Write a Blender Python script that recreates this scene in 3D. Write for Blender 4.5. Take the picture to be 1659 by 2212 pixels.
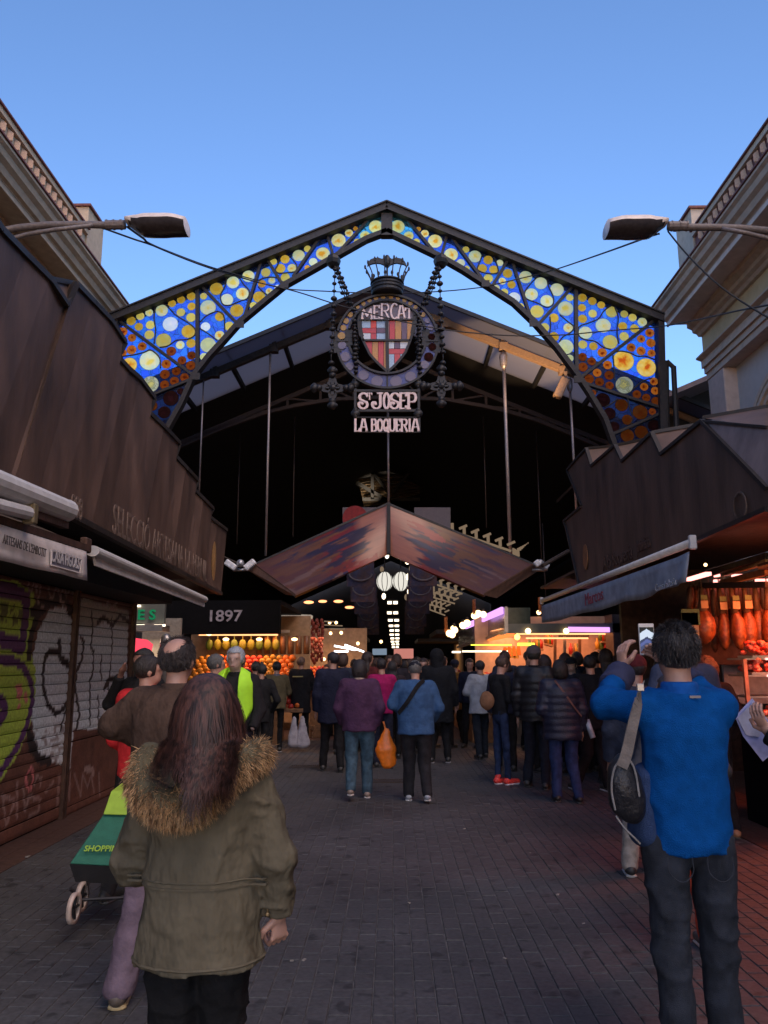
import bpy, bmesh, math, random
import numpy as np
from mathutils import Vector, Matrix
R = math.radians
random.seed(7); RNG = np.random.default_rng(7)
S = bpy.context.scene
for o in list(bpy.data.objects): bpy.data.objects.remove(o, do_unlink=True)
COL = S.collection

# ---------------------------------------------------------------- camera
YAW, PITCH, ROLL, CAMZ = R(.49), R(10.79), R(.3), 1.65
FPX, CX, CY = 1700., 829.5, 1106.           # focal length and centre in units of a 1659 x 2212 picture
_f = np.array([-math.sin(YAW)*math.cos(PITCH), math.cos(YAW)*math.cos(PITCH), math.sin(PITCH)])
_r = np.array([math.cos(YAW), math.sin(YAW), 0.]); _u = np.cross(_r, _f)
_r, _u = _r*math.cos(ROLL)-_u*math.sin(ROLL), _u*math.cos(ROLL)+_r*math.sin(ROLL)
cd = bpy.data.cameras.new('camera'); cam = bpy.data.objects.new('camera', cd); COL.objects.link(cam)
cam.matrix_world = Matrix(((_r[0], _u[0], -_f[0], 0), (_r[1], _u[1], -_f[1], 0), (_r[2], _u[2], -_f[2], CAMZ), (0, 0, 0, 1)))
cd.sensor_fit = 'VERTICAL'; cd.sensor_height = 36; cd.lens = FPX/2212*36; cd.clip_end = 3000; cd.clip_start = .05
S.camera = cam
S.render.resolution_x, S.render.resolution_y = 768, 1024

# ---------------------------------------------------------------- dusk sky and soft evening light
SUN_EL, SUN_ROT = R(46), R(196)
W = bpy.data.worlds.new('World'); S.world = W; W.use_nodes = True
nt = W.node_tree; nt.nodes.clear()
sky = nt.nodes.new('ShaderNodeTexSky'); sky.sky_type = 'NISHITA'; sky.sun_disc = False
sky.sun_elevation = R(9); sky.sun_rotation = R(180); sky.air_density = 1.0; sky.dust_density = .3; sky.ozone_density = 3.6
bg = nt.nodes.new('ShaderNodeBackground'); bg.inputs[1].default_value = .15
wo = nt.nodes.new('ShaderNodeOutputWorld')
tint = nt.nodes.new('ShaderNodeVectorMath'); tint.operation = 'MULTIPLY'; tint.inputs[1].default_value = (1.0, .88, .95)
nt.links.new(sky.outputs[0], tint.inputs[0]); nt.links.new(tint.outputs[0], bg.inputs[0]); nt.links.new(bg.outputs[0], wo.inputs[0])
sl = bpy.data.lights.new('sun', 'SUN'); sl.energy = .85; sl.angle = R(45); sl.color = (1, .76, .60)
so = bpy.data.objects.new('sun', sl); COL.objects.link(so); so.rotation_euler = (R(38), 0, R(40))
S.view_settings.view_transform = 'Standard'; S.view_settings.look = 'None'
S.view_settings.exposure = 1.42; S.view_settings.gamma = 1; S.view_settings.use_curve_mapping = False

# ---------------------------------------------------------------- where a point of the picture lies in the place
def ray(x, y): return _f*FPX+_r*(x-CX)+_u*(CY-y)
_C = np.array([0, 0, CAMZ])
def aY(x, y, Y): d = ray(x, y); return Vector(_C+d*(Y/d[1]))
def aX(x, y, X): d = ray(x, y); return Vector(_C+d*(X/d[0]))
def aZ(x, y, Z=0.): d = ray(x, y); return Vector(_C+d*((Z-CAMZ)/d[2]))

# ---------------------------------------------------------------- object helpers
def tag(o, label=None, cat=None, group=None, kind=None):
    if label: o['label'] = label
    if cat: o['category'] = cat
    if group: o['group'] = group
    if kind: o['kind'] = kind
    return o
def empty(name, loc=(0, 0, 0), rz=0., label=None, cat=None, group=None):
    o = bpy.data.objects.new(name, None); COL.objects.link(o); o.location = loc; o.rotation_euler = (0, 0, rz)
    o.empty_display_size = .2
    return tag(o, label, cat, group)
def root_loc(o):
    v = Vector((0, 0, 0))
    while o is not None: v += o.location; o = o.parent
    return v
def link(name, me, parent=None, mat=None):
    o = bpy.data.objects.new(name, me); COL.objects.link(o)
    if parent is not None: o.parent = parent
    if mat is not None and not len(me.materials): me.materials.append(mat)
    return o
def copy_tree(o, parent=None):
    c = o.copy(); COL.objects.link(c); c.parent = parent
    for ch in list(o.children): copy_tree(ch, c)
    return c
class MB:
    def __init__(s): s.v = []; s.f = []
    def add(s, vs, fs):
        b = len(s.v); s.v += [tuple(v) for v in vs]; s.f += [tuple(i+b for i in f) for f in fs]; return s
    def box(s, c, d, M=None):
        x, y, z = [q/2 for q in d]; c = Vector(c)
        vs = [Vector(p) for p in ((-x,-y,-z),(x,-y,-z),(x,y,-z),(-x,y,-z),(-x,-y,z),(x,-y,z),(x,y,z),(-x,y,z))]
        if M is not None: vs = [M @ v for v in vs]
        return s.add([v+c for v in vs], [(0,3,2,1),(4,5,6,7),(0,1,5,4),(1,2,6,5),(2,3,7,6),(3,0,4,7)])
    def bar(s, a, b, w, h=None, up=(0, 0, 1)):
        a, b = Vector(a), Vector(b); h = w if h is None else h
        t = (b-a); L = t.length
        if L < 1e-6: return s
        t /= L; u = Vector(up)
        if abs(t.dot(u)) > .98: u = Vector((0, 1, 0))
        x = t.cross(u).normalized(); z = x.cross(t)
        M = Matrix((x, t, z)).transposed()
        return s.box((a+b)/2, (w, L, h), M)
    def tube(s, pts, r, n=8, cap=True):
        pts = [Vector(p) for p in pts]; rs = r if isinstance(r, (list, tuple)) else [r]*len(pts)
        vs = []; fs = []; px = None
        for i, p in enumerate(pts):
            t = (pts[min(i+1, len(pts)-1)]-pts[max(i-1, 0)]).normalized()
            if px is None:
                u = Vector((0, 0, 1)) if abs(t.z) < .9 else Vector((0, 1, 0)); px = t.cross(u).normalized()
            px = (px-t*px.dot(t)).normalized(); py = t.cross(px)
            for k in range(n):
                a = 2*math.pi*k/n; vs.append(p+(px*math.cos(a)+py*math.sin(a))*rs[i])
        for i in range(len(pts)-1):
            for k in range(n): fs.append((i*n+k, i*n+(k+1) % n, (i+1)*n+(k+1) % n, (i+1)*n+k))
        if cap: fs.append(tuple(range(n-1, -1, -1))); fs.append(tuple(range((len(pts)-1)*n, len(pts)*n)))
        return s.add(vs, fs)
    def prism(s, poly, d):
        poly = [Vector(p) for p in poly]; d = Vector(d); n = len(poly)
        fs = [tuple(range(n-1, -1, -1)), tuple(range(n, 2*n))]+[(i, (i+1) % n, n+(i+1) % n, n+i) for i in range(n)]
        return s.add(poly+[p+d for p in poly], fs)
    def face(s, *p): return s.add(p, [tuple(range(len(p)))])
    def lathe(s, c, prof, n=16, axis='z', cap=True):
        c = Vector(c); vs = []; fs = []
        for (r, h) in prof:
            for k in range(n):
                a = 2*math.pi*k/n; q = (r*math.cos(a), r*math.sin(a), h)
                if axis == 'y': q = (q[0], -q[2], q[1])
                if axis == 'x': q = (q[2], q[0], q[1])
                vs.append(c+Vector(q))
        for i in range(len(prof)-1):
            for k in range(n): fs.append((i*n+k, i*n+(k+1) % n, (i+1)*n+(k+1) % n, (i+1)*n+k))
        if cap: fs.append(tuple(range(n-1, -1, -1))); fs.append(tuple(range((len(prof)-1)*n, len(prof)*n)))
        return s.add(vs, fs)
    def ball(s, c, r, n=10, m=6, M=None):
        r = r if isinstance(r, (tuple, list)) else (r, r, r); c = Vector(c)
        vs = [(0, 0, 1)]; fs = []
        for i in range(1, m):
            p = math.pi*i/m
            for k in range(n): a = 2*math.pi*k/n; vs.append((math.sin(p)*math.cos(a), math.sin(p)*math.sin(a), math.cos(p)))
        vs.append((0, 0, -1))
        for k in range(n): fs.append((0, 1+k, 1+(k+1) % n))
        for i in range(m-2):
            for k in range(n): fs.append((1+i*n+k, 1+(i+1)*n+k, 1+(i+1)*n+(k+1) % n, 1+i*n+(k+1) % n))
        l = len(vs)-1
        for k in range(n): fs.append((l, 1+(m-2)*n+(k+1) % n, 1+(m-2)*n+k))
        out = []
        for v in vs:
            q = Vector((v[0]*r[0], v[1]*r[1], v[2]*r[2]))
            out.append((M @ q if M is not None else q)+c)
        return s.add(out, fs)
    def mesh(s, name, off=None):
        me = bpy.data.meshes.new(name)
        vs = s.v if off is None else [(v[0]-off[0], v[1]-off[1], v[2]-off[2]) for v in s.v]
        me.from_pydata(vs, [], s.f); me.validate(); me.update(); return me
    def build(s, name, mat, parent=None, smooth=False, bevel=0., loc=None):
        # vertices are world points; the object is placed under its parent so that they stay there
        off = Vector(loc) if loc is not None else (root_loc(parent) if parent is not None else Vector((0, 0, 0)))
        me = s.mesh(name, off); o = link(name, me, parent, mat)
        if loc is not None: o.location = Vector(loc)-(root_loc(parent) if parent is not None else Vector((0, 0, 0)))
        if bevel:
            bm = bmesh.new(); bm.from_mesh(me)
            bmesh.ops.recalc_face_normals(bm, faces=bm.faces)
            bmesh.ops.bevel(bm, geom=bm.edges[:], offset=bevel, segments=1, affect='EDGES', clamp_overlap=True)
            bm.to_mesh(me); bm.free()
        if smooth: me.polygons.foreach_set('use_smooth', [True]*len(me.polygons))
        return o
def thing(name, mb, mat, label, cat, group=None, kind=None, smooth=False, bevel=0., loc=None):
    if loc is None:
        vs = np.array(mb.v); loc = (float(vs[:, 0].mean()), float(vs[:, 1].mean()), float(vs[:, 2].min()))
    o = mb.build(name, mat, None, smooth, bevel, loc); return tag(o, label, cat, group, kind)
def text_mesh(name, s, size, mat, parent, origin, xdir, updir, ext=.01, align='CENTER', xs=1., bold=0., width=None):
    cu = bpy.data.curves.new('t', 'FONT'); cu.body = s; cu.size = 1; cu.extrude = ext/max(size, .01); cu.align_x = align; cu.offset = bold; cu.resolution_u = 3
    to = bpy.data.objects.new('t', cu); COL.objects.link(to); bpy.context.view_layer.update()
    me = bpy.data.meshes.new_from_object(to); bpy.data.objects.remove(to, do_unlink=True); bpy.data.curves.remove(cu)
    xd, ud = Vector(xdir).normalized(), Vector(updir).normalized(); n = xd.cross(ud).normalized()
    co = np.array([v.co[:] for v in me.vertices])
    if width is not None: xs = width/max(1e-6, (co[:, 0].max()-co[:, 0].min()))/size
    off = Vector(origin)-(root_loc(parent) if parent is not None else Vector((0, 0, 0)))
    for v in me.vertices:
        v.co = off+xd*(v.co.x*size*xs)+ud*(v.co.y*size)+n*(v.co.z*size)
    me.name = name; me.update()
    return link(name, me, parent, mat)

# ---------------------------------------------------------------- materials
def lin(c):
    return tuple(((q/255)/12.92 if q/255 <= .04045 else ((q/255+.055)/1.055)**2.4) for q in c)
def N(nt, t, **k):
    n = nt.nodes.new('ShaderNode'+t)
    for a, b in k.items():
        if a.startswith('i_'):
            key = a[2:]; key = int(key) if key.isdigit() else key
            n.inputs[key].default_value = b
        else: setattr(n, a, b)
    return n
def MAT(name, col, rough=.6, metal=0., vary=.25, scale=6., bump=0., bscale=60., emit=None, estr=1., spec=.5, bdist=.01, stretch=(1, 1, 1), col2=None, attr=None, sheen=0., trans=0., alpha=1., mix=.5, detail=5.):
    m = bpy.data.materials.new(name); m.use_nodes = True; nt = m.node_tree; nt.nodes.clear()
    L = nt.links.new
    out = N(nt, 'OutputMaterial'); p = N(nt, 'BsdfPrincipled'); L(p.outputs[0], out.inputs[0])
    tc = N(nt, 'TexCoord'); mp = N(nt, 'Mapping'); mp.inputs['Scale'].default_value = stretch; L(tc.outputs['Object'], mp.inputs[0])
    n1 = N(nt, 'TexNoise', i_Scale=scale, i_Detail=detail, i_Roughness=.6); L(mp.outputs[0], n1.inputs['Vector'])
    p.inputs['Roughness'].default_value = rough; p.inputs['Metallic'].default_value = metal
    p.inputs['Specular IOR Level'].default_value = spec
    if attr:
        a = N(nt, 'Attribute', attribute_name=attr); basec = a.outputs['Color']
    else:
        rgb = N(nt, 'RGB'); rgb.outputs[0].default_value = (*col, 1); basec = rgb.outputs[0]
    if col2:
        cr = N(nt, 'ValToRGB'); cr.color_ramp.elements[0].position = mix-.12; cr.color_ramp.elements[1].position = mix+.12
        cr.color_ramp.elements[0].color = (*col, 1); cr.color_ramp.elements[1].color = (*col2, 1)
        L(n1.outputs['Fac'], cr.inputs[0]); basec = cr.outputs[0]
    mr = N(nt, 'MapRange', i_3=1-vary, i_4=1+vary); mr.inputs[1].default_value = .3; mr.inputs[2].default_value = .7
    n3 = N(nt, 'TexNoise', i_Scale=scale*2.3, i_Detail=detail); L(mp.outputs[0], n3.inputs['Vector']); L(n3.outputs['Fac'], mr.inputs[0])
    vm = N(nt, 'VectorMath', operation='SCALE'); L(basec, vm.inputs[0]); L(mr.outputs[0], vm.inputs['Scale'])
    L(vm.outputs[0], p.inputs['Base Color'])
    if bump:
        n2 = N(nt, 'TexNoise', i_Scale=bscale, i_Detail=3.); L(mp.outputs[0], n2.inputs['Vector'])
        b = N(nt, 'Bump', i_Strength=min(1., bump), i_Distance=bdist); L(n2.outputs['Fac'], b.inputs['Height']); L(b.outputs[0], p.inputs['Normal'])
    if emit: p.inputs['Emission Color'].default_value = (*emit, 1); p.inputs['Emission Strength'].default_value = estr
    if sheen: p.inputs['Sheen Weight'].default_value = sheen
    if trans: p.inputs['Transmission Weight'].default_value = trans
    if alpha < 1: p.inputs['Alpha'].default_value = alpha
    return m
def EMIT(name, col, s):
    m = bpy.data.materials.new(name); m.use_nodes = True; nt = m.node_tree; nt.nodes.clear()
    e = N(nt, 'Emission', i_1=s); e.inputs[0].default_value = (*col, 1); out = N(nt, 'OutputMaterial'); nt.links.new(e.outputs[0], out.inputs[0]); return m
def lamp(name, loc, power, col, size=.3, kind='AREA', rot=None, sizey=None, target=None, spot=None):
    l = bpy.data.lights.new(name, kind); l.energy = power; l.color = col
    if kind == 'AREA':
        l.size = size
        if sizey: l.shape = 'RECTANGLE'; l.size_y = sizey
    else: l.shadow_soft_size = size
    if kind == 'SPOT' and spot: l.spot_size = R(spot)
    o = bpy.data.objects.new(name, l); COL.objects.link(o); o.location = loc
    if target is not None: o.rotation_euler = (Vector(target)-Vector(loc)).to_track_quat('-Z', 'Y').to_euler()
    elif rot: o.rotation_euler = rot
    return o
# ================================================================ large structure
M_iron = MAT('dark_iron', (.022, .021, .024), .55, .3, .3, 8, .3, 40)
M_iron2 = MAT('brown_iron', (.05, .036, .03), .6, .2, .3, 8, .3, 40)
M_corten = MAT('corten_steel', (.088, .050, .036), .55, .0, .45, 1.5, .25, 30, stretch=(1, 1, .35), col2=(.13, .078, .06), mix=.62)
M_stone = MAT('pale_stone', (.46, .36, .26), .85, 0, .12, 3, .3, 50)
M_stoneB = MAT('grey_stone', (.45, .385, .32), .85, 0, .12, 3, .3, 50)
M_yellow = MAT('ochre_render', (.50, .41, .25), .9, 0, .08, 3, .2, 60)
M_paint = MAT('grey_render', (.42, .42, .42), .9, 0, .05, 3)
M_redtile = MAT('red_tile', (.15, .045, .038), .7, 0, .3, 10)
M_leaf = MAT('ornament_terracotta', (.50, .32, .22), .8, 0, .25, 20)
M_black = MAT('black_void', (.008, .008, .009), .8)
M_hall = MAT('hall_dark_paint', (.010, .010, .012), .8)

# ---- ground
M_ground = MAT('asphalt', (.05, .045, .05), .75, 0, .2, 2, .3, 200)
g = MB(); g.face((-400, -60, -.03), (400, -60, -.03), (400, 900, -.03), (-400, 900, -.03)); ground = g.build('ground', M_ground); tag(ground, kind='structure')

def paver_mat():
    m = bpy.data.materials.new('paver'); m.use_nodes = True; nt = m.node_tree; nt.nodes.clear(); L = nt.links.new
    out = N(nt, 'OutputMaterial'); p = N(nt, 'BsdfPrincipled'); L(p.outputs[0], out.inputs[0])
    tc = N(nt, 'NewGeometry'); n1 = N(nt, 'TexNoise', i_Scale=.9, i_Detail=6.); L(tc.outputs['Position'], n1.inputs['Vector'])
    n2 = N(nt, 'TexNoise', i_Scale=35., i_Detail=4.); L(tc.outputs['Position'], n2.inputs['Vector'])
    n4 = N(nt, 'TexNoise', i_Scale=7., i_Detail=3.); L(tc.outputs['Position'], n4.inputs['Vector'])
    c = N(nt, 'ValToRGB'); e = c.color_ramp.elements; e[0].position = .3; e[0].color = (.047, .046, .049, 1); e[1].position = .7; e[1].color = (.084, .082, .086, 1)
    L(n1.outputs['Fac'], c.inputs[0])
    mr = N(nt, 'MapRange', i_1=.25, i_2=.75, i_3=.7, i_4=1.25); L(n2.outputs['Fac'], mr.inputs[0])
    st = N(nt, 'MapRange', i_1=.34, i_2=.40, i_3=.55, i_4=1.); L(n4.outputs['Fac'], st.inputs[0])
    mu = N(nt, 'Math', operation='MULTIPLY'); L(mr.outputs[0], mu.inputs[0]); L(st.outputs[0], mu.inputs[1])
    ri = N(nt, 'ObjectInfo')
    vm = N(nt, 'VectorMath', operation='SCALE'); L(c.outputs[0], vm.inputs[0]); L(mu.outputs[0], vm.inputs['Scale']); L(vm.outputs[0], p.inputs['Base Color'])
    p.inputs['Roughness'].default_value = .62; p.inputs['Specular IOR Level'].default_value = .35
    b = N(nt, 'Bump', i_Strength=.5, i_Distance=.004); L(n2.outputs['Fac'], b.inputs['Height']); L(b.outputs[0], p.inputs['Normal'])
    return m
M_paver = paver_mat()
M_joint = MAT('joint_sand', (.096, .091, .090), .9, 0, .45, 5)
PX0, PX1, PY1 = -3.15, 3.3, 17.6
j = MB(); j.face((PX0, -1, -.0025), (PX1, -1, -.0025), (PX1, PY1, -.0025), (PX0, PY1, -.0025))
jo = j.build('joint_sand', M_joint, ground)
pw, pl = .105, .205
def paver_geo(mb, cx, cy, dz, tx, ty):
    a, b, e = pw/2-.0022, pl/2-.0022, .004
    v = []
    for (x, y, z) in ((-a, -b, -.004), (a, -b, -.004), (a, b, -.004), (-a, b, -.004), (-a+e, -b+e, .004), (a-e, -b+e, .004), (a-e, b-e, .004), (-a+e, b-e, .004)):
        v.append((cx+x, cy+y, z+dz+x*tx+y*ty if z > 0 else z+dz))
    mb.add(v, [(4, 5, 6, 7), (0, 1, 5, 4), (1, 2, 6, 5), (2, 3, 7, 6), (3, 0, 4, 7)])
cells = []
ncol = int((PX1-PX0)/pw)
for i in range(ncol):
    x = PX0+(i+.5)*pw; y = -.4+(i % 2)*pl/2
    # two columns side by side share their offset, as in the photograph
    while y < PY1:
        cells.append((x, y)); y += pl
def inview(x, y):
    d = np.array([x, y, -CAMZ]); w = d @ _f
    if w <= .1: return False
    return abs(FPX*(d @ _r)/w) < 850 and -(FPX*(d @ _u)/w) < 1125
vis = sorted([c for c in cells if c[1] > 2.6 and inview(*c)], key=lambda c: c[1])
near = set(vis[:300])
pm = []
for k in range(6):
    q = MB(); paver_geo(q, 0, 0, 0, random.uniform(-.012, .012), random.uniform(-.008, .008)); me = q.mesh('paver'); me.materials.append(M_paver); pm.append(me)
rest = MB()
for c in cells:
    dz = random.gauss(0, .0009)
    if c in near:
        o = link('paver', random.choice(pm), ground); o.location = (c[0], c[1], dz)
    else: paver_geo(rest, c[0], c[1], dz, random.uniform(-.012, .012), random.uniform(-.008, .008))
ro = rest.build('pavers', M_paver, ground); ro['kind'] = 'stuff'
# brown-red tiles left and in the hall; at right the colour carries stall glow
M_redpave = MAT('red_tile_and_glow', (.085, .045, .035), .6, 0, .35, 9, .3, 90)
for (x0, x1, y0, y1) in ((-3.62, PX0-.01, -1, 12.), (PX1+.01, 4.4, -1, 12.), (-3.62, 4.4, PY1+.02, 70)):
    q = MB(); s = .2
    yy = y0
    if y0 < 0:
        nx = max(1, int(round((x1-x0)/s)))
        for a in range(nx):
            wx = (x1-x0)/nx; yy = y0
            while yy < y1:
                q.box((x0+(a+.5)*wx, yy+.1, -.012), (wx-.006, .194, .024)); yy += .2
    else:
        q.box(((x0+x1)/2, (y0+y1)/2, -.012), (x1-x0, y1-y0, .024))
    o = q.build('tile_and_glow_strip', M_redpave, ground); o['kind'] = 'stuff' if y0 < 0 else 'structure'
def grate(px, py, w, l, label):
    c = aZ(px, py); t = empty('drain_cover', (c.x, c.y, 0), 0, label, 'drain cover')
    q = MB()
    for s_ in (-1, 1): q.box((c.x+s_*w/2, c.y, .007), (.02, l+.02, .006)); q.box((c.x, c.y+s_*l/2, .007), (w-.02, .02, .006))
    q.build('rim', M_iron2, t)
    q = MB(); n = int(w/.035)
    for i in range(n): q.box((c.x-w/2+.02+(i+.5)*(w-.04)/n, c.y, .006), (.018, l-.02, .006))
    q.build('slats', M_iron2, t)
grate(833, 1688, .5, .3, 'rusty rectangular drain cover in the paving between the two strolling shoppers')
grate(657, 1657, .45, .3, 'small rusty drain cover in the paving right of the parka, farther back')

# ---- the two arcaded buildings (classical entablature, extruded along the passage)
def building(side, label):
    sx = side; dz = .19 if sx < 0 else 0.; MS = M_stone if sx < 0 else M_stoneB
    t = empty('arcade_building', (sx*8.5, 8, 0), 0, label, 'building')
    Y0, Y1 = -8., 16.6
    ext = lambda name, prof, xin, mat, y0=Y0, y1=Y1: (lambda q: (q.prism([(sx*x, y0, z+dz) for x, z in prof]+[(sx*xin, y0, prof[-1][1]+dz), (sx*xin, y0, prof[0][1]+dz)], (0, y1-y0, 0)), q.build(name, mat, t))[1])(MB())
    ext('cornice_crown', [(5.93, 9.45), (5.93, 9.40), (5.99, 9.36), (6.02, 9.27), (6.10, 9.22), (6.14, 9.12), (6.20, 9.10), (6.205, 9.085)], 6.9, MS)
    ext('cornice_corona', [(6.215, 9.085), (6.215, 8.985), (6.25, 8.98), (6.255, 9.03), (6.62, 9.04)], 6.95, MAT('corona_light_stone', (.60, .54, .50), .8, 0, .1, 3) if sx > 0 else MS)
    ext('cornice_bed', [(6.66, 9.04), (6.66, 8.95), (6.70, 8.93), (6.76, 8.90), (6.78, 8.83), (6.86, 8.80), (6.90, 8.74)], 7.4, MS)
    ext('roof_edge', [(5.90, 9.485), (5.90, 9.455)], 6.4, M_redtile)
    YP = 15.05
    ext('parapet', [(6.32, 10.0), (6.32, 9.486)], 6.75, MS, y1=YP); ext('parapet_backing', [(6.36, 10.28), (6.36, 10.001)], 6.75, M_redtile if sx > 0 else MS, y1=YP)
    ext('coping', [(6.29, 10.39), (6.29, 10.281)], 6.78, MS, y1=YP); ext('roof_tiles', [(6.25, 10.425), (6.25, 10.391)], 7.6, M_redtile, y1=YP)
    a = MB(); a.add([(0, -.09, .0), (0, .05, .0), (0, .10, .25), (0, -.03, .25), (-sx*.07, .0, .05), (-sx*.05, .05, .22)], [(0, 1, 4), (1, 2, 5, 4), (2, 3, 5), (3, 0, 4, 5), (0, 3, 2, 1)])
    me = a.mesh('leaf_ornament'); me.materials.append(M_leaf)
    n = 50
    for i in range(n):
        y = 2.5+i*(YP-2.6)/n; o = link('leaf_ornament', me, t); o.location = Vector((sx*6.35, y, 10.015+dz))-t.location
    ext('frieze', [(6.97, 8.80), (6.97, 8.20)], 7.8, M_yellow, y1=Y1-.01)
    ext('architrave_cap', [(6.80, 8.235), (6.80, 8.20), (6.90, 8.16)], 7.6, MS); ext('architrave_upper_band', [(6.91, 8.158), (6.91, 7.99)], 7.6, MS, y1=Y1-.005); ext('architrave_middle_band', [(6.96, 7.988), (6.96, 7.86)], 7.6, MS, y1=Y1-.01); ext('architrave_lower_band', [(7.0, 7.858), (7.0, 7.72)], 7.6, MS, y1=Y1-.015)
    for k in range(5):
        yc = Y1-.42-k*4.9
        q = MB(); q.box((sx*7.22, yc, 3.86), (.40, .80, 7.715)); q.build('pier', MAT('pier_stone', (.44, .37, .34), .85, 0, .1, 3) if (k == 0 and sx > 0) else MS, t, bevel=.015)
    for k in range(4):
        ya, yb = Y1-.82-k*4.9, Y1-4.92-k*4.9
        yc, rad = (ya+yb)/2, 1.50; zs = 5.25; q = MB(); n = 28; X = sx*7.30
        arc = [(yc+rad*math.cos(math.pi*i/n), zs+rad*math.sin(math.pi*i/n)) for i in range(n+1)]
        for i in range(n):
            (y0, z0), (y1, z1) = arc[i], arc[i+1]; q.prism([(X, y0, z0), (X, y1, z1), (X, y1, 7.72), (X, y0, 7.72)], (sx*.25, 0, 0))
        for (u0, u1) in ((ya, yc+rad), (yc-rad, yb)): q.prism([(X, u0, 0), (X, u1, 0), (X, u1, 7.72), (X, u0, 7.72)], (sx*.25, 0, 0))
        q.build('wall', M_paint, t)
        for (r0, r1, pr_) in ((1.50, 1.60, .07), (1.60, 1.69, .12), (1.69, 1.76, .05), (1.76, 1.86, .10)):
            q = MB()
            for i in range(n):
                a0, a1 = math.pi*i/n, math.pi*(i+1)/n; P = lambda r_, a_: (X-sx*pr_, yc+r_*math.cos(a_), zs+r_*math.sin(a_)); q.prism([P(r0, a0), P(r1, a0), P(r1, a1), P(r0, a1)], (sx*(pr_-.002), 0, 0))
            q.build('arch_moulding', M_stoneB, t)
    q = MB(); q.box((sx*9.5, (Y0+Y1)/2, 4.), (3.6, Y1-Y0-1, 8.)); q.build('interior', M_black, t)
    q = MB(); q.box((sx*9.3, (Y0+Y1)/2-.8, 9.0), (3.4, Y1-Y0-2, 1.)); q.build('roof', M_redtile, t)
    yp = 15.5
    q = MB(); q.box((sx*6.68, yp, 10.2+dz), (.70, .85, 1.5)); pb = q.build('pedestal', MS, t)
    q = MB(); q.box((sx*6.68, yp, 10.97+dz), (.80, .95, .05)); q.build('cap', M_redtile, pb)
    q = MB()
    if sx > 0:
        for k in range(5): q.box((6.965, 12.6+k*.05, 8.45), (.015, .02, .22))
        q.build('air_vent', M_iron2, t)
    return t
bl = building(-1, 'pale stone arcade building on the left with moulded cornice behind the rusty canopy')
br = building(1, 'grey and ochre stone arcade building on the right with pier and arch')
# ================================================================ the iron arch with stained glass
YA = 16.0
def glass_mat(name, col, tint, crackle=True):
    m = bpy.data.materials.new(name); m.use_nodes = True; nt = m.node_tree; nt.nodes.clear(); L = nt.links.new
    out = N(nt, 'OutputMaterial'); tc = N(nt, 'TexCoord')
    v = N(nt, 'TexVoronoi', feature='DISTANCE_TO_EDGE', i_Scale=7.5); L(tc.outputs['Object'], v.inputs['Vector'])
    v2 = N(nt, 'TexVoronoi', i_Scale=7.5); L(tc.outputs['Object'], v2.inputs['Vector'])
    mr = N(nt, 'MapRange', i_1=.012, i_2=.03, i_3=.25, i_4=1.); L(v.outputs['Distance'], mr.inputs[0])
    hs = N(nt, 'HueSaturation'); hs.inputs['Color'].default_value = (*tint, 1)
    se = N(nt, 'SeparateColor'); L(v2.outputs['Color'], se.inputs[0])
    m2 = N(nt, 'MapRange', i_3=.75, i_4=1.15); L(se.outputs[0], m2.inputs[0]); L(m2.outputs[0], hs.inputs['Value'])
    m3 = N(nt, 'MapRange', i_3=.475, i_4=.51); L(se.outputs[1], m3.inputs[0]); L(m3.outputs[0], hs.inputs['Hue'])
    sc = N(nt, 'VectorMath', operation='SCALE'); L(hs.outputs[0], sc.inputs[0]); L(mr.outputs[0], sc.inputs['Scale'])
    tr = N(nt, 'BsdfTransparent'); L(sc.outputs[0], tr.inputs[0])
    tl = N(nt, 'BsdfTranslucent'); L(sc.outputs[0], tl.inputs[0])
    gl = N(nt, 'BsdfGlossy', i_Roughness=.25); gl.inputs[0].default_value = (.5, .5, .5, 1)
    a = N(nt, 'MixShader', i_0=.22); L(tr.outputs[0], a.inputs[1]); L(tl.outputs[0], a.inputs[2])
    b = N(nt, 'MixShader', i_0=.05); L(a.outputs[0], b.inputs[1]); L(gl.outputs[0], b.inputs[2]); L(b.outputs[0], out.inputs[0]); return m
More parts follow.
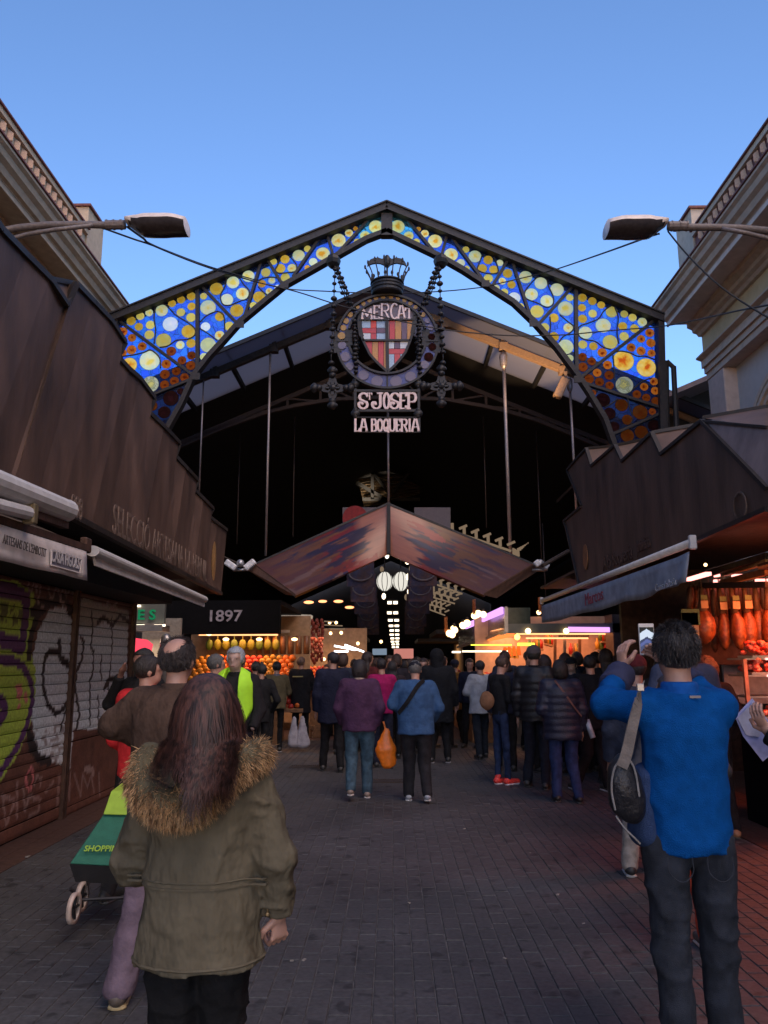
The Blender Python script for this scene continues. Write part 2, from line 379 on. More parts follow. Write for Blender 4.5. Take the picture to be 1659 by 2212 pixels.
def disc_mat(name, cin, cmid, cout, clear=.3, rings=.0, strength=1.):
    m = bpy.data.materials.new(name); m.use_nodes = True; nt = m.node_tree; nt.nodes.clear(); L = nt.links.new
    out = N(nt, 'OutputMaterial'); tc = N(nt, 'TexCoord'); ri = N(nt, 'ObjectInfo')
    cmb = N(nt, 'CombineXYZ'); L(ri.outputs['Random'], cmb.inputs[1])
    ms = N(nt, 'VectorMath', operation='SCALE', i_Scale=30.); L(cmb.outputs[0], ms.inputs[0])
    ad = N(nt, 'VectorMath', operation='ADD'); L(tc.outputs['Object'], ad.inputs[0]); L(ms.outputs[0], ad.inputs[1])
    nz = N(nt, 'TexNoise', i_Scale=1.4, i_Detail=2.); L(ad.outputs[0], nz.inputs['Vector'])
    ln = N(nt, 'VectorMath', operation='LENGTH'); L(tc.outputs['Object'], ln.inputs[0])
    nn = N(nt, 'MapRange', i_1=.3, i_2=.7, i_3=-.38, i_4=.38); L(nz.outputs['Fac'], nn.inputs[0])
    s = N(nt, 'Math', operation='ADD'); L(ln.outputs['Value'], s.inputs[0]); L(nn.outputs[0], s.inputs[1])
    if rings:
        w = N(nt, 'Math', operation='SINE'); k = N(nt, 'Math', operation='MULTIPLY', i_1=26.); L(s.outputs[0], k.inputs[0]); L(k.outputs[0], w.inputs[0])
        w2 = N(nt, 'Math', operation='MULTIPLY_ADD', i_1=rings); L(w.outputs[0], w2.inputs[0]); L(s.outputs[0], w2.inputs[2]); sv = w2.outputs[0]
    else: sv = s.outputs[0]
    cr = N(nt, 'ValToRGB'); e = cr.color_ramp.elements; e[0].position = .1; e[0].color = (*cin, 1); e[1].position = .97; e[1].color = (*cout, 1)
    x = cr.color_ramp.elements.new(.45); x.color = (*cmid, 1); L(sv, cr.inputs[0])
    # thin dark lead line round the rim
    rm = N(nt, 'MapRange', i_1=.93, i_2=.97, i_3=1., i_4=.35); L(ln.outputs['Value'], rm.inputs[0])
    hs = N(nt, 'HueSaturation'); L(cr.outputs[0], hs.inputs['Color']); rv = N(nt, 'MapRange', i_3=.75, i_4=1.12); L(ri.outputs['Random'], rv.inputs[0])
    mm = N(nt, 'Math', operation='MULTIPLY'); L(rv.outputs[0], mm.inputs[0]); L(rm.outputs[0], mm.inputs[1]); L(mm.outputs[0], hs.inputs['Value'])
    tr = N(nt, 'BsdfTransparent'); L(hs.outputs[0], tr.inputs[0])
    tl = N(nt, 'BsdfTranslucent'); L(hs.outputs[0], tl.inputs[0]); df = N(nt, 'BsdfDiffuse'); L(hs.outputs[0], df.inputs[0])
    a = N(nt, 'MixShader', i_0=.45); L(tl.outputs[0], a.inputs[1]); L(df.outputs[0], a.inputs[2])
    b = N(nt, 'MixShader', i_0=clear); L(a.outputs[0], b.inputs[1]); L(tr.outputs[0], b.inputs[2])
    # weak added emission standing in for the sky's light on the glass
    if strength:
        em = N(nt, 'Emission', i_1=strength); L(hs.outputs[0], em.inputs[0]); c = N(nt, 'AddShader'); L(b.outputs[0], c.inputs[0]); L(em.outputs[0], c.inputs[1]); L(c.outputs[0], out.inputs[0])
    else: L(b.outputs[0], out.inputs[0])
    return m
G_blue = glass_mat('blue_cathedral_glass', None, (.09, .235, .88)); G_cyan = glass_mat('cyan_cathedral_glass', None, (.18, .85, 1.))
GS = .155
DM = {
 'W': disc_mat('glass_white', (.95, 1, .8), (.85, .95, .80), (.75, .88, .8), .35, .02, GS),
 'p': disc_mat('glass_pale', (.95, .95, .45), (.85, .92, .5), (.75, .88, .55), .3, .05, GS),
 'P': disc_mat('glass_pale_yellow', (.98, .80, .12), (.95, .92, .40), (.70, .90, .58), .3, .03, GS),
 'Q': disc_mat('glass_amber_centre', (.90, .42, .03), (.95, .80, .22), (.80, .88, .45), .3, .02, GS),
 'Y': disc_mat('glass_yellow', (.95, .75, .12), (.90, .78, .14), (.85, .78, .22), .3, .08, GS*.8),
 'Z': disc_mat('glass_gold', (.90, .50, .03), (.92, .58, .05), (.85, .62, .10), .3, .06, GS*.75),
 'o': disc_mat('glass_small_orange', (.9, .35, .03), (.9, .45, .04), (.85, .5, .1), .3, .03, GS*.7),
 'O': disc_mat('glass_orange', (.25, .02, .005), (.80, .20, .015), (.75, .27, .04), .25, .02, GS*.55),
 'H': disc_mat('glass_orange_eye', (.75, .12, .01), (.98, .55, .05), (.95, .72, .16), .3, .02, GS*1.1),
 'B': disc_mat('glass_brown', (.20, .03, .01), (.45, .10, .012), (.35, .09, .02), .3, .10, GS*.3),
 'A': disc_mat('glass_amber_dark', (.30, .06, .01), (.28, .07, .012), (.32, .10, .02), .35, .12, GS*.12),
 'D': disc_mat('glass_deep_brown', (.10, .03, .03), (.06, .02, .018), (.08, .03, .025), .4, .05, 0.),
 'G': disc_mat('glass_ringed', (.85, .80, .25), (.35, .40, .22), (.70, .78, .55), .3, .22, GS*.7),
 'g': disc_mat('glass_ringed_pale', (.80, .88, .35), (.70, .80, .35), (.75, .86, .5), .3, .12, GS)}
arch = empty('market_arch', (0, YA, 6), 0, 'dark iron gable arch filled with blue and yellow round stained glass', 'arch')
c2 = lambda x, y: (219.4+.23148*x, 411.4+.23148*y)
c3 = lambda x, y: (192.+.23148*x, 603.5+.23148*y)
c4 = lambda x, y: (548.6+.23148*x, 411.4+.23148*y)
c6 = lambda x, y: (877.8+.23148*x, 438.9+.23148*y)
c7 = lambda x, y: (1097.2+.24801*x, 603.5+.24801*y)
c5 = lambda x, y: (630.9+.24801*x, 521.2+.24801*y)
PXM = (aY(900, 900, YA)-aY(899, 900, YA)).length
def chord(name, pts, w, d, mat=None, y=YA, ang=.0):
    for a, b in zip(pts[:-1], pts[1:]):
        A, B = aY(*a, y), aY(*b, y); t = (B-A).normalized(); ex = t*(.03)
        q = MB(); q.bar(A-ex*ang, B+ex*ang, d, w, up=(0, 0, 1) if abs(t.z) < .95 else (1, 0, 0)); q.build(name, mat or M_iron, arch)
def member(name, a, b, w, d=.14, y=YA, parent=None, mat=None):
    A, B = aY(*a, y), aY(*b, y); t = (B-A).normalized(); n = Vector((-t.z, 0, t.x))*w/2
    q = MB(); q.prism([A-n-Vector((0, d/2, 0)), B-n-Vector((0, d/2, 0)), B+n-Vector((0, d/2, 0)), A+n-Vector((0, d/2, 0))], (0, d, 0))
    return q.build(name, mat or M_iron, parent or arch)
# outer chord: a deep box with a flange, mitred at the apex
outL, apex, outR = (243, 692), (835.6, 451), (1429, 692)
for a, b in ((outL, apex), (apex, outR)):
    member('top_chord', a, b, .17, .34); member('chord_flange', (a[0], a[1]-7), (b[0], b[1]-7), .03, .42); member('chord_flange', (a[0], a[1]+9), (b[0], b[1]+9), .025, .40)
member('apex_post', (835.6, 465), (835.6, 512), .25, .2)
innerL = [(335, 985), (363, 925), (392, 873), (420, 811), (452, 770), (486, 733), (517, 698), (576, 649), (615, 617), (667, 588), (720, 558), (791, 518), (835.6, 501)]
innerR = [(835.6, 501), (878, 521), (949, 555), (1000, 584), (1040, 610), (1109, 654), (1157, 700), (1203, 752), (1250, 815), (1273, 850), (1306, 905), (1324, 955), (1345, 1010)]
for pts in (innerL, innerR):
    for a, b in zip(pts[:-1], pts[1:]): member('bottom_chord', a, b, .10, .2)
member('column', (250, 690), (262, 1000), .16, .3); member('column', (1424, 690), (1430, 990), .13, .3)
web = [(c3, 1015, 60, 1015, 900), (c3, 290, 395, 985, 905), (c3, 1055, 70, 1400, 430), (c2, 1495, 660, 1325, 1220), (c4, 120, 640, 275, 895), (c4, 620, 440, 365, 810), (c4, 685, 420, 745, 630), (c4, 1060, 290, 765, 610),
       (c3, 560, 1095, 985, 925), (c6, 0, 150, 275, 480), (c6, 380, 300, 322, 510), (c6, 415, 320, 735, 750), (c6, 950, 530, 795, 785), (c6, 985, 550, 1175, 1120), (c6, 1550, 780, 1215, 1150), (c6, 1580, 790, 1587, 1640),
       (c7, 1270, 360, 630, 860), (c7, 645, 900, 1340, 1125), (c7, 1335, 1165, 890, 1360)]
for k, (f, a, b, c_, d_) in enumerate(web):
    q = member('web_bar', f(a, b), f(c_, d_), .058 if abs(a-c_) > 30 else .078, .11, y=YA+.004*(k % 3))
# glass panes, one per bay: between the chords
def lerp_poly(pts, x):
    for a, b in zip(pts[:-1], pts[1:]):
        if min(a[0], b[0]) <= x <= max(a[0], b[0]) and a[0] != b[0]: return a[1]+(b[1]-a[1])*(x-a[0])/(b[0]-a[0])
    return None
def outer_y(x): return (outL[1]+(apex[1]-outL[1])*(x-outL[0])/(apex[0]-outL[0]) if x < apex[0] else apex[1]+(outR[1]-apex[1])*(x-apex[0])/(outR[0]-apex[0]))
bays = [252, 340, 427, 505, 560, 612, 665, 716, 775, 835.6, 892, 952, 1002, 1057, 1112, 1180, 1244, 1340, 1427]
for k, (x0, x1) in enumerate(zip(bays[:-1], bays[1:])):
    n = 6; xs = [x0+(x1-x0)*i/n for i in range(n+1)]
    def low(x):
        if x < 345: return 985
        if x > 1335: return 1000
        return lerp_poly(innerL if x < 835.6 else innerR, x) or 1000
    q = MB()
    for xa, xb in zip(xs[:-1], xs[1:]):
        q.prism([aY(xa, outer_y(xa), YA+.01), aY(xb, outer_y(xb), YA+.01), aY(xb, low(xb), YA+.01), aY(xa, low(xa), YA+.01)], (0, .004, 0))
    # one face sheet only, so that light passes a single tinted layer
    q2 = MB()
    for i in range(0, len(q.v), 8): q2.add(q.v[i:i+4], [(0, 1, 2, 3)])
    q2.build('glass_pane', G_cyan if 775 <= (x0+x1)/2 <= 892 or (x0+x1)/2 in () else G_blue, arch)
discs = [(c3, s) for s in ('317,488,45,O 402,545,40,O 325,575,30,O 395,388,45,Z 480,343,40,Y 562,310,38,P 466,442,40,Z 573,425,44,Y 564,517,47,Y 680,290,60,P 776,225,38,Z 860,190,40,Z 956,158,43,Z 858,307,42,Y 760,417,74,W 958,252,40,Z 953,355,46,Y 928,485,66,Z 696,572,74,Y 852,612,42,P 953,596,45,Z 768,670,47,B 497,625,43,O 398,657,46,O 320,685,35,O 568,755,98,P 375,800,75,H 722,790,45,O 958,710,42,B 868,755,42,B 950,803,46,B 708,885,47,B 817,857,42,B 893,915,43,B 797,948,43,B 706,983,44,B 572,978,80,G 765,1110,73,D 855,1045,32,D 703,1240,58,D 590,1180,50,A 1070,157,35,Y 1112,262,76,P 1190,88,64,Z 1345,28,62,P 1287,190,62,p 1432,133,62,Q 1222,347,47,Z 1380,290,65,Z 1088,442,46,W 1310,437,47,Y 1220,522,46,Q 1113,612,75,g 1073,722,38,g 1535,243,36,Y 1590,165,60,Z').split()]
discs += [(c2, '1370,800,60,P')]
discs += [(c4, s) for s in '183,665,34,Y 110,765,46,Y 75,870,40,o 167,840,35,P 143,942,36,Q 220,905,30,W 290,642,45,Z 247,727,47,Z 355,725,45,Q 292,812,45,Y 417,607,60,P 500,545,35,Y 552,667,42,p 497,720,27,o 643,590,68,Q 790,465,70,Q 887,398,40,Q 948,356,24,o 962,477,32,Y 1037,423,50,Q 1137,338,68,Q 1340,338,70,Q'.split()]
discs += [(c6, s) for s in '22,305,48,Q 95,358,33,Y 113,242,25,o 172,284,40,Q 268,354,70,Q 417,480,68,Q 508,557,42,p 565,607,27,Y 555,433,34,Y 640,497,63,P 763,530,46,Z 708,610,46,Z 815,620,44,Z 872,557,34,p 765,702,45,Y 945,655,47,Z 895,727,36,Q 982,760,40,Z 840,790,33,P 915,830,37,Y 1007,885,60,W 1065,965,36,Y 1113,690,64,P 1255,747,62,p 1405,807,66,p 1168,850,62,P 1310,912,62,P 1220,1010,65,Y 1525,882,36,Y 1485,983,75,P 1377,1070,46,Z 1290,1160,46,Y 1510,1163,46,Q 1377,1247,48,Z 1487,1340,74,g 1525,1447,36,g'.split()]
discs += [(c7, s) for s in '648,160,40,Z 735,190,38,Z 812,223,35,Z 645,247,36,Z 738,298,38,Y 650,343,40,Z 903,283,53,Y 1013,302,35,Y 1085,333,37,Y 1170,372,42,P 830,402,68,P 1000,408,40,Z 1103,428,40,Z 675,465,60,P 1012,497,42,Y 890,545,66,Y 652,567,40,Y 745,582,38,Z 822,637,42,O 650,675,38,B 730,713,38,B 653,763,42,B 1235,465,40,O 1160,518,36,O 1245,553,40,O 1073,593,40,O 1160,623,40,O 1250,643,35,O 868,745,40,O 777,813,38,O 882,835,42,B 708,866,42,B 798,893,40,B 885,925,37,B 1007,708,92,H 1205,768,85,H 1015,920,77,G 1272,888,36,O 1187,935,36,O 1282,970,36,O 1123,1002,38,B 1205,1030,36,B 1287,1060,38,B 743,987,27,B 827,1050,63,D 990,1095,56,A 885,1168,53,D 1040,1222,46,A 1152,1157,65,A 1258,1152,32,B 927,1282,43,D 1040,1360,58,A 1163,1330,58,A 1275,1275,54,D'.split()]
dme = {}
for k, m in DM.items():
    q = MB(); n = 24; vs = [(0, .012*0, 0)]; fs = []
    for (r_, y_) in ((.25, -.0), (.5, .0), (.75, 0), (.93, 0), (1., .06)):
        for i in range(n): a = 2*math.pi*i/n; vs.append((r_*math.cos(a), y_, r_*math.sin(a)))
    for i in range(n): fs.append((0, 1+(i+1) % n, 1+i))
    for b in range(4):
        for i in range(n): fs.append((1+b*n+i, 1+b*n+(i+1) % n, 1+(b+1)*n+(i+1) % n, 1+(b+1)*n+i))
    q.add(vs, fs); me = q.mesh('glass_disc'); me.materials.append(m); dme[k] = me
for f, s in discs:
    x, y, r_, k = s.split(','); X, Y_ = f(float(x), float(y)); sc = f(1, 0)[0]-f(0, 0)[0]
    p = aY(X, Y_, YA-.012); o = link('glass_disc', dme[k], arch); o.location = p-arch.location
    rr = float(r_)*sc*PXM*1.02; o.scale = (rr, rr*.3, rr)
# curved lead lines
def spline(pts, n=6):
    out = []; P = [Vector(p) for p in pts]; P = [P[0]]+P+[P[-1]]
    for i in range(1, len(P)-2):
        for k in range(n):
            t = k/n; a, b, c_, d_ = P[i-1], P[i], P[i+1], P[i+2]
            out.append(.5*((2*b)+(c_-a)*t+(2*a-5*b+4*c_-d_)*t*t+(3*b-a-3*c_+d_)*t**3))
    out.append(P[-2]); return out
lead = [(c2, '500,1070 490,1200 505,1300 490,1430'), (c2, '520,1070 590,1060 640,1110 700,1170 800,1230 870,1290 870,1350 800,1390 700,1400 620,1450 540,1465'), (c2, '180,1550 300,1535 400,1510 460,1490 540,1560 550,1659'),
 (c2, '1165,820 1150,900 1110,980 1130,1060 1200,1070 1300,1030 1360,1010 1380,940 1330,880 1290,820'), (c2, '920,1230 980,1170 1080,1130 1140,1170 1150,1290 1160,1390'), (c2, '920,1290 1000,1340 1080,1400'),
 (c4, '240,620 225,690 200,740 230,770 330,765 390,750 395,690 340,620'), (c4, '0,860 90,820 180,810 250,830'), (c4, '40,900 100,960 150,985'),
 (c7, '905,225 840,270 790,340 700,380 625,410 615,480 660,520 760,540 830,590 900,610'), (c7, '930,240 960,330 950,450 965,560'), (c7, '910,640 980,625 1060,640 1130,670 1200,670 1280,700'), (c7, '915,660 925,780 930,880'), (c7, '1090,960 1170,890 1250,860'),
 (c6, '1230,680 1160,750 1105,830 1120,890 1220,930 1310,970 1370,940 1370,870 1330,780 1310,700'), (c6, '710,480 680,560 665,620 750,655 850,650 850,590 820,500'), (c6, '1430,1040 1500,1100 1560,1150 1540,1200 1460,1250 1430,1290'), (c6, '1340,1060 1345,1150 1330,1250'),
 (c7, '840,1120 920,1070 960,1040'), (c7, '1040,1030 1060,1120 1090,1200 1070,1260')]
for f, s in lead:
    pts = [aY(*f(*[float(z) for z in p.split(',')]), YA-.03) for p in s.split()]
    q = MB(); q.tube(spline(pts), .016, 5); q.build('lead_line', M_iron, arch, smooth=True)
# posts beside the arch on the right
q = MB(); q.tube([aY(1440, 780, 16.3), aY(1442, 960, 16.3)], .05, 8); q.tube([aY(1455, 792, 16.3), aY(1463, 960, 16.3)], .06, 8); q.tube([aY(1440, 780, 16.3), aY(1455, 794, 16.3)], .05, 8); q.build('side_post', M_iron, arch)
# bolts/gussets
for (x, y) in (c3(1000, 905), c3(1410, 420), c4(285, 880), c4(740, 630), c6(325, 515), c6(740, 750), c6(1185, 1120), c7(610, 870)):
    p = aY(x, y, YA-.16); q = MB(); q.box(p, (.17, .03, .15)); q.build('gusset', M_iron, arch)

# ---------------------------------------------------------------- hanging coat of arms
YE = 15.55
em = empty('hanging_emblem', (0, YE, 8), 0, 'round iron emblem with crown, bat and striped shield hung from the arch by beaded chains', 'emblem')
M_letter = MAT('letter_pale', (.62, .50, .50), .6, 0, .08, 8); 
M_chain = MAT('chain_iron', (.02, .02, .023), .5, .4, .3, 20)
E5 = lambda x, y, dy=0.: aY(*c5(x, y), YE+dy)
def ell(cx, cy, rx, ry, n=56, a0=0, a1=2*math.pi): return [(cx+rx*math.cos(a0+(a1-a0)*i/n), cy+ry*math.sin(a0+(a1-a0)*i/n)) for i in range(n+1)]
for nm, (cx_, cy_, rx, ry) in (('outer_ring', (830, 880, 440, 405)), ('inner_ring', (828, 841, 340, 318))):
    P = ell(cx_, cy_, rx, ry); q = MB()
    for a, b in zip(P[:-1], P[1:]):
        A, B = E5(*a), E5(*b); q.bar(A, B, .16, .045)
    q.build(nm, M_chain, em)
G_ring = MAT('ring_blue_glass', (.035, .045, .20), .35, 0, .35, 10, .4, 30, spec=.5)
for k in range(4):
    a0 = math.pi/2*k+.02; a1 = math.pi/2*(k+1)-.02; q = MB(); n = 12
    O = ell(830, 880, 436, 401, n, a0, a1); I = ell(828, 841, 344, 322, n, a0, a1)
    for i in range(n): q.prism([E5(*O[i]), E5(*O[i+1]), E5(*I[i+1]), E5(*I[i])], (0, .02, 0))
    q.build('ring_glass', G_ring, em)
for (x, y) in ((830, 1225), (830, 500), (440, 870), (1220, 870)):
    q = MB(); p = E5(x, y, -.02); q.box(p, (.03, .05, .24) if x == 830 else (.24, .05, .03)); q.build('ring_bar', M_chain, em)
rd = '572,572,18,Z 622,543,20,Z 674,515,20,Z 730,497,20,Z 792,488,20,Z 862,488,20,Z 922,495,20,Z 978,515,20,Z 1030,540,20,Z 1076,572,18,Y 508,638,25,Y 470,693,27,Y 447,752,27,Y 430,822,34,Y 435,905,38,D 463,1005,45,D 500,1090,38,D 1140,638,22,Z 1180,690,26,D 1208,750,28,D 1215,830,32,A 1222,918,36,A 1190,1005,42,A 1155,1075,38,D 622,1165,46,D 740,1220,52,D 905,1220,52,D 1032,1178,48,D'
M_ringdisc = MAT('ring_disc_glass', (.12, .10, .16), .3, 0, .3, 20, .3)
rdm = {}
for s in rd.split():
    x, y, r_, k = s.split(','); kk = k
    if k == 'D':
        if 'R' not in rdm: me = dme['D'].copy(); me.materials.clear(); me.materials.append(M_ringdisc); rdm['R'] = me
        me = rdm['R']
    elif k in 'ZY':
        if k not in rdm: me = dme[k].copy(); me.materials.clear(); me.materials.append(MAT('ring_gold_glass', (.30, .17, .035), .4, 0, .3, 3)); rdm[k] = me
        me = rdm[k]
    else: me = dme['D']
    o = link('glass_disc', me, em); o.location = E5(float(x), float(y), -.03)-em.location; rr = float(r_)*.248*PXM*.96; o.scale = (rr, rr*.3, rr)
# shield
outline = [(600, 600), (650, 570), (700, 548), (765, 533), (830, 528), (895, 533), (960, 548), (1010, 572), (1052, 604), (1068, 650), (1065, 720), (1050, 800), (1028, 870), (985, 975), (940, 1035), (890, 1090), (832, 1142), (775, 1092), (722, 1040), (676, 985), (630, 890), (606, 830), (592, 760), (588, 690)]
def clip(poly, clipper):
    # Sutherland-Hodgman against a convex polygon (screen y down, clockwise)
    out = poly
    area = sum(a[0]*b[1]-b[0]*a[1] for a, b in zip(clipper, clipper[1:]+clipper[:1]))
    sg = 1 if area > 0 else -1
    for (ax, ay), (bx, by) in zip(clipper, clipper[1:]+clipper[:1]):
        inp = out; out = []
        if not inp: break
        ins = lambda p: sg*((bx-ax)*(p[1]-ay)-(by-ay)*(p[0]-ax)) >= 0
        for p, q_ in zip(inp, inp[1:]+inp[:1]):
            ip, iq = ins(p), ins(q_)
            if ip: out.append(p)
            if ip != iq:
                d1 = (bx-ax)*(p[1]-ay)-(by-ay)*(p[0]-ax); d2 = (bx-ax)*(q_[1]-ay)-(by-ay)*(q_[0]-ax); t = d1/(d1-d2)
                out.append((p[0]+(q_[0]-p[0])*t, p[1]+(q_[1]-p[1])*t))
    return out
SC = {n: MAT('shield_'+n, c, .45, 0, .15, 14, .2, 30) for n, c in dict(red=(.42, .04, .055), redb=(.55, .05, .04), gold=(.42, .20, .06), purple=(.10, .06, .11), blue=(.28, .40, .55), white=(.50, .54, .60), grey=(.32, .20, .22), mauve=(.10, .08, .11)).items()}
panes = [('mauve', 585, 525, 825, 683), ('mauve', 825, 525, 1072, 683),
 ('blue', 585, 683, 685, 755), ('redb', 685, 683, 735, 755), ('blue', 735, 683, 822, 755), ('red', 585, 755, 735, 800), ('purple', 735, 755, 822, 800), ('white', 585, 800, 685, 865), ('red', 685, 800, 735, 865), ('blue', 735, 800, 822, 865),
 ('grey', 828, 683, 848, 865), ('red', 848, 683, 897, 865), ('gold', 897, 683, 953, 865), ('purple', 953, 683, 1001, 865), ('gold', 1001, 683, 1072, 865),
 ('red', 600, 865, 697, 1150), ('gold', 697, 865, 750, 1150), ('red', 750, 865, 799, 1150), ('gold', 799, 865, 822, 1150),
 ('white', 828, 865, 891, 935), ('purple', 891, 865, 940, 935), ('white', 940, 865, 1060, 935), ('red', 828, 935, 1060, 982), ('blue', 828, 982, 891, 1150), ('red', 891, 982, 942, 1150), ('blue', 942, 982, 1060, 1150)]
for c_, x0, y0, x1, y1 in panes:
    P = clip([(x0+2, y0+2), (x1-2, y0+2), (x1-2, y1-2), (x0+2, y1-2)], outline)
    if len(P) > 2: q = MB(); q.prism([E5(*p) for p in P], (0, .03, 0)); q.build('shield_pane', SC[c_], em)
q = MB()
for a, b in zip(outline, outline[1:]+outline[:1]): q.bar(E5(*a), E5(*b), .09, .05)
q.build('shield_frame', M_chain, em)
for a, b in (((588, 683), (1066, 683)), ((825, 683), (832, 1140)), ((612, 865), (1030, 865))):
    q = MB(); q.bar(E5(*a, -.01), E5(*b, -.01), .07, .04); q.build('shield_bar', M_chain, em)
# stroke letters (each its own polyline set in a unit box, y up)
def arc(cx, cy, rx, ry, a0, a1, n=10): return [(cx+rx*math.cos(R(a0+(a1-a0)*i/n)), cy+ry*math.sin(R(a0+(a1-a0)*i/n))) for i in range(n+1)]
GL = {'M': [[(.05, 0), (.15, 1), (.5, .25), (.85, 1), (.95, 0)], [(0, 0), (.18, 0)], [(.82, 0), (1, 0)]],
 'E': [[(.9, 1), (.15, 1), (.15, 0), (.9, 0)], [(.15, .52), (.7, .52)], [(.9, 1), (.9, .86)], [(.9, 0), (.9, .14)]],
 'R': [[(.12, 0), (.12, 1), (.6, 1)]+arc(.6, .76, .3, .24, 90, -90, 6)+[(.12, .52)], [(.5, .52), (.95, 0)], [(0, 0), (.26, 0)]],
 'C': [arc(.55, .5, .45, .5, 55, 305, 14)], 'A': [[(.05, 0), (.38, 1), (.62, 1), (.95, 0)], [(.2, .35), (.8, .35)], [(-.05, 0), (.2, 0)], [(.8, 0), (1.05, 0)]],
 'T': [[(.5, 0), (.5, 1)], [(0, .8), (.05, 1), (.95, 1), (1, .8)], [(.35, 0), (.65, 0)]],
 'S': [arc(.55, .74, .38, .26, 20, 180, 8)+[(.25, .6), (.8, .42)]+arc(.5, .26, .40, .26, 30, -180, 10)+arc(.28, .28, .18, .12, 200, 20, 6)],
 'J': [[(.5, 1), (.95, 1)], [(.75, 1), (.75, .28)]+arc(.42, .26, .33, .26, 0, -190, 10)+arc(.22, .3, .14, .12, 180, 0, 6)],
 'O': [arc(.5, .5, .42, .5, 0, 360, 18)], 'P': [[(.15, 0), (.15, 1), (.6, 1)]+arc(.6, .72, .32, .28, 90, -90, 6)+[(.15, .44)], [(0, 0), (.34, 0)]],
 'L': [[(.15, 1), (.15, 0), (.9, 0), (.95, .2)], [(0, 1), (.3, 1)]], 'B': [[(.12, 0), (.12, 1), (.55, 1)]+arc(.55, .77, .28, .23, 90, -90, 6)+[(.12, .54)], [(.55, .54)]+arc(.58, .27, .34, .27, 90, -90, 6)+[(.12, 0)], [(0, 0), (.12, 0)], [(0, 1), (.12, 1)]],
 'Q': [arc(.5, .5, .42, .5, 0, 360, 18), [(.5, .3), (.95, -.08)]], 'U': [[(.1, 1), (.1, .3)]+arc(.5, .3, .4, .3, 180, 360, 8)+[(.9, 1)], [(-.02, 1), (.24, 1)], [(.76, 1), (1.02, 1)]], 'I': [[(.5, 0), (.5, 1)], [(.3, 0), (.7, 0)], [(.3, 1), (.7, 1)]]}
def stroke_letter(ch, box, thick, dy=-.05, name='letter', depth=.06, mat=None, f=None):
    x0, y0, x1, y1 = box; q = MB(); f = f or E5
    for k, st in enumerate(GL[ch]):
        pts = [f(x0+(x1-x0)*u, y1-(y1-y0)*v, dy) for u, v in st]
        for i, (a, b) in enumerate(zip(pts[:-1], pts[1:])):
            t = b-a
            if t.length < 1e-5: continue
            t.normalize(); w = .45*thick*(.5+.5*abs(t.z)); n = Vector((-t.z, 0, t.x))*w/2; e = t*w*.35; zz = Vector((0, .0007*((i+3*k) % 7), 0))
            q.prism([a-e-n+zz, b+e-n+zz, b+e+n+zz, a-e+n+zz], (0, depth, 0))
    return q.build(name, mat or M_letter, em)
TH = .34*.3
for ch, b in zip('MERCAT', ((605, 590, 700, 672), (708, 562, 765, 672), (772, 545, 848, 672), (855, 542, 925, 672), (920, 560, 985, 668), (985, 582, 1055, 668))): stroke_letter(ch, b, .085)
for ch, b, th in zip('STJOSEP', ((572, 1322, 665, 1455), (655, 1320, 695, 1375), (690, 1322, 795, 1455), (795, 1322, 850, 1455), (848, 1322, 935, 1455), (935, 1322, 1000, 1455), (1003, 1322, 1085, 1455)), (.12, .05, .12, .11, .12, .12, .12)): stroke_letter(ch, b, th)
for ch, b in zip('LABOQUERIA', ((545, 1550, 590, 1652), (592, 1550, 655, 1652), (690, 1550, 738, 1652), (742, 1550, 790, 1652), (794, 1550, 842, 1652), (846, 1550, 898, 1652), (905, 1550, 945, 1652), (950, 1550, 1005, 1652), (1008, 1550, 1040, 1652), (1042, 1550, 1108, 1652))): stroke_letter(ch, b, .095)
for a, b, w in (((540, 1303), (1115, 1303), .05), ((560, 1475), (1105, 1475), .05), ((553, 1150), (548, 1665), .03), ((1100, 1150), (1108, 1665), .03), ((545, 1535), (1110, 1535), .015), ((545, 1664), (1110, 1664), .015)):
    q = MB(); q.bar(E5(*a), E5(*b), .05, w); q.build('sign_bar', M_chain, em)
for x, y in ((553, 1500), (1098, 1500), (553, 1240), (1098, 1240)):
    q = MB(); q.ball(E5(x, y), (.10, .06, .09), 8, 6); q.ball(E5(x, y-28), .06, 8, 6); q.ball(E5(x, y+25), .05, 8, 6); q.build('sign_knob', M_chain, em, smooth=True)
# crown
crown = empty('crown', Vector(E5(828, 420))-em.location); crown.parent = em
for y, h, r0 in ((452, .09, .335), (425, .07, .35), (395, .07, .34), (372, .04, .36)):
    c_ = E5(828, y); q = MB(); q.lathe(c_, [(r0*.96, -h/2), (r0, -h/4), (r0, h/4), (r0*.96, h/2)], 28); q.build('band', M_chain, crown, smooth=False)
for k in range(14):
    a = 2*math.pi*k/14+.1; c_ = E5(828, 368)
    d = Vector((math.cos(a), math.sin(a), 0)); p0 = c_+d*.33; p1 = c_+d*.47+Vector((0, 0, .36)); 
    q = MB(); q.tube([p0, (p0+p1)/2-d*.02, p1], [.016, .012, .014], 6); q.ball(p1, (.022, .022, .055), 6, 5)
    q.ball(p0+Vector((0, 0, .09)), (.03, .03, .05), 6, 5); q.build('spike', M_chain, crown)
bat = [(655, 215), (662, 180), (685, 155), (715, 145), (738, 142), (745, 128), (752, 141), (785, 152), (802, 140), (808, 128), (818, 140), (828, 126), (838, 140), (848, 128), (853, 142), (868, 152), (902, 142), (908, 128), (916, 142), (955, 150), (980, 172), (993, 195), (997, 218), (975, 200), (950, 196), (915, 188), (885, 192), (855, 205), (840, 222), (828, 232), (816, 220), (800, 205), (770, 192), (735, 188), (700, 194), (675, 202)]
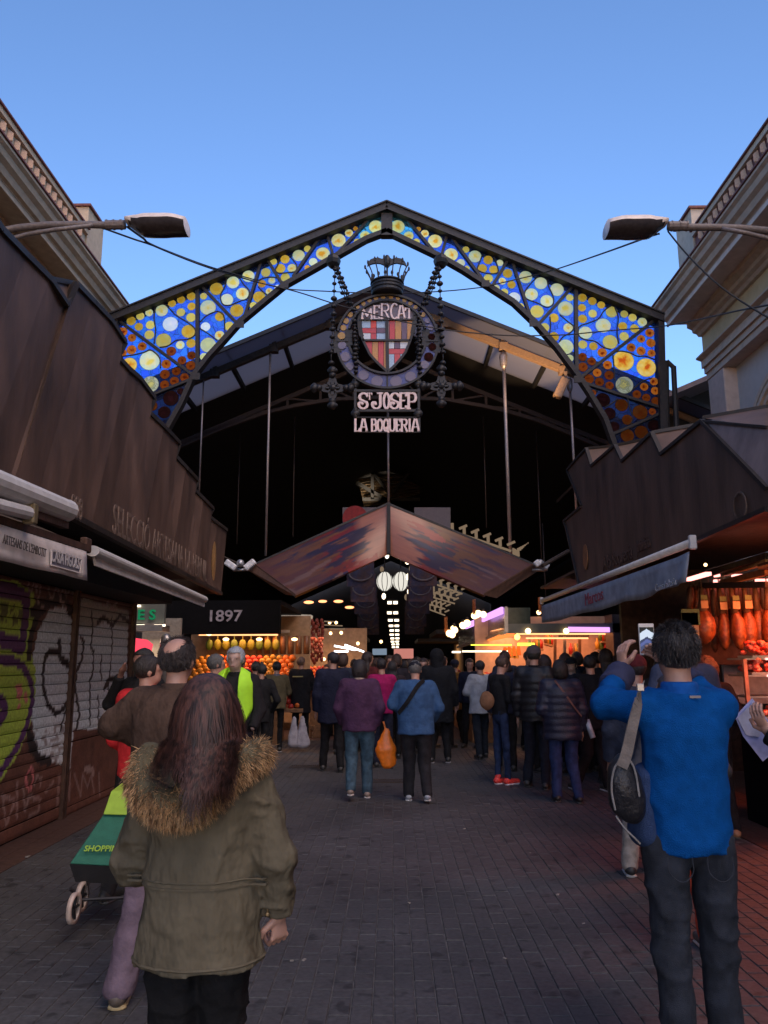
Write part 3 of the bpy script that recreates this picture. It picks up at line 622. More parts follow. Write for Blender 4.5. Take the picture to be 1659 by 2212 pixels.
q = MB(); q.prism([E5(x, y, -.03) for x, y in bat], (0, .05, 0)); q.ball(E5(828, 170, -.03), (.07, .07, .14), 8, 6); q.tube([E5(828, 225), E5(828, 372)], .02, 6); q.build('bat', M_chain, crown)
# bead chains
def beads(pts, step, r, name='bead_chain', wob=0.):
    P = [Vector(p) for p in pts]; q = MB(); q.tube(P, .012, 5)
    for a, b in zip(P[:-1], P[1:]):
        L = (b-a).length; n = max(1, int(L/step))
        for i in range(n):
            p = a+(b-a)*((i+.5)/n)+Vector((random.uniform(-wob, wob), random.uniform(-wob, wob), 0)); k = .75+.5*random.random()
            q.ball(p, (r*k, r*k, r*.7*k), 8, 5)
    q.build(name, M_chain, em, smooth=True)
for sx, hub in ((0, (355, 170)), (1, (1300, 170))):
    f = (lambda x: x) if not sx else (lambda x: 1655-x)
    beads([E5(f(375), 215, -.12), E5(f(367), 400, -.12), E5(f(362), 600, -.1), E5(f(340), 1000, -.05), E5(f(345), 1120)], .15, .062)
    for d_ in ((-14, 0), (4, .1), (22, -.08)):
        beads([E5(f(385+d_[0]*.3), 215, d_[1]), E5(f(430+d_[0]), 380, d_[1]), E5(f(508+d_[0]), 565, d_[1])], .11, .05, wob=.02)
    beads([E5(f(380), 215, .2), E5(f(470), 400, .2), E5(f(525), 565, .2)], .12, .03)
    beads([E5(f(545), 580), E5(f(548), 850, -.1), E5(f(548), 1160, -.05)], .085, .055, wob=.02)
    beads([E5(f(560), 600, .15), E5(f(566), 870, .15), E5(f(560), 1150, .1)], .1, .045, wob=.02)
    q = MB(); q.ball(E5(f(360), 175), (.16, .2, .16), 8, 6); q.tube([E5(f(360), 175), E5(f(378), 230)], .05, 6); q.build('hub', M_chain, em)
# crosses with openwork centres
for cx_, cy_ in ((352, 1278), (1300, 1262)):
    cr = empty('cross', Vector(E5(cx_, cy_))-em.location); cr.parent = em
    ring = []
    n = 16
    for i in range(n*4):
        a = 2*math.pi*i/(n*4); k = abs(math.cos(2*a)); rad = 62+50*k**2.2; ring.append((cx_+rad*math.cos(a), cy_+rad*math.sin(a)*.95))
    inner = []
    for i in range(n*4):
        a = 2*math.pi*i/(n*4); k = abs(math.cos(2*a)); rad = 34+34*k**2; inner.append((cx_+rad*math.cos(a), cy_+rad*math.sin(a)*.95))
    q = MB()
    for i in range(n*4):
        j_ = (i+1) % (n*4); q.prism([E5(*ring[i]), E5(*ring[j_]), E5(*inner[j_]), E5(*inner[i])], (0, .08, 0))
    for i in range(8):
        a = math.pi/4*i; q.bar(E5(cx_+16*math.cos(a), cy_+16*math.sin(a)), E5(cx_+62*math.cos(a), cy_+60*math.sin(a)), .07, .035)
    q.ball(E5(cx_, cy_), .08, 8, 6); q.build('star', M_chain, cr)
    for dx, dy in ((1, 0), (-1, 0), (0, 1), (0, -1)):
        q = MB(); q.tube([E5(cx_+95*dx, cy_+90*dy), E5(cx_+150*dx, cy_+145*dy)], .045, 6)
        for t, r_ in ((118, .075), (138, .06), (158, .095), (176, .05)): q.ball(E5(cx_+t*dx, cy_+t*.96*dy), r_, 7, 5)
        for s_ in (-1, 1): q.ball(E5(cx_+158*dx+s_*24*abs(dy), cy_+152*dy+s_*24*abs(dx)), .055, 6, 5)
        q.build('arm', M_chain, cr, smooth=True)
# ================================================================ kiosks on both sides with pleated rusty steel canopies
M_cort2 = MAT('corten_lit_face', (.13, .08, .062), .6, .2, .25, 2, .2, 30)  # paler corten for faces turned to the sky, light put into the colour
M_edge = MAT('dark_steel_edge', (.03, .024, .022), .5, .3, .2, 10)
M_engr = MAT('etched_lettering', (.17, .115, .09), .6, .2, .2, 20)
M_wht = MAT('white_awning_metal', (.55, .53, .52), .45, 0, .12, 5)
M_canvas = MAT('dirty_white_canvas', (.66, .58, .55), .85, 0, .18, 3, .25, 120)
M_grcanvas = MAT('grey_canvas', (.30, .33, .40), .85, 0, .2, 3, .25, 120)
M_plate = MAT('grey_plate', (.13, .12, .15), .7, 0, .1, 10)
M_inkd = MAT('dark_ink', (.09, .075, .07), .8, 0, .2, 20)
M_rust = MAT('rusty_painted_steel', (.075, .038, .026), .6, .2, .4, 5, .3, 40)
cL = lambda x, y: (x*.372, 493.7+y*.372)
cR = lambda x, y: (1152.1+x*.3056, 822.9+y*.3056)
# --- left canopy
kl = empty('market_kiosk', (-3.6, 6, 0), 0, 'left row of kiosks with graffiti shutters under a tall brown rusty steel canopy', 'kiosk')
Xo, Xi = -2.70, -2.735
topL = [(-560, -1040, Xo), (-300, -560, Xi), (-120, -190, Xo), (0, 0, Xo), (150, 155, Xi), (285, 290, Xo), (385, 440, Xi), (440, 320, Xo), (540, 425, Xi), (640, 530, Xo), (725, 660, Xo), (680, 745, Xi), (745, 815, Xo), (810, 870, Xi), (895, 985, Xo), (860, 1065, Xi), (950, 1150, Xo+.05), (1040, 1245, Xo), (1015, 1320, Xi), (1080, 1390, Xo+.05), (1145, 1460, Xo), (1125, 1515, Xi), (1180, 1570, Xo+.05), (1235, 1625, Xo), (1210, 1670, Xi), (1260, 1710, Xo+.04), (1315, 1750, Xo)]
def botL(x):            # the bottom edge in crop pixels
    return 1670+(x-415)*(2120-1670)/(1280-415)
ptsT = []; ptsB = []
for (x, y, X) in topL:
    u = max(0, min(1, (x-0)/1315.)); lean = -.42*(1-u)+(-.095)*u
    # where the fold line meets the bottom edge
    k = (2120-1670)/(1280-415); xb = (x-lean*y+lean*(1670-415*k))/(1-lean*k)
    ptsT.append(aX(*cL(x, y), X)); ptsB.append(aX(*cL(xb, botL(xb)), -2.72+(X+2.72)*.5))
for i in range(len(ptsT)-1):
    q = MB(); d = Vector((-.03, 0, 0)); q.prism([ptsB[i], ptsB[i+1], ptsT[i+1], ptsT[i]], d)
    q.build('canopy_panel', M_corten, kl)
for i in range(len(ptsT)-1):
    q = MB(); q.bar(ptsT[i], ptsT[i+1], .05, .05); q.build('canopy_edge', M_edge, kl)
q = MB()
for i in range(len(ptsB)-1): q.bar(ptsB[i], ptsB[i+1], .07, .05)
q.build('canopy_lower_edge', M_edge, kl)
# end face toward the market hall, folded roof and underside
a, b = ptsT[-1], ptsB[-1]
q = MB(); q.prism([a, b, Vector((-4.2, b.y+.1, b.z)), Vector((-4.2, a.y+.3, a.z-.1))], (0, .03, 0)); q.build('canopy_end', M_corten, kl)
for i in range(len(ptsT)-1):
    q = MB(); p0, p1 = ptsT[i], ptsT[i+1]; q.prism([p0-Vector((.03, 0, 0)), p1-Vector((.03, 0, 0)), Vector((-4.3, p1.y+.2, p1.z-.35)), Vector((-4.3, p0.y+.2, p0.z-.35))], (0, 0, -.02)); q.build('canopy_roof', M_cort2, kl)
# the triangular fold face
A, B, C_ = aX(*cL(285, 290), Xo), aX(*cL(440, 320), Xo-.12), aX(*cL(385, 440), Xo)
q = MB(); q.prism([A, B, C_], (-.04, 0, 0)); q.build('fold_face', M_cort2, kl)
for p, q_ in ((A, B), (A, C_), (B, C_)):
    q = MB(); q.bar(p, q_, .05, .04); q.build('fold_edge', M_edge, kl)
q = MB(); q.box((-3.55, 5.5, 2.93), (1.5, 13, .05)); q.build('soffit', M_black, kl)
# etched lettering on the canopy
def onL(x, y, X=-2.60): return aX(*cL(x, y), X)
def etched(s, p0, p1, size, parent, mat, X=-2.6, f=cL, xs=.8, lean=None, width=None):
    A, B = aX(*f(*p0), X), aX(*f(*p1), X); d = (B-A); w = d.length if width is None else width
    return text_mesh('lettering', s, size, mat, parent, A, d, Vector((0, 0, 1)) if lean is None else lean, .004, 'LEFT', xs, width=w)
etched('SELECCIÓ ARTESANA DE PERNIL', (650, 1765), (1200, 2050), .40, kl, M_engr, X=-2.55)
etched('888', (408, 1660), (472, 1695), .26, kl, M_engr, X=-2.60)
q = MB(); c0 = onL(1238, 1930, -2.57)
q.lathe(c0, [(.0, .0), (.13, .0), (.15, .012), (.0, .03)], 24, axis='x'); 
for i, v in enumerate(q.v): q.v[i] = (v[0], c0.y+(v[1]-c0.y)*.9, c0.z+(v[2]-c0.z)*1.9)
M_refl = MAT('golden_reflection', (.55, .33, .12), .35, .6, .3, 12); q.build('lamp_reflection_oval', M_refl, kl)  # golden oval standing for a lamp's reflection on the steel
for i, (a0, s0) in enumerate((((960, 1760), .5), ((1040, 1800), .55), ((1060, 1850), .5), ((1160, 1800), .4), ((1070, 1900), .45))):
    pass
# --- left shutters: slats carry the painted colours of the graffiti
def seg_d(px, py, pts):
    d = np.full(px.shape, 9e9)
    for (ax, ay), (bx, by) in zip(pts[:-1], pts[1:]):
        vx, vy = bx-ax, by-ay; t = np.clip(((px-ax)*vx+(py-ay)*vy)/(vx*vx+vy*vy+1e-9), 0, 1)
        d = np.minimum(d, np.hypot(px-ax-t*vx, py-ay-t*vy))
    return d
def inside(px, py, poly):
    r_ = np.zeros(px.shape, bool); n = len(poly)
    for i in range(n):
        (x1, y1), (x2, y2) = poly[i], poly[(i+1) % n]
        c_ = ((y1 > py) != (y2 > py)) & (px < (x2-x1)*(py-y1)/(y2-y1+1e-12)+x1); r_ ^= c_
    return r_
def vnoise(p, seed=0):
    # 3D value noise, p: (..., 3)
    i = np.floor(p).astype(np.int64); f = p-i; f = f*f*(3-2*f)
    def h(a, b, c_):
        n = (a*374761393+b*668265263+c_*2147483647+seed*974711) & 0xffffffff; n = ((n ^ (n >> 13))*1274126177) & 0xffffffff
        return ((n ^ (n >> 16)) & 0xffff)/65535.
    r_ = 0
    for dx in (0, 1):
        for dy in (0, 1):
            for dz in (0, 1):
                w = (f[..., 0] if dx else 1-f[..., 0])*(f[..., 1] if dy else 1-f[..., 1])*(f[..., 2] if dz else 1-f[..., 2])
                r_ = r_+w*h(i[..., 0]+dx, i[..., 1]+dy, i[..., 2]+dz)
    return r_*2-1
cS = lambda x, y: (x*.32252, 1097.2+y*.32252)          # crop (0,2000)-(900,3300), scale .5879 source px
XW = -3.6
cG = lambda x, y: (x*.20503, 1453.8+y*.20503)          # crop (0,2650)-(620,3350)
def W2(f, s):
    out = []
    for p in s.split():
        x, y = [float(t) for t in p.split(',')]; v = aX(*f(x, y), XW); out.append((v.y, v.z))
    return out
lime, purp, palebl, dark, brown, white, pink, wgrey = (.46, .60, .08), (.12, .038, .14), (.70, .74, .76), (.03, .022, .022), (.15, .062, .042), (.7, .6, .55), (.75, .22, .22), (.40, .27, .24)
def graffiti(y, z):
    c_ = np.empty(y.shape+(3,)); c_[:] = brown
    P3 = np.stack([y*3, z*3, y*0], -1); n = vnoise(P3*3, 3)*.5+vnoise(P3*9, 5)*.5
    c_ *= (1+.35*n)[..., None]
    def put(m, col, a=1.): c_[m] = c_[m]*(1-a)+np.array(col)*a
    # blue-white bubble letters
    put(inside(y, z, W2(cS, '215,1000 250,830 330,680 420,660 480,750 520,640 560,600 860,700 850,1000 840,1460 490,1490 470,1740 330,1700 240,1620 215,1450 185,1300')), palebl)
    put(inside(y, z, W2(cS, '520,620 560,600 700,640 860,690 855,800 700,760 640,800 520,800')), (.30, .27, .20), .8)
    rub = (vnoise(np.stack([y*14, z*30, y*0], -1), 8) > .25) & (z < 1.0); put(rub & inside(y, z, W2(cS, '185,1500 480,1350 480,1740 300,1690')), (.20, .12, .10), .7)
    # lime and purple piece at the near end
    put(inside(y, z, W2(cS, '-400,400 0,480 110,490 220,560 235,640 200,960 235,1080 235,1250 200,1450 120,1650 0,1830 -400,2300')), lime)
    for s, w in (('-300,500 0,540 100,560 180,610 165,760 145,930 60,900 -60,860', .075), ('-100,1010 0,1015 90,1025 160,1070 210,1180 215,1300 180,1450 120,1590 0,1770 -200,2000', .045), ('-60,1290 0,1290 25,1320 30,1370 0,1420 -60,1450', .06)):
        put(seg_d(y, z, W2(cS, s)) < w, purp)
    put(inside(y, z, W2(cS, '0,630 90,630 150,690 150,800 60,790 0,760')) & (n > -.1), (.08, .06, .04), .8)
    for s in ('103,1190 120,1170 145,1190 148,1240 135,1290 110,1270', '155,1240 170,1230 185,1260 180,1300 165,1310', '110,1310 135,1300 135,1350 115,1350'): put(inside(y, z, W2(cS, s)), pink)
    # black letter outlines
    for s, w in (('470,1060 430,1030 400,1000 395,900', .045), ('440,1040 380,970 330,960 300,1000 285,1100 290,1220 320,1320 370,1375 420,1350 450,1290', .032), ('540,870 560,900 545,1020 510,1090 500,1200 520,1330 530,1380 510,1470', .03), ('610,700 620,800 605,940 625,960 620,1110 600,1150 600,1450', .022), ('680,990 670,1080 680,1150', .02), ('650,1260 660,1300 655,1440', .02), ('745,740 750,900 735,1100 720,1180 730,1250 725,1440', .02), ('700,1200 730,1150 770,1140 800,1170 810,1240', .045), ('215,700 280,640 420,610 480,700', .06), ('190,1000 205,850 260,700 330,640', .05), ('190,1500 200,1600 260,1680 330,1700', .05), ('400,1490 440,1350', .02), ('650,770 690,730 750,790 800,720 860,760', .03)):
        put(seg_d(y, z, W2(cS, s)) < w, dark)
    put(inside(y, z, W2(cS, '185,1480 215,1500 260,1640 300,1700 230,1660 190,1580')), dark)
    # chalky tags
    for s, w in (('185,450 190,540 210,560 235,450 200,430 185,450', .015), ('235,480 240,570 262,450 270,560', .015), ('262,560 250,640 290,660', .015), ('320,500 330,590 350,600 380,520 400,600 430,510 440,590 480,520 490,600', .018), ('400,620 440,660', .02), ('680,650 700,660 720,630 750,660 780,640', .016), ('735,680 780,690', .014)): put(seg_d(y, z, W2(cS, s)) < w, wgrey if w != .018 else (.30, .21, .19))
    for s, w, col, a in (('20,1290 60,1600 150,1350 40,1300', .02, wgrey, .6), ('175,1150 175,1500', .02, wgrey, .6), ('240,1200 260,1450 300,1300 420,1330 400,1450 300,1520', .02, wgrey, .6), ('300,1230 260,1120 320,990 350,1080 320,1230', .02, pink, .8), ('360,1180 380,1080 430,1120 420,1200', .016, wgrey, .7), ('480,1250 560,1140', .02, wgrey, .6), ('620,1080 600,1400', .03, wgrey, .5), ('700,1050 730,1340 740,1060', .02, wgrey, .5), ('780,1060 850,1290 870,1060 920,1200 960,1080 990,1250', .018, wgrey, .5), ('1040,1060 1050,1290', .018, wgrey, .5), ('900,1010 970,1020 980,1060', .04, wgrey, .8)):
        put(seg_d(y, z, W2(cG, s)) < w, col, a)
    return np.clip(c_, .004, 1)
M_shut = MAT('painted_shutter', (1, 1, 1), .55, .1, .22, 14, .25, 60, attr='paint')
def slat(y0, y1, z0, z1, parent, name='slat', step=.016, depth=.012):
    ny = max(2, int((y1-y0)/step)); ys = np.linspace(y0, y1, ny+1)
    prof = [(-.010, z0), (0., z0+.006), (.004+depth*.3, (z0*2+z1)/3), (.006, (z0+2*z1)/3), (.002, z1-.006), (-.010, z1-.001)]
    extra = int((z1-z0)/.03)
    if extra > 5: prof = [(-.010, z0), (0, z0+.004)]+[(.001, z0+(z1-z0)*i/extra) for i in range(1, extra)]+[(0, z1-.004), (-.010, z1)]
    nz = len(prof)
    v = np.zeros((ny+1, nz, 3)); v[..., 0] = XW+np.array([p[0] for p in prof])[None, :]; v[..., 1] = ys[:, None]; v[..., 2] = np.array([p[1] for p in prof])[None, :]
    col = graffiti(v[..., 1], v[..., 2]).reshape(-1, 3); off = np.array(root_loc(parent)); vv = (v.reshape(-1, 3)-off)
    idx = np.arange((ny+1)*nz).reshape(ny+1, nz); f = np.stack([idx[:-1, :-1], idx[1:, :-1], idx[1:, 1:], idx[:-1, 1:]], -1).reshape(-1, 4)
    me = bpy.data.meshes.new(name); me.from_pydata(vv.tolist(), [], f.tolist()); me.update()
    at = me.color_attributes.new('paint', 'FLOAT_COLOR', 'POINT'); at.data.foreach_set('color', np.concatenate([col, np.ones((len(col), 1))], 1).astype(np.float32).ravel())
    return link(name, me, parent, M_shut)
zt = 2.46
cols = [(7.52+.0, 'a')]
spans = [(4.55, 7.0, 0), (7.02, 8.96, 0), (9.06, 10.98, .95)]
# shutters run between the posts at y 4.5, 8.99 (seen at the joint) and 11.0
sp = [(4.3, 8.9, .0), (9.02, 10.94, .78)]
for (y0, y1, zb) in sp:
    sh = empty('shutter', Vector((XW, (y0+y1)/2, 0))-kl.location); sh.parent = kl
    z = zb+.14 if zb == 0 else zb+.01
    while z < zt:
        slat(y0, y1, z, min(z+.105, zt), sh); z += .108
    if zb == 0: slat(y0, y1, .015, .13, sh, 'bottom_rail')
    else: slat(y0, y1, .09, zb, sh, 'counter_panel'); slat(y0, y1, .0, .085, sh, 'bottom_rail')
for y in (4.2, 8.96, 10.99):
    for k, (dy, w) in enumerate(((-.035, .03), (.035, .035))):
        q = MB(); q.box((XW+.01, y+dy, 1.25), (.07, w, 2.5)); q.build('shutter_guide', M_rust, kl)
q = MB(); q.box((XW-.06, 7.7, 1.25), (.08, 6.9, 2.5)); q.build('back_panel', M_black, kl)
q = MB(); q.box((XW-.75, 11.08, 1.3), (1.4, .1, 2.6)); q.build('side_wall', M_rust, kl)
q = MB(); q.box((-3.35, 7.7, 2.62), (.5, 6.9, .3)); q.build('lintel', M_hall, kl)
for i, (px, py) in enumerate(((135, 1783), (168, 1772), (250, 1742), (210, 1757))):
    p = aX(px, py, XW+.03)
    if i < 3: q = MB(); q.box(p, (.02, .16, .03)); q.build('handle', M_wht, kl, bevel=.005)
# --- left awnings
def awning_cassette(name, pa, pb, r, label, Xp=-2.5):
    A, B = aX(*pa, Xp), aX(*pb, Xp); d = (B-A).normalized()
    t = empty(name, A, 0, label, 'awning')
    q = MB(); prof = []
    up = Vector((0, 0, 1)); sx = Vector((1, 0, 0))
    for k in range(14):
        a = 2*math.pi*k/14; prof.append(sx*(r*1.05*math.cos(a))+up*(r*.85*math.sin(a)))
    q.prism([A+p for p in prof], B-A); q.build('cassette', M_wht, t, smooth=False)
    return t, A, B
t1, A, B = awning_cassette('awning', (-120, 1000), (140, 1103), .10, 'white roller awning box nearest the camera on the left kiosk', -2.45)
q = MB(); q.ball(B, (.105, .05, .088), 14, 8); q.build('end_cap', M_wht, t1, smooth=True)
q = MB(); q.bar(A+Vector((.0, 0, -.11)), B+Vector((0, .02, -.11)), .06, .05); q.build('rail', M_rust, t1)
a_, b_ = aX(-60, 1078, -2.4), aX(60, 1108, -2.4)
q = MB(); q.tube([a_, b_], .045, 10); q.build('folding_arm', M_wht, t1)
q = MB(); q.box(b_+Vector((0, .04, 0)), (.08, .07, .14)); q.build('arm_joint', MAT('brass_joint', (.30, .24, .14), .4, .6), t1, bevel=.01)
# hanging valance with lettering
vt = empty('awning_valance', aX(100, 1180, -2.45), 0, 'dirty white canvas valance lettered CASA FIGOLS in a grey plate', 'valance')
v00, v01, v10, v11 = aX(-160, 1082, -2.45), aX(-160, 1172, -2.45), aX(187, 1191, -2.45), aX(187, 1254, -2.45)
q = MB(); n = 24; g = []
for i in range(n+1):
    t = i/n
    for k in range(5):
        s = k/4; p = (v00*(1-t)+v10*t)*(1-s)+(v01*(1-t)+v11*t)*s; p.x += .012*math.sin(t*19)*s+.01*math.sin(t*7+2)*s; q.v.append(tuple(p))
for i in range(n):
    for k in range(4): b = i*5+k; q.f.append((b, b+1, b+6, b+5))
vc = q.build('canvas', M_canvas, vt, smooth=True)
m = vc.modifiers.new('thick', 'SOLIDIFY'); m.thickness = .004
q = MB(); q.bar(v00+Vector((-.02, 0, .03)), v10+Vector((-.02, 0, .03)), .05, .05); q.bar(v00+Vector((-.6, 0, .35)), v10+Vector((-.6, 0, .35)), .04, .04); q.build('front_bar', M_rust, vt)
q = MB(); q.prism([v00+Vector((-.02, 0, .03)), v10+Vector((-.02, 0, .03)), v10+Vector((-.9, -.0, .42)), v00+Vector((-.9, 0, .42))], (0, 0, .01)); q.build('awning_cloth', MAT('brown_awning_cloth', (.10, .07, .05), .9, 0, .3, 6), vt)
xdir = (v11-v01).normalized()
cV = lambda x, y: (x*.16534, 1097.2+y*.16534)          # crop (0,2000)-(500,2500)
VX = -2.425
P0, P1 = aX(*cV(35, 460), VX), aX(*cV(598, 645), VX)
text_mesh('lettering', "ARTESANS DE L'EMBOTIT", .085, M_inkd, vt, P0, P1-P0, (0, 0, 1), .002, 'LEFT', width=(P1-P0).length)
pc = [aX(*cV(x, y), VX-.008) for x, y in ((662, 545), (1055, 668), (1035, 850), (655, 745))]
q = MB(); q.prism(pc, (.004, 0, 0)); q.build('name_plate', M_plate, vt)
fr = MB()
for a, b in zip(pc, pc[1:]+pc[:1]): fr.bar(a+Vector((.006, 0, 0)), b+Vector((.006, 0, 0)), .008, .008)
fr.build('plate_border', M_canvas, vt)
P0, P1 = aX(*cV(668, 690), VX), aX(*cV(1035, 795), VX)
text_mesh('lettering', 'CASA FIGOLS', .125, MAT('pale_lettering', (.5, .46, .47), .8), vt, P0, P1-P0, (0, 0, 1), .002, 'LEFT', width=(P1-P0).length, bold=.02)
# second awning
t2, A, B = awning_cassette('awning', (200, 1190), (440, 1303-8), .055, 'long thin white roller awning under the far end of the left rusty canopy', -2.5)
a0, b0 = aX(203, 1194, -2.5), aX(441, 1296, -2.5)
q = MB(); h0, h1 = aX(208, 1222, -2.5), aX(442, 1311, -2.5)
q.prism([a0, b0, h1, h0], (-.02, 0, 0)); q.build('front_board', M_canvas, t2)
q = MB(); q.bar(a0+Vector((-.2, 0, .06)), b0+Vector((-.2, 0, .06)), .2, .03); q.build('rail', M_rust, t2)
q = MB(); p = aX(185, 1178, -2.5); q.box(p, (.06, .12, .12)); q.build('bracket', M_rust, t2, bevel=.01)

# --- right canopy
kr = empty('market_kiosk', (3.6, 7, 0), 0, 'right kiosk with big dark rusty steel canopy above the ham and meat stall', 'kiosk')
XR = 2.72
P = lambda x, y, X=XR: aX(*cR(x, y), X)
face = [(240, 630), (300, 560), (375, 478), (413, 600), (580, 455), (630, 567), (838, 368), (905, 517), (1192, 282)]
# three folded panels of the big street face
q = MB(); pan = [[(240, 630), (300, 560), (375, 478), (413, 600), (413, 1400), (325, 1440), (235, 1040), (218, 990), (345, 885)], [(413, 600), (580, 455), (630, 567), (640, 1340), (413, 1400)], [(630, 567), (838, 368), (905, 517), (930, 1215), (640, 1340)], [(905, 517), (1192, 282), (1320, 415), (1470, 565), (1659, 762), (1659, 905), (1100, 1150), (930, 1215)]]
for k, pl_ in enumerate(pan):
    q = MB(); q.prism([P(*p) for p in pl_], (.03, 0, 0)); q.build('canopy_panel', M_corten, kr)
ext = [P(1659, 762), P(1659, 905)]
e2 = [Vector((XR, ext[0].y-1.4, ext[0].z-.75)), Vector((XR, ext[1].y-1.6, ext[1].z+.02))]
q = MB(); q.prism([ext[0], ext[1], e2[1], e2[0]], (.03, 0, 0)); q.build('canopy_panel', M_corten, kr)
teeth = [((375, 478), (413, 600), (556, 462)), ((580, 455), (630, 567), (782, 412)), ((838, 368), (905, 517), (1152, 312))]
for a, b, c_ in teeth:
    A, B, C_ = P(*a, XR+.01), P(*b, XR+.01), P(*c_, XR+.42)
    q = MB(); q.prism([A, B, C_], (.02, .0, .0)); q.build('fold_face', M_cort2, kr)
    q = MB(); q.bar(A, C_, .06, .035); q.build('canopy_edge', M_edge, kr)
edge = [(218, 990), (345, 885), (240, 630), (300, 560), (375, 478), (413, 600), (580, 455), (630, 567), (838, 368), (905, 517), (1192, 282), (1659, 762)]
for a, b in zip(edge[:-1], edge[1:]):
    q = MB(); q.bar(P(*a), P(*b), .045, .035); q.build('canopy_edge', M_edge, kr)
for a, b in (((218, 990), (235, 1040)), ((235, 1040), (325, 1440)), ((1100, 1150), (1659, 905))):
    q = MB(); q.bar(P(*a), P(*b), .05, .04); q.build('canopy_edge', M_edge, kr)
# end face turned to the street, two folded sheets
A = P(1192, 282); Bq = P(1659, 762); D = aY(*cR(1659, 325), A.y-.9); Etop = aY(*cR(1659, 182), A.y-.2)
A2 = P(1200, 262, XR+.05)
q = MB(); q.prism([A, Bq, e2[0], e2[0]+Vector((1.6, .0, .9)), D+Vector((1.2, 0, 0)), D], (0, .03, 0.01)); q.build('canopy_panel', MAT('weathered_lilac_lit_steel', (.17, .125, .12), .6, .2, .35, 3, .3, 30, stretch=(1, 1, .4)), kr)  # camera-facing end sheet, its brightness painted into the weathered lilac
q = MB(); q.prism([A2, D+Vector((0, .03, 0)), D+Vector((1.2, .03, 0)), Etop+Vector((1.6, 0, .1)), Etop], (0, .03, 0.01)); q.build('canopy_panel', M_cort2, kr)
q = MB(); q.bar(A2, Etop, .05, .03); q.bar(A, D, .04, .02); q.build('canopy_edge', M_edge, kr)
q = MB(); q.box((3.75, 10, 3.0), (1.9, 9.6, .04)); q.build('soffit', M_rust, kr)
q = MB(); q.prism([P(413, 600, 3.3), P(1192, 290, 3.3), P(1192, 290, 5.2)+Vector((0, 0, -1)), P(413, 600, 5.2)+Vector((0, 0, -1))], (0, 0, -.03)); q.build('canopy_roof', M_cort2, kr)
etched('A la Boqueria', (495, 1345), (700, 1255), .26, kr, MAT('faint_etching', (.085, .045, .035), .6, .2), X=XR-.01, f=cR)
etched('Jamón Ibérico', (735, 1215), (830, 1175), .20, kr, M_engr if False else bpy.data.materials['faint_etching'], X=XR-.01, f=cR)
q = MB(); c0 = P(365, 1245, XR-.02); q.lathe(c0, [(0, 0), (.13, 0), (.13, .012), (0, .012)], 20, axis='x')
q.v = [(v[0], v[1], c0.z+(v[2]-c0.z)*1.35) for v in q.v]; q.build('round_emblem', MAT('copper_disc', (.30, .13, .055), .5, .3), kr)
q = MB(); c0 = P(1455, 885, XR-.02); 
q.lathe(c0, [(.10, 0), (.115, 0), (.115, .01), (.10, .01)], 20, axis='x', cap=False); q.build('round_emblem', M_engr, kr)
# awning over the meat stall
t3 = empty('awning', P(650, 1300), 0, 'grey canvas awning valance with faded red lettering above the meat stall', 'awning')
XA = 2.55
a0, b0 = P(60, 1555, XA), P(1125, 1140, XA)
q = MB(); q.tube([a0, b0], .035, 10); q.build('front_tube', M_wht, t3, smooth=True)
for c_ in (a0, b0): q = MB(); q.box(c_, (.06, .05, .12)); q.build('tube_cap', M_wht, t3, bevel=.008)
lo = [(60, 1710), (200, 1690), (340, 1640), (480, 1625), (640, 1560), (760, 1545), (900, 1480), (1020, 1450), (1095, 1420)]
up = [(60, 1590)]+[(x, 1590+(x-60)*(1215-1590)/(1105-60)) for x, _ in lo[1:-1]]+[(1105, 1205)]
q = MB(); n = len(lo); NN = 40
def li(L, t):
    u = t*(len(L)-1); i = min(int(u), len(L)-2); f = u-i; return (L[i][0]*(1-f)+L[i+1][0]*f, L[i][1]*(1-f)+L[i+1][1]*f)
for i in range(NN+1):
    t = i/NN; U, Lw = li(up, t), li(lo, t)
    for k in range(5):
        s = k/4; p = P(U[0]*(1-s)+Lw[0]*s, U[1]*(1-s)+Lw[1]*s, XA); p.x += .02*math.sin(t*31)*s+.015*math.sin(t*12)*s; q.v.append(tuple(p))
for i in range(NN):
    for k in range(4): b = i*5+k; q.f.append((b, b+5, b+6, b+1))
vc = q.build('canvas', M_grcanvas, t3, smooth=True); m = vc.modifiers.new('thick', 'SOLIDIFY'); m.thickness = .004
q = MB(); q.prism([a0+Vector((.02, 0, .0)), b0+Vector((.02, 0, .0)), b0+Vector((.9, .2, .35)), a0+Vector((.9, .2, .35))], (0, 0, .01)); q.build('awning_cloth', MAT('dark_awning_cloth', (.03, .025, .03), .9), t3)
etched('Marcos', (365, 1590), (490, 1545), .22, t3, MAT('faded_red_print', (.30, .07, .09), .85), X=XA-.04, f=cR)
etched('Cansaladeria', (862, 1490), (1010, 1440), .10, t3, MAT('pale_print', (.34, .36, .40), .85), X=XA-.045, f=cR)

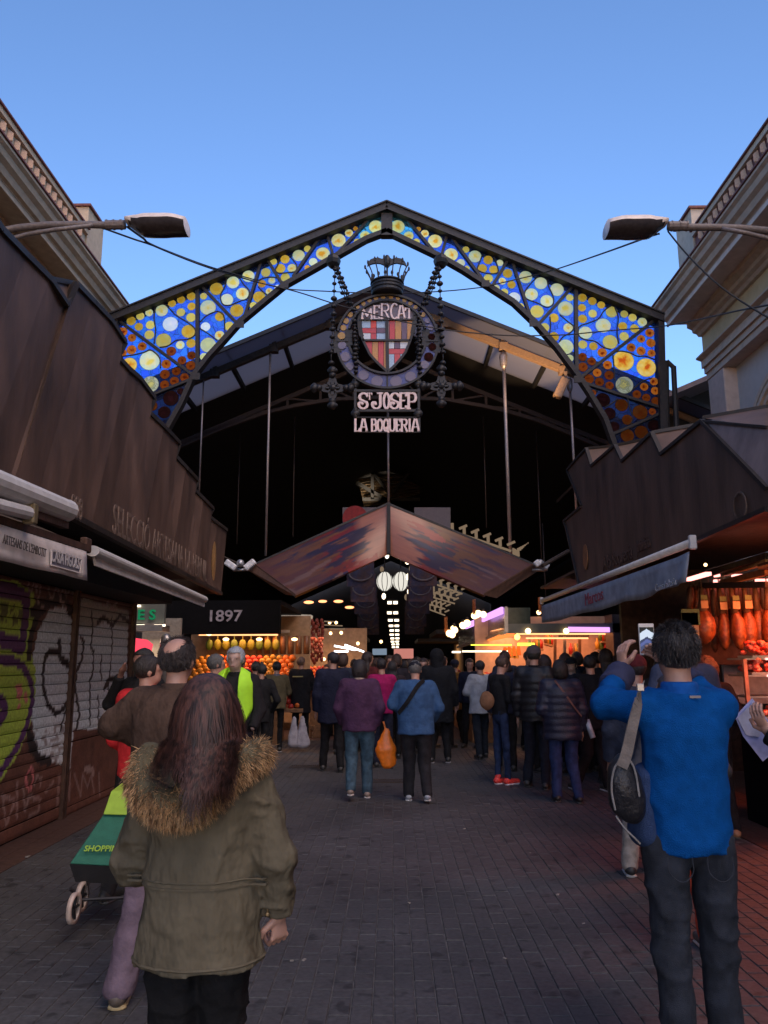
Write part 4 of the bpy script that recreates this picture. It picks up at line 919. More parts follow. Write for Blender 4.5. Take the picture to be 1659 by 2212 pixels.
# ---------------------------------------------------------------- street lamps (arms reach in from both façades)
M_lampb = MAT('lamp_housing', (.72, .64, .60), .5, .1, .1, 6); M_lampg = MAT('lamp_glass', (.05, .045, .05), .2, 0, .2, 8); M_pole = MAT('grey_pole', (.17, .15, .15), .55, .3, .25, 12)
def street_lamp(x0, x1, ya, arm, brace, flip, label, YL=9.0):
    # head between x0 and x1 of the picture, arm polyline from the head outward
    t = empty('street_lamp', aY(*arm[-1], YL), 0, label, 'street lamp')
    cx = lambda u: x0+(x1-x0)*u                      # u from the arm end (0) to the tip (1)
    Lh = abs((aY(x1, ya, YL)-aY(x0, ya, YL)).x); s = 1 if x1 > x0 else -1
    O = aY(x0, ya, YL)
    nu, nv = 16, 14; top = MB(); gl = MB()
    def ring(u, zt_, zb_, w):
        out = []
        for k in range(nv):
            a = 2*math.pi*k/nv; cz = (zt_+zb_)/2; rz = (zt_-zb_)/2
            out.append(O+Vector((s*u*Lh, math.cos(a)*w, cz+rz*math.copysign(abs(math.sin(a))**.7, math.sin(a)))))
        return out
    rows = []
    for i in range(nu+1):
        u = i/nu; zt_ = .085+.02*math.sin(u*3.1)-.12*max(0, u-.75)**1.2; mid = .03-.10*u**1.6+.05*math.sin(u*6.28)*-.3
        w = .10+.11*min(1, u*3)-.25*max(0, u-.78)**1.3
        rows.append((u, zt_, mid, w))
    v = []
    for (u, zt_, mid, w) in rows:
        zb_ = mid-.12*min(1, max(0, u)*4)*(1-.55*max(0, (u-.6)/.4)); v += ring(u, zt_, min(zb_, zt_-.06), w)
    q = MB(); f = []
    for i in range(nu):
        for k in range(nv): f.append((i*nv+k, i*nv+(k+1) % nv, (i+1)*nv+(k+1) % nv, (i+1)*nv+k))
    f += [tuple(range(nv-1, -1, -1)), tuple(range(nu*nv, (nu+1)*nv))]
    if s < 0: f = [g_[::-1] for g_ in f]
    half = [g_ for g_ in f]
    vv = [Vector(p) for p in v]
    upf = [g_ for g_ in f if sum(((vv[i].z-O.z)) for i in g_)/len(g_) > -.005+0*s or len(g_) > 4]; lof = [g_ for g_ in f if g_ not in upf]
    q = MB(); q.add(v, upf); q.build('housing', M_lampb, t, smooth=True)
    q = MB(); q.add(v, lof); q.build('lens', M_lampg, t, smooth=True)
    q = MB(); q.tube([O+Vector((-s*.02, 0, .01)), aY(*arm[0], YL)]+[aY(*p, YL) for p in arm[1:]], .045, 10); q.build('arm', M_pole, t, smooth=True)
    q = MB(); q.tube([aY(*p, YL-.06) for p in brace], .028, 8); q.build('brace', M_pole, t, smooth=True)
    q = MB(); q.tube([O+Vector((-s*.25, 0, .01)), O+Vector((-s*.02, 0, .01))], .06, 10)
    for k in range(3): q.tube([O+Vector((-s*(.06+.09*k), 0, .01)), O+Vector((-s*(.075+.09*k), 0, .01))], .068, 10)
    q.build('clamp', M_pole, t)
    return t
street_lamp(273, 404, 487, [(262, 487), (180, 485), (100, 486), (40, 492), (-30, 505), (-160, 530)], [(200, 487), (120, 496), (60, 506), (20, 517), (-80, 545)], False, 'left street lamp, grey cobra head on a pipe arm over the rusty canopy')
street_lamp(1440, 1309, 490, [(1450, 491), (1540, 491), (1600, 493), (1680, 500), (1760, 510)], [(1560, 494), (1610, 503), (1680, 520), (1760, 540)], True, 'right street lamp, grey cobra head on a pipe arm before the cornice')

# ---------------------------------------------------------------- overhead cables
M_cab = MAT('black_cable', (.015, .015, .018), .6)
def cable(pts, r_, label):
    q = MB(); q.tube(spline([aY(*p[:2], p[2]) for p in pts], 5), r_, 5)
    thing('cable', q, M_cab, label, 'cable', smooth=True)
cable([(212, 489, 9.05), (290, 517, 9.6), (330, 530, 10), (450, 575, 13), (560, 607, 15.8)], .013, 'black cable sagging from the left street lamp to the arch, upper of the two')
cable([(275, 490, 9.05), (310, 515, 9.5), (335, 532, 10), (450, 578, 13), (556, 610, 15.8)], .016, 'black cable starting at the head of the left street lamp')
cable([(556, 610, 15.8), (620, 624, 15.9), (700, 629, 16), (836, 634, 16.5), (960, 629, 16.6), (1040, 621, 16.7)], .013, 'thin black wire running straight behind the crown')
cable([(556, 610, 15.8), (640, 630, 15.8), (735, 660, 15.4), (850, 690, 15.3), (960, 712, 15.4), (1100, 725, 15.6), (1230, 723, 15.7)], .014, 'black wire crossing in front of the shield and letters')
cable([(1425, 505, 9.1), (1400, 512, 9.4), (1300, 548, 12), (1190, 585, 15.6), (1100, 607, 15.8), (1040, 621, 15.9)], .014, 'double black cable from the right street lamp to the arch')
cable([(1443, 500, 9.05), (1480, 545, 8.6), (1540, 605, 8.2), (1600, 650, 8), (1700, 710, 7.6)], .011, 'black cable running from the right street lamp down past the ochre frieze')
cable([(1230, 723, 15.7), (1320, 714, 15.6), (1430, 705, 15.2), (1520, 688, 13), (1600, 670, 11), (1700, 652, 9.5)], .014, 'black wire from the arch to the right building')
# ================================================================ the market hall behind the arch
hall = empty('market_hall', (0, 20, 0), 0, 'dark open market hall with wide gable roof, arched truss and hanging rods', 'market hall')
def trans_panel(name, col, k):
    m = bpy.data.materials.new(name); m.use_nodes = True; nt = m.node_tree; nt.nodes.clear(); L = nt.links.new
    out = N(nt, 'OutputMaterial'); d = N(nt, 'BsdfDiffuse'); t = N(nt, 'BsdfTranslucent'); d.inputs[0].default_value = (*col, 1); t.inputs[0].default_value = (*[c*k for c in col], 1)
    tc = N(nt, 'TexCoord'); n = N(nt, 'TexNoise', i_Scale=.8, i_Detail=4.); L(tc.outputs['Object'], n.inputs['Vector'])
    a = N(nt, 'AddShader'); L(d.outputs[0], a.inputs[0]); L(t.outputs[0], a.inputs[1]); L(a.outputs[0], out.inputs[0]); return m
M_roofT = trans_panel('translucent_roof_sheet', (.085, .09, .115), 1.5)
M_roofP = trans_panel('roof_panel_grey', (.15, .15, .165), 1.7)
M_roofL = MAT('lilac_roof_sheet', (.16, .13, .15), .8, 0, .1, 3)
# roof line from the picture: apex and slope in the plane y = 18.5
ap = aY(838, 606, 18.5); lp = aY(479, 755, 18.5); sl_ = (ap.z-lp.z)/(ap.x-lp.x)
def roofz(x): return ap.z-abs(x-ap.x)*sl_
def roof_strip(name, y0, y1, x0, x1, mat, dz=0., th=.05):
    q = MB(); q.prism([(x0, y0, roofz(x0)+dz), (x1, y0, roofz(x1)+dz), (x1, y1, roofz(x1)+dz), (x0, y1, roofz(x0)+dz)], (0, 0, -th)); return q.build(name, mat, hall)
for s in (-1, 1):
    xe = ap.x+s*9.5
    # front overhang sheets, each a sheet of its own
    n = 7
    for i in range(n):
        a, b = ap.x+(xe-ap.x)*i/n, ap.x+(xe-ap.x)*(i+1)/n
        roof_strip('roof_sheet', 18.5, 19.35, a, b, M_roofL if (s < 0 and i == 0) else M_roofT, 0)
        roof_strip('roof_panel', 19.3, 21.05, a, b, M_roofL if (s < 0 and i == 0) else M_roofP, -.06, .03)
        q = MB(); q.bar((a, 19.25, roofz(a)-.14), (a, 21.1, roofz(a)-.14), .09, .14); q.build('rafter', M_hall, hall)
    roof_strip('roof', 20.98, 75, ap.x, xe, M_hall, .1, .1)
    q = MB(); q.bar((ap.x, 19.25, ap.z-.18), (xe, 19.25, roofz(xe)-.18), .16, .16); q.build('front_beam', M_iron2 if s < 0 else MAT('sand_and_lamplight', (.30, .19, .12), .55, .1, .15, 8), hall)  # right beam's sand tone carries the warm lamplight; left one is brown iron
    q = MB(); q.bar((ap.x, 18.5, ap.z-.02), (xe, 18.5, roofz(xe)-.02), .06, .10); q.build('roof_edge', M_iron, hall)
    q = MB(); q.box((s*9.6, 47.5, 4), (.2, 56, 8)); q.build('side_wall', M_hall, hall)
    for k, fx in enumerate((.27, .53, .8)):
        x = ap.x+s*fx*5.6; q = MB(); q.box((x, 19.22, roofz(x)-.22), (.22, .2, .2)); q.box((x, 19.22, roofz(x)-.02), (.10, .12, .2)); q.build('beam_bracket', M_iron2 if s < 0 else bpy.data.materials['sand_and_lamplight'], hall)
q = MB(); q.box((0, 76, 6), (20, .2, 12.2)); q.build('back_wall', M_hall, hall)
# arched truss at y = 22
YT = 21.6
low_ch = [(330, 1000), (388, 965), (480, 925), (576, 891), (640, 876), (718, 863), (840, 858), (963, 863), (1042, 877), (1097, 889), (1160, 908), (1234, 938), (1283, 960), (1345, 1000)]
M_truss = MAT('truss_red_brown', (.045, .030, .028), .7, .1, .2, 10)
LP = [aY(x, y, YT) for x, y in low_ch]
for a, b in zip(LP[:-1], LP[1:]): q = MB(); q.bar(a, b, .10, .10); q.build('truss_arch', M_truss, hall)
for s in (-1, 1):
    xe = ap.x+s*8.5; q = MB(); q.bar((ap.x, YT, ap.z-.75), (xe, YT, roofz(xe)-.75), .10, .12); q.build('truss_top_chord', M_truss, hall)
def lowz(x):
    for a, b in zip(LP[:-1], LP[1:]):
        if a.x <= x <= b.x: return a.z+(b.z-a.z)*(x-a.x)/(b.x-a.x)
    return LP[0].z
xs = [LP[0].x+(LP[-1].x-LP[0].x)*i/14 for i in range(1, 14)]
for i, x in enumerate(xs):
    q = MB(); q.bar((x, YT, lowz(x)), (x, YT, roofz(x)-.75), .07, .07, up=(0, 1, 0)); q.build('truss_post', M_truss, hall)
    if i < len(xs)-1:
        x2 = xs[i+1]; up = i % 2 == 0
        if x < 0: q = MB(); q.bar((x, YT, roofz(x)-.78), (x2, YT, lowz(x2)), .05, .05); q.build('truss_diagonal', M_truss, hall)
        else: q = MB(); q.bar((x, YT, lowz(x)), (x2, YT, roofz(x2)-.78), .05, .05); q.build('truss_diagonal', M_truss, hall)
# hanging rods
M_rod = MAT('galvanised_rod', (.30, .26, .26), .45, .6, .2, 10); M_rodd = MAT('dull_rod', (.09, .07, .07), .5, .5)
for (x0, y0, x1, y1, Y, r_, m) in ((440, 815, 436, 1062, 19.25, .022, M_rod), (584, 760, 577, 1200, 19.25, .03, M_rod), (1087, 757, 1107, 1200, 19.25, .045, M_rod), (1230, 816, 1250, 1110, 19.25, .032, M_rod), (838, 865, 841, 1090, 21.5, .035, M_rod), (519, 930, 517, 1175, 24, .018, M_rodd), (637, 900, 629, 1160, 24, .018, M_rodd), (1044, 900, 1048, 1140, 24, .018, M_rodd), (1158, 930, 1167, 1215, 24, .02, M_rodd), (1172, 1130, 1176, 1290, 24, .022, M_rodd)):
    a, b = aY(x0, y0, Y), aY(x1, y1, Y); q = MB(); q.tube([a, Vector((a.x, a.y, b.z))], r_, 8); q.build('hanging_rod', m, hall, smooth=True)
q = MB(); a = aY(1087, 762, 19.2); q.lathe(a-Vector((0, 0, .45)), [(.03, 0), (.09, .1), (.11, .35), (.08, .45)], 10); q.build('rod_sleeve', M_rod, hall, smooth=True)
q = MB(); a = aY(1230, 820, 19.2); q.lathe(a-Vector((0, 0, .35)), [(.03, 0), (.07, .1), (.08, .35)], 10); q.build('rod_sleeve', M_rod, hall, smooth=True)
# floodlight on the right end of the beam, lit
M_sand = bpy.data.materials['sand_and_lamplight']
fl = empty('floodlight', aY(1212, 838, 19.0), 0, 'sand coloured floodlight box under the right end of the front beam', 'floodlight')
a = aY(1212, 838, 19.0); q = MB(); q.box(a, (.22, .2, .55), Matrix.Rotation(.45, 3, 'Y')); q.build('housing', M_sand, fl, bevel=.02)
q = MB(); q.box(a+Vector((.12, 0, .33)), (.08, .1, .2)); q.build('bracket', M_sand, fl)
lamp('warm_flood', (3.2, 17.2, 6.6), 420, (1, .62, .32), .15, 'SPOT', target=(3.4, 19.3, 9.6), spot=46)
# skylight box of slats lit by an added spot in front, deep in the hall
YS = 38
sk = empty('roof_lantern', aY(840, 1050, YS), 0, 'dim louvred lantern panel high in the dark hall above the painted canopy', 'skylight')
M_slat = MAT('lit_straw_slat', (.34, .25, .16), .8, 0, .3, 6); M_slatd = MAT('shaded_straw_slat', (.10, .07, .05), .8, 0, .3, 6)  # same slats lit and shaded, the difference put into the colour
cC = lambda x, y: (603.5+.28107*x, 932.6+.28107*y)       # crop (1100,1700)-(1950,2550)
def q4(pl_, u, v):
    (a, b, c_, d) = pl_; return ((a[0]*(1-u)+b[0]*u)*(1-v)+(d[0]*(1-u)+c_[0]*u)*v, (a[1]*(1-u)+b[1]*u)*(1-v)+(d[1]*(1-u)+c_[1]*u)*v)
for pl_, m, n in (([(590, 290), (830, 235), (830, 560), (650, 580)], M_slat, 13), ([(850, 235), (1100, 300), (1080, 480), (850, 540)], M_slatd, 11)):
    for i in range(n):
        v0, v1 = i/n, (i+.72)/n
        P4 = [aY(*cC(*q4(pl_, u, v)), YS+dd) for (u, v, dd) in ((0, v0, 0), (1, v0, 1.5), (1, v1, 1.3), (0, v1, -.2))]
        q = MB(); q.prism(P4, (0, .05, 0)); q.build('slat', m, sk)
for a, b in (((590, 290), (845, 230)), ((845, 230), (1105, 300)), ((600, 395), (840, 535)), ((715, 300), (715, 520)), ((720, 310), (850, 480)), ((640, 520), (1080, 520)), ((1000, 310), (870, 470))):
    q = MB(); q.bar(aY(*cC(*a), YS-.5), aY(*cC(*b), YS-.5), .16, .16); q.build('frame_bar', M_hall, sk)
lamp('lantern_added_spot', aY(*cC(690, 420), YS)+Vector((-.5, -2.6, -1.9)), 520, (1, .8, .55), .2, 'SPOT', target=aY(*cC(705, 430), YS), spot=24)  # added spot without a fixture, brightens the left slats
# central winged canopy
YC = 15.2
wg = empty('winged_canopy', aY(838, 1200, YC), 0, 'large winged canopy painted in red, ochre and violet brush strokes, peaked in the middle', 'canopy')
def paint_mat():
    m = bpy.data.materials.new('painted_brush_strokes'); m.use_nodes = True; nt = m.node_tree; nt.nodes.clear(); L = nt.links.new
    out = N(nt, 'OutputMaterial'); p = N(nt, 'BsdfPrincipled'); L(p.outputs[0], out.inputs[0]); p.inputs['Roughness'].default_value = .33
    at = N(nt, 'Attribute', attribute_name='paint'); L(at.outputs['Color'], p.inputs['Base Color']); return m
M_paint2 = paint_mat()
c4b = lambda x, y: (466.3+.21495*x, 1042.4+.21495*y)     # crop (850,1900)-(1500,2550)
def wing(A, B, C_, D, side):
    # A top centre, B top tip, C_ bottom tip, D bottom centre as points; a painted sheet of small faces
    nu, nv = 150, 42; vs = np.zeros((nu+1, nv+1, 3)); A, B, C_, D = [np.array(p) for p in (A, B, C_, D)]
    u = np.linspace(0, 1, nu+1)[:, None, None]; v = np.linspace(0, 1, nv+1)[None, :, None]
    vs = (A*(1-u)+B*u)*(1-v)+(D*(1-u)+C_*u)*v
    uu, vv = np.broadcast_to(u[..., 0], (nu+1, nv+1)), np.broadcast_to(v[..., 0], (nu+1, nv+1))
    P_ = np.stack([uu*4.2+vv*1.2, vv*17-uu*2, uu*0+side*7], -1); n1 = vnoise(P_, 1)+.4*vnoise(P_*2.7, 2); n2 = vnoise(P_*[1., .7, 1], 4)+.4*vnoise(P_*3, 5); n3 = vnoise(P_*[.9, 1.2, 1], 9)
    sal, vio, red_, och, blu, pal, brn = [np.array(c) for c in ((.22, .085, .052), (.022, .011, .022), (.17, .014, .006), (.14, .05, .010), (.014, .014, .045), (.15, .08, .06), (.075, .022, .010))]
    col = np.zeros((nu+1, nv+1, 3)); col[:] = vio
    def mix(mask, c_): 
        mask = np.clip(mask, 0, 1)[..., None]; col[:] = col*(1-mask)+c_*mask
    mix((n1-.15)*6, red_*.7); mix((n2-.25)*6, och*.8); mix((n3-.35)*6, blu)
    fr = .60+.15*n2+.0*uu
    mix((uu-.55+.25*n1)*4, brn); mix(((uu > .55)*(n2 > .1))*.8, och*.7); mix(((uu > .5)*(n3 > .3)*(vv > .5))*.8, pal*.8)
    edge_ = .26+.14*n1*(vv > .25)+(.05 if side > 0 else .02)*np.sin(vv*9)
    mix((edge_-uu)*14, sal)
    if side > 0: mix((((uu-.28)/.16)**2+((vv-.24-.25*(uu-.2))/.09)**2 < 1)*(n1 > -.4)*1., np.array((.20, .03, .02)))
    else: mix(((uu > .12)*(uu < .45)*(vv > .86+.1*n1))*.9, red_)
    f_ = np.clip(1+.14*vnoise(np.stack([uu*9, vv*50, uu*0], -1), 11), .5, 1.5)[..., None]; col *= f_
    idx = np.arange((nu+1)*(nv+1)).reshape(nu+1, nv+1); F = np.stack([idx[:-1, :-1], idx[1:, :-1], idx[1:, 1:], idx[:-1, 1:]], -1).reshape(-1, 4)
    off = np.array(root_loc(wg)); me = bpy.data.meshes.new('wing'); me.from_pydata((vs.reshape(-1, 3)-off).tolist(), [], F.tolist()); me.update()
    at = me.color_attributes.new('paint', 'FLOAT_COLOR', 'POINT'); c4_ = np.concatenate([col.reshape(-1, 3), np.ones(((nu+1)*(nv+1), 1))], 1); at.data.foreach_set('color', c4_.astype(np.float32).ravel())
    o = link('wing', me, wg, M_paint2); md = o.modifiers.new('thick', 'SOLIDIFY'); md.thickness = .04; md.offset = -1 if side < 0 else 1
    return o
top_c, bot_c = aY(838, 1088, YC), aY(838, 1198, YC-.3)
tl, bl_ = aY(549, 1220, YC), aY(638, 1287, YC-1.6); tr, br_ = aY(*cC(1920, 1080), YC) if False else aY(1140, 1228, YC), aY(1085, 1280, YC-1.6)
wing(top_c, tl, bl_, bot_c, -1)
c5b = lambda x, y: (822.9+.23148*x, 1042.4+.23148*y)     # crop (1500,1900)-(2200,2600)
tr = aY(*c5b(1430, 765), YC); br_ = aY(*c5b(960, 1050), YC-1.4)
wing(top_c+Vector((.03, 0, 0)), tr, br_, bot_c+Vector((.03, 0, 0)), 1)
M_under = MAT('canopy_underside_brown', (.11, .055, .035), .7, 0, .25, 4)
q = MB(); q.prism([tl, aY(520, 1222, YC+.4), aY(617, 1285, YC-1.0), bl_], (0, 0, .03)); q.build('tip_underside', M_under, wg)
q = MB(); q.prism([tr, aY(*c5b(1500, 800), YC+.4), aY(*c5b(1080, 1080), YC-1.0), br_], (0, 0, .03)); q.build('tip_underside', M_under, wg)
q = MB(); q.bar(top_c+Vector((.015, -.03, 0)), bot_c+Vector((.015, -.03, 0)), .07, .07, up=(0, 1, 0)); q.build('centre_seam', M_hall, wg)
for a, b in ((top_c, tl), (top_c, tr)):
    q = MB(); q.bar(a, b, .05, .04); q.build('top_edge', M_iron, wg)
# loudspeakers / white spotlights at the wing tips
M_white = MAT('white_plastic', (.6, .6, .62), .4)
for base, lab in (((520, 1222), 'pair of white floodlights on the left tip of the painted canopy'), ((1166, 1222), 'white fitting on the right tip of the painted canopy')):
    t = empty('spotlight', aY(*base, YC), 0, lab, 'spotlight')
    c_ = aY(*base, YC)
    for dx, dz, an in ((-.17, 0, .6), (.2, 0, -.7)) if base[0] < 800 else ((-.07, .03, .9), (.09, -.02, -.9)):
        q = MB(); q.box(c_+Vector((dx, -.1, dz)), (.24 if base[0] < 800 else .12, .16, .12), Matrix.Rotation(an, 3, 'Y')); q.build('lamp_head', M_white, t, bevel=.02)
    q = MB(); q.ball(c_+Vector((0, -.05, .04)), .08, 8, 6); q.tube([c_+Vector((-.15, 0, -.08)), c_+Vector((.15, 0, -.08))], .03, 6); q.build('mount', MAT('silver_mount', (.35, .35, .37), .35, .7), t, smooth=True)
for a, b, lab in (((400, 1165), (517, 1218), 'thin cable to the left tip of the painted canopy'), ((1172, 1222), (1228, 1190), 'dark strut from the right tip of the painted canopy to the kiosk')):
    q = MB(); q.tube([aY(*a, YC-.6), aY(*b, YC)], .015 if a[0] < 800 else .04, 6); thing('tie_cable', q, M_iron2, lab, 'cable')
# grey cloth banners behind the canopy peak
M_ban = MAT('grey_banner', (.12, .11, .13), .9, 0, .1, 6)
for (x0, y0, x1, y1), lab in (((740, 1096, 800, 1165), 'grey banner with a red dot left of the painted canopy peak'), ((895, 1096, 948, 1165), 'plain grey banner right of the painted canopy peak')):
    t = empty('banner', aY(x0, y0, 21), 0, lab, 'banner')
    q = MB(); q.prism([aY(x0, y0, 21), aY(x1+25, y0, 21), aY(x1+25, y1, 21), aY(x0, y1, 21)], (0, .02, 0)); q.build('cloth', M_ban, t)
    if x0 < 800: c_ = aY(767, 1119, 20.95); q = MB(); q.lathe(c_, [(0, 0), (.34, 0), (.34, .02), (0, .02)], 20, axis='y'); q.build('red_dot', MAT('red_print', (.20, .015, .02), .8), t)
# two columns of hanging painted banners flanking the aisle
M_ban2 = MAT('patterned_banner', (.07, .035, .03), .9, 0, .3, 3, col2=(.03, .03, .06), mix=.5)
M_ban3 = MAT('banner_white_loop', (.11, .095, .10), .8)
k = 0
for side in (-1, 1):
    for i, (Y, xo, w, z0, z1) in enumerate(((19, .76, .66, 4.05, 3.45), (22, .80, .70, 4.1, 3.3), (26, .86, .75, 4.1, 3.2), (31, .95, .8, 4.1, 3.0), (37, 1.05, .9, 4.2, 2.9))):
        cx_ = .02+side*xo; t = empty('aisle_banner', (cx_, Y, z0), 0, ('%s hanging patterned banner %s of the aisle, seen under the painted canopy' % (('nearest', 'second', 'third', 'fourth', 'farthest')[i], 'left' if side < 0 else 'right')), 'banner', 'banners hanging along the aisle')
        q = MB(); q.box((cx_, Y, (z0+z1)/2), (w, .02, z0-z1)); q.build('cloth', M_ban2, t)
        q = MB(); pts = [(cx_+.42*w*math.cos(a), Y-.03, (z0+z1)/2+.28*(z0-z1)*math.sin(a)) for a in np.linspace(math.pi, 2*math.pi, 10)]; q.tube(pts, .022, 5); q.build('white_loop', M_ban3, t)

# ================================================================ lamps in the hall
M_bulb = EMIT('lit_bulb_warm', (1, .62, .26), 2.2); M_tubew = EMIT('lit_tube_cold', (.9, .95, 1.), 2.2); M_tubeo = EMIT('lit_tube_orange', (1, .30, .12), 1.3)
M_strip = EMIT('lit_strip_pink', (1, .33, .28), 1.25); M_green = EMIT('lit_panel_yellow_green', (.75, .85, .06), 1.1); M_purple = EMIT('lit_purple_tube', (.45, .22, .60), .9); M_yelw = EMIT('lit_warm_white', (1, .82, .58), 1.5)
M_tubed = EMIT('dim_lit_tube', (.60, .42, .27), .13)
# row of ceiling lamps down the aisle (they shrink toward the far end)
for i, (px, py, w, Y) in enumerate(((849, 1256, 12, 30), (848, 1302, 15, 33), (848, 1324, 16, 36), (850, 1340, 16, 39), (851, 1352, 15, 42), (852, 1362, 14, 45), (852, 1371, 14, 48), (853, 1379, 13, 51), (853, 1386, 12, 54), (854, 1392, 11, 57), (854, 1398, 10, 60))):
    t = empty('aisle_lamp', aY(px, py, Y), 0, ('ceiling lamp over the aisle, %s in the row counting from the front' % 'first second third fourth fifth sixth seventh eighth ninth tenth eleventh'.split()[i]), 'lamp', 'row of ceiling lamps down the aisle')
    c_ = aY(px, py, Y); ww = (aY(px+w, py, Y)-c_).length
    for s in (-1, 1):
        q = MB(); q.box(c_+Vector((s*ww*.42, 0, 0)), (ww*.6, .3, .09)); q.build('tube', M_yelw if i != 0 else M_tubew, t)
    q = MB(); q.box(c_+Vector((0, 0, .1)), (ww*1.6, .3, .06)); q.build('housing', M_iron, t)
for i, (px, py) in enumerate(((831, 1256), (866, 1256))):
    t = empty('cage_lamp', aY(px, py, 27), 0, ('%s of two big round caged lamps glowing white below the canopy peak' % ('left', 'right')[i]), 'lamp')
    c_ = aY(px, py, 27); q = MB(); q.ball(c_, (.28, .24, .33), 14, 9); q.build('globe', EMIT('lit_globe', (.95, .9, .8), .33), t, smooth=True)
    q = MB()
    for a in np.linspace(0, math.pi, 6)[:-1]:
        pts = [c_+Vector((.30*math.sin(b)*math.cos(a), .26*math.sin(b)*math.sin(a), .35*math.cos(b))) for b in np.linspace(0, 2*math.pi, 17)]; q.tube(pts, .012, 4)
    q.tube([c_+Vector((0, 0, .44)), c_+Vector((0, 0, 2.2))], .02, 5); q.build('cage', M_iron, t)
for i, (px, py) in enumerate(((880, 1212), (888, 1228), (882, 1246), (870, 1198), (884, 1278), (878, 1290), (836, 1200), (825, 1230), (829, 1288), (893, 1210), (876, 1196))):
    c_ = aY(px, py, 24+i*.5); q = MB(); q.ball(c_, (.07, .07, .11), 8, 6); thing('pendant_bulb', q, M_tubed if i % 2 else M_yelw, 'small lit pendant bulb in the dark around the caged lamps', 'bulb', 'pendant bulbs around the caged lamps', smooth=True)
# ladder-like lit beams with stub tubes, right of the aisle
for j, (x0, y0, x1, y1, Y) in enumerate((((655, 450, 1215, 640, 19)), (485, 940, 760, 1040, 24), (487, 1025, 700, 1085, 26), (430, 1055, 690, 1130, 28), (430, 1130, 600, 1180, 30), (400, 1165, 600, 1240, 32))):
    a, b = aY(*c5b(x0, y0), Y), aY(*c5b(x1, y1), Y)
    t = empty('tube_rack', a, 0, ('%s lit beam with short stub tubes, right of the aisle' % ('long upper', 'first low', 'second low', 'third low', 'fourth low', 'fifth low')[j]), 'light rack', 'lit beams with stub tubes')
    q = MB(); q.bar(a, b, .05, .05); q.build('beam', M_tubed, t)
    n = 5 if j == 0 else 4
    for k in range(n):
        p = a.lerp(b, (k+.1)/n)
        q = MB(); q.tube([p+Vector((0, 0, .03)), p+Vector((0, 0, .20))], .038, 6); q.build('stub_tube', M_tubed, t); q = MB(); q.tube([p+Vector((.17, 0, .06)), p+Vector((.36, 0, .14))], .035, 6); q.build('stub_tube', M_tubed, t)
t = empty('grille_light', aY(*c5b(1300, 610), 19), 0, 'bright ribbed vent light above the right end of the painted canopy', 'light')
for k in range(10):
    a, b = c5b(1235+k*15, 612-k*0+(-(k-3)*8 if k > 2 else k*8)), c5b(1240+k*15, 690-(k*14 if k > 3 else 0))
    q = MB(); q.bar(aY(*a, 19), aY(*b, 19), .05, .035); q.build('rib', M_tubed, t)
for i, (px, py) in enumerate(((971, 1368), (1000, 1351), (1009, 1346), (982, 1361), (1025, 1330), (1033, 1325), (1030, 1328), (1044, 1327), (977, 1371), (980, 1358), (1164, 1323), (1138, 1335), (1118, 1377), (1524, 1220), (1062, 1362), (1040, 1382))):
    c_ = aY(px, py, (17+.2*i) if px < 1500 else 8.2); r_ = .075 if px < 1060 else .055
    if px > 1500: r_ = .018
    t = empty('globe_bulb', c_, 0, ('warm round bulb, %s at the edge of the right stalls' % ('farthest low cluster' if px < 990 else 'middle cluster' if px < 1015 else 'nearest upper cluster' if px < 1060 and py < 1340 else 'scattered lower group')) if px < 1500 else 'tiny warm bulb under the canopy left of the hams', 'bulb', 'string of glowing round bulbs' if px < 1500 else None)
    q = MB(); q.ball(c_, r_, 10, 7); q.build('glass', M_bulb, t, smooth=True)
    q = MB(); q.lathe(c_+Vector((0, 0, r_*.9)), [(r_*.4, 0), (r_*.4, r_*.8)], 6); q.build('socket', M_iron, t)
for (px, py, lab) in ((1024, 1311, 'orange coil spring cable above the nearer bulbs'), (1166, 1306, 'orange coil spring cable right above the end bulb'), (963, 1349, 'orange coil spring cable above the farther bulbs')):
    c_ = aY(px, py, 17); q = MB(); q.tube([c_+Vector((.035*math.cos(a*5), .035*math.sin(a*5), -.16+.32*a/14)) for a in np.linspace(0, 14, 70)], .008, 4); thing('coil_cable', q, MAT('orange_coil', (.5, .16, .04), .5), lab, 'cable')
for i, (px, py) in enumerate(((667, 1301), (731, 1299), (755, 1312), (697, 1299))):
    c_ = aY(px, py, 20+i); q = MB(); q.ball(c_, (.13, .1, .04), 8, 5)
    thing('ceiling_spot', q, M_tubeo, 'small orange downlight in the dark left of the aisle, %s of the four' % {667: 'leftmost', 697: 'second', 731: 'third', 755: 'rightmost'}[px], 'light', 'orange downlights left of the aisle')
for px, py, lab in ((766, 1422-22, ''),): pass
for px, py, Y, lab in ((714, 1382, 30, 'small yellow lamp on the dark wall left of the aisle, the left one'), (823, 1414-22, 34, 'small yellow lamp low beside the aisle lamps')):
    pass
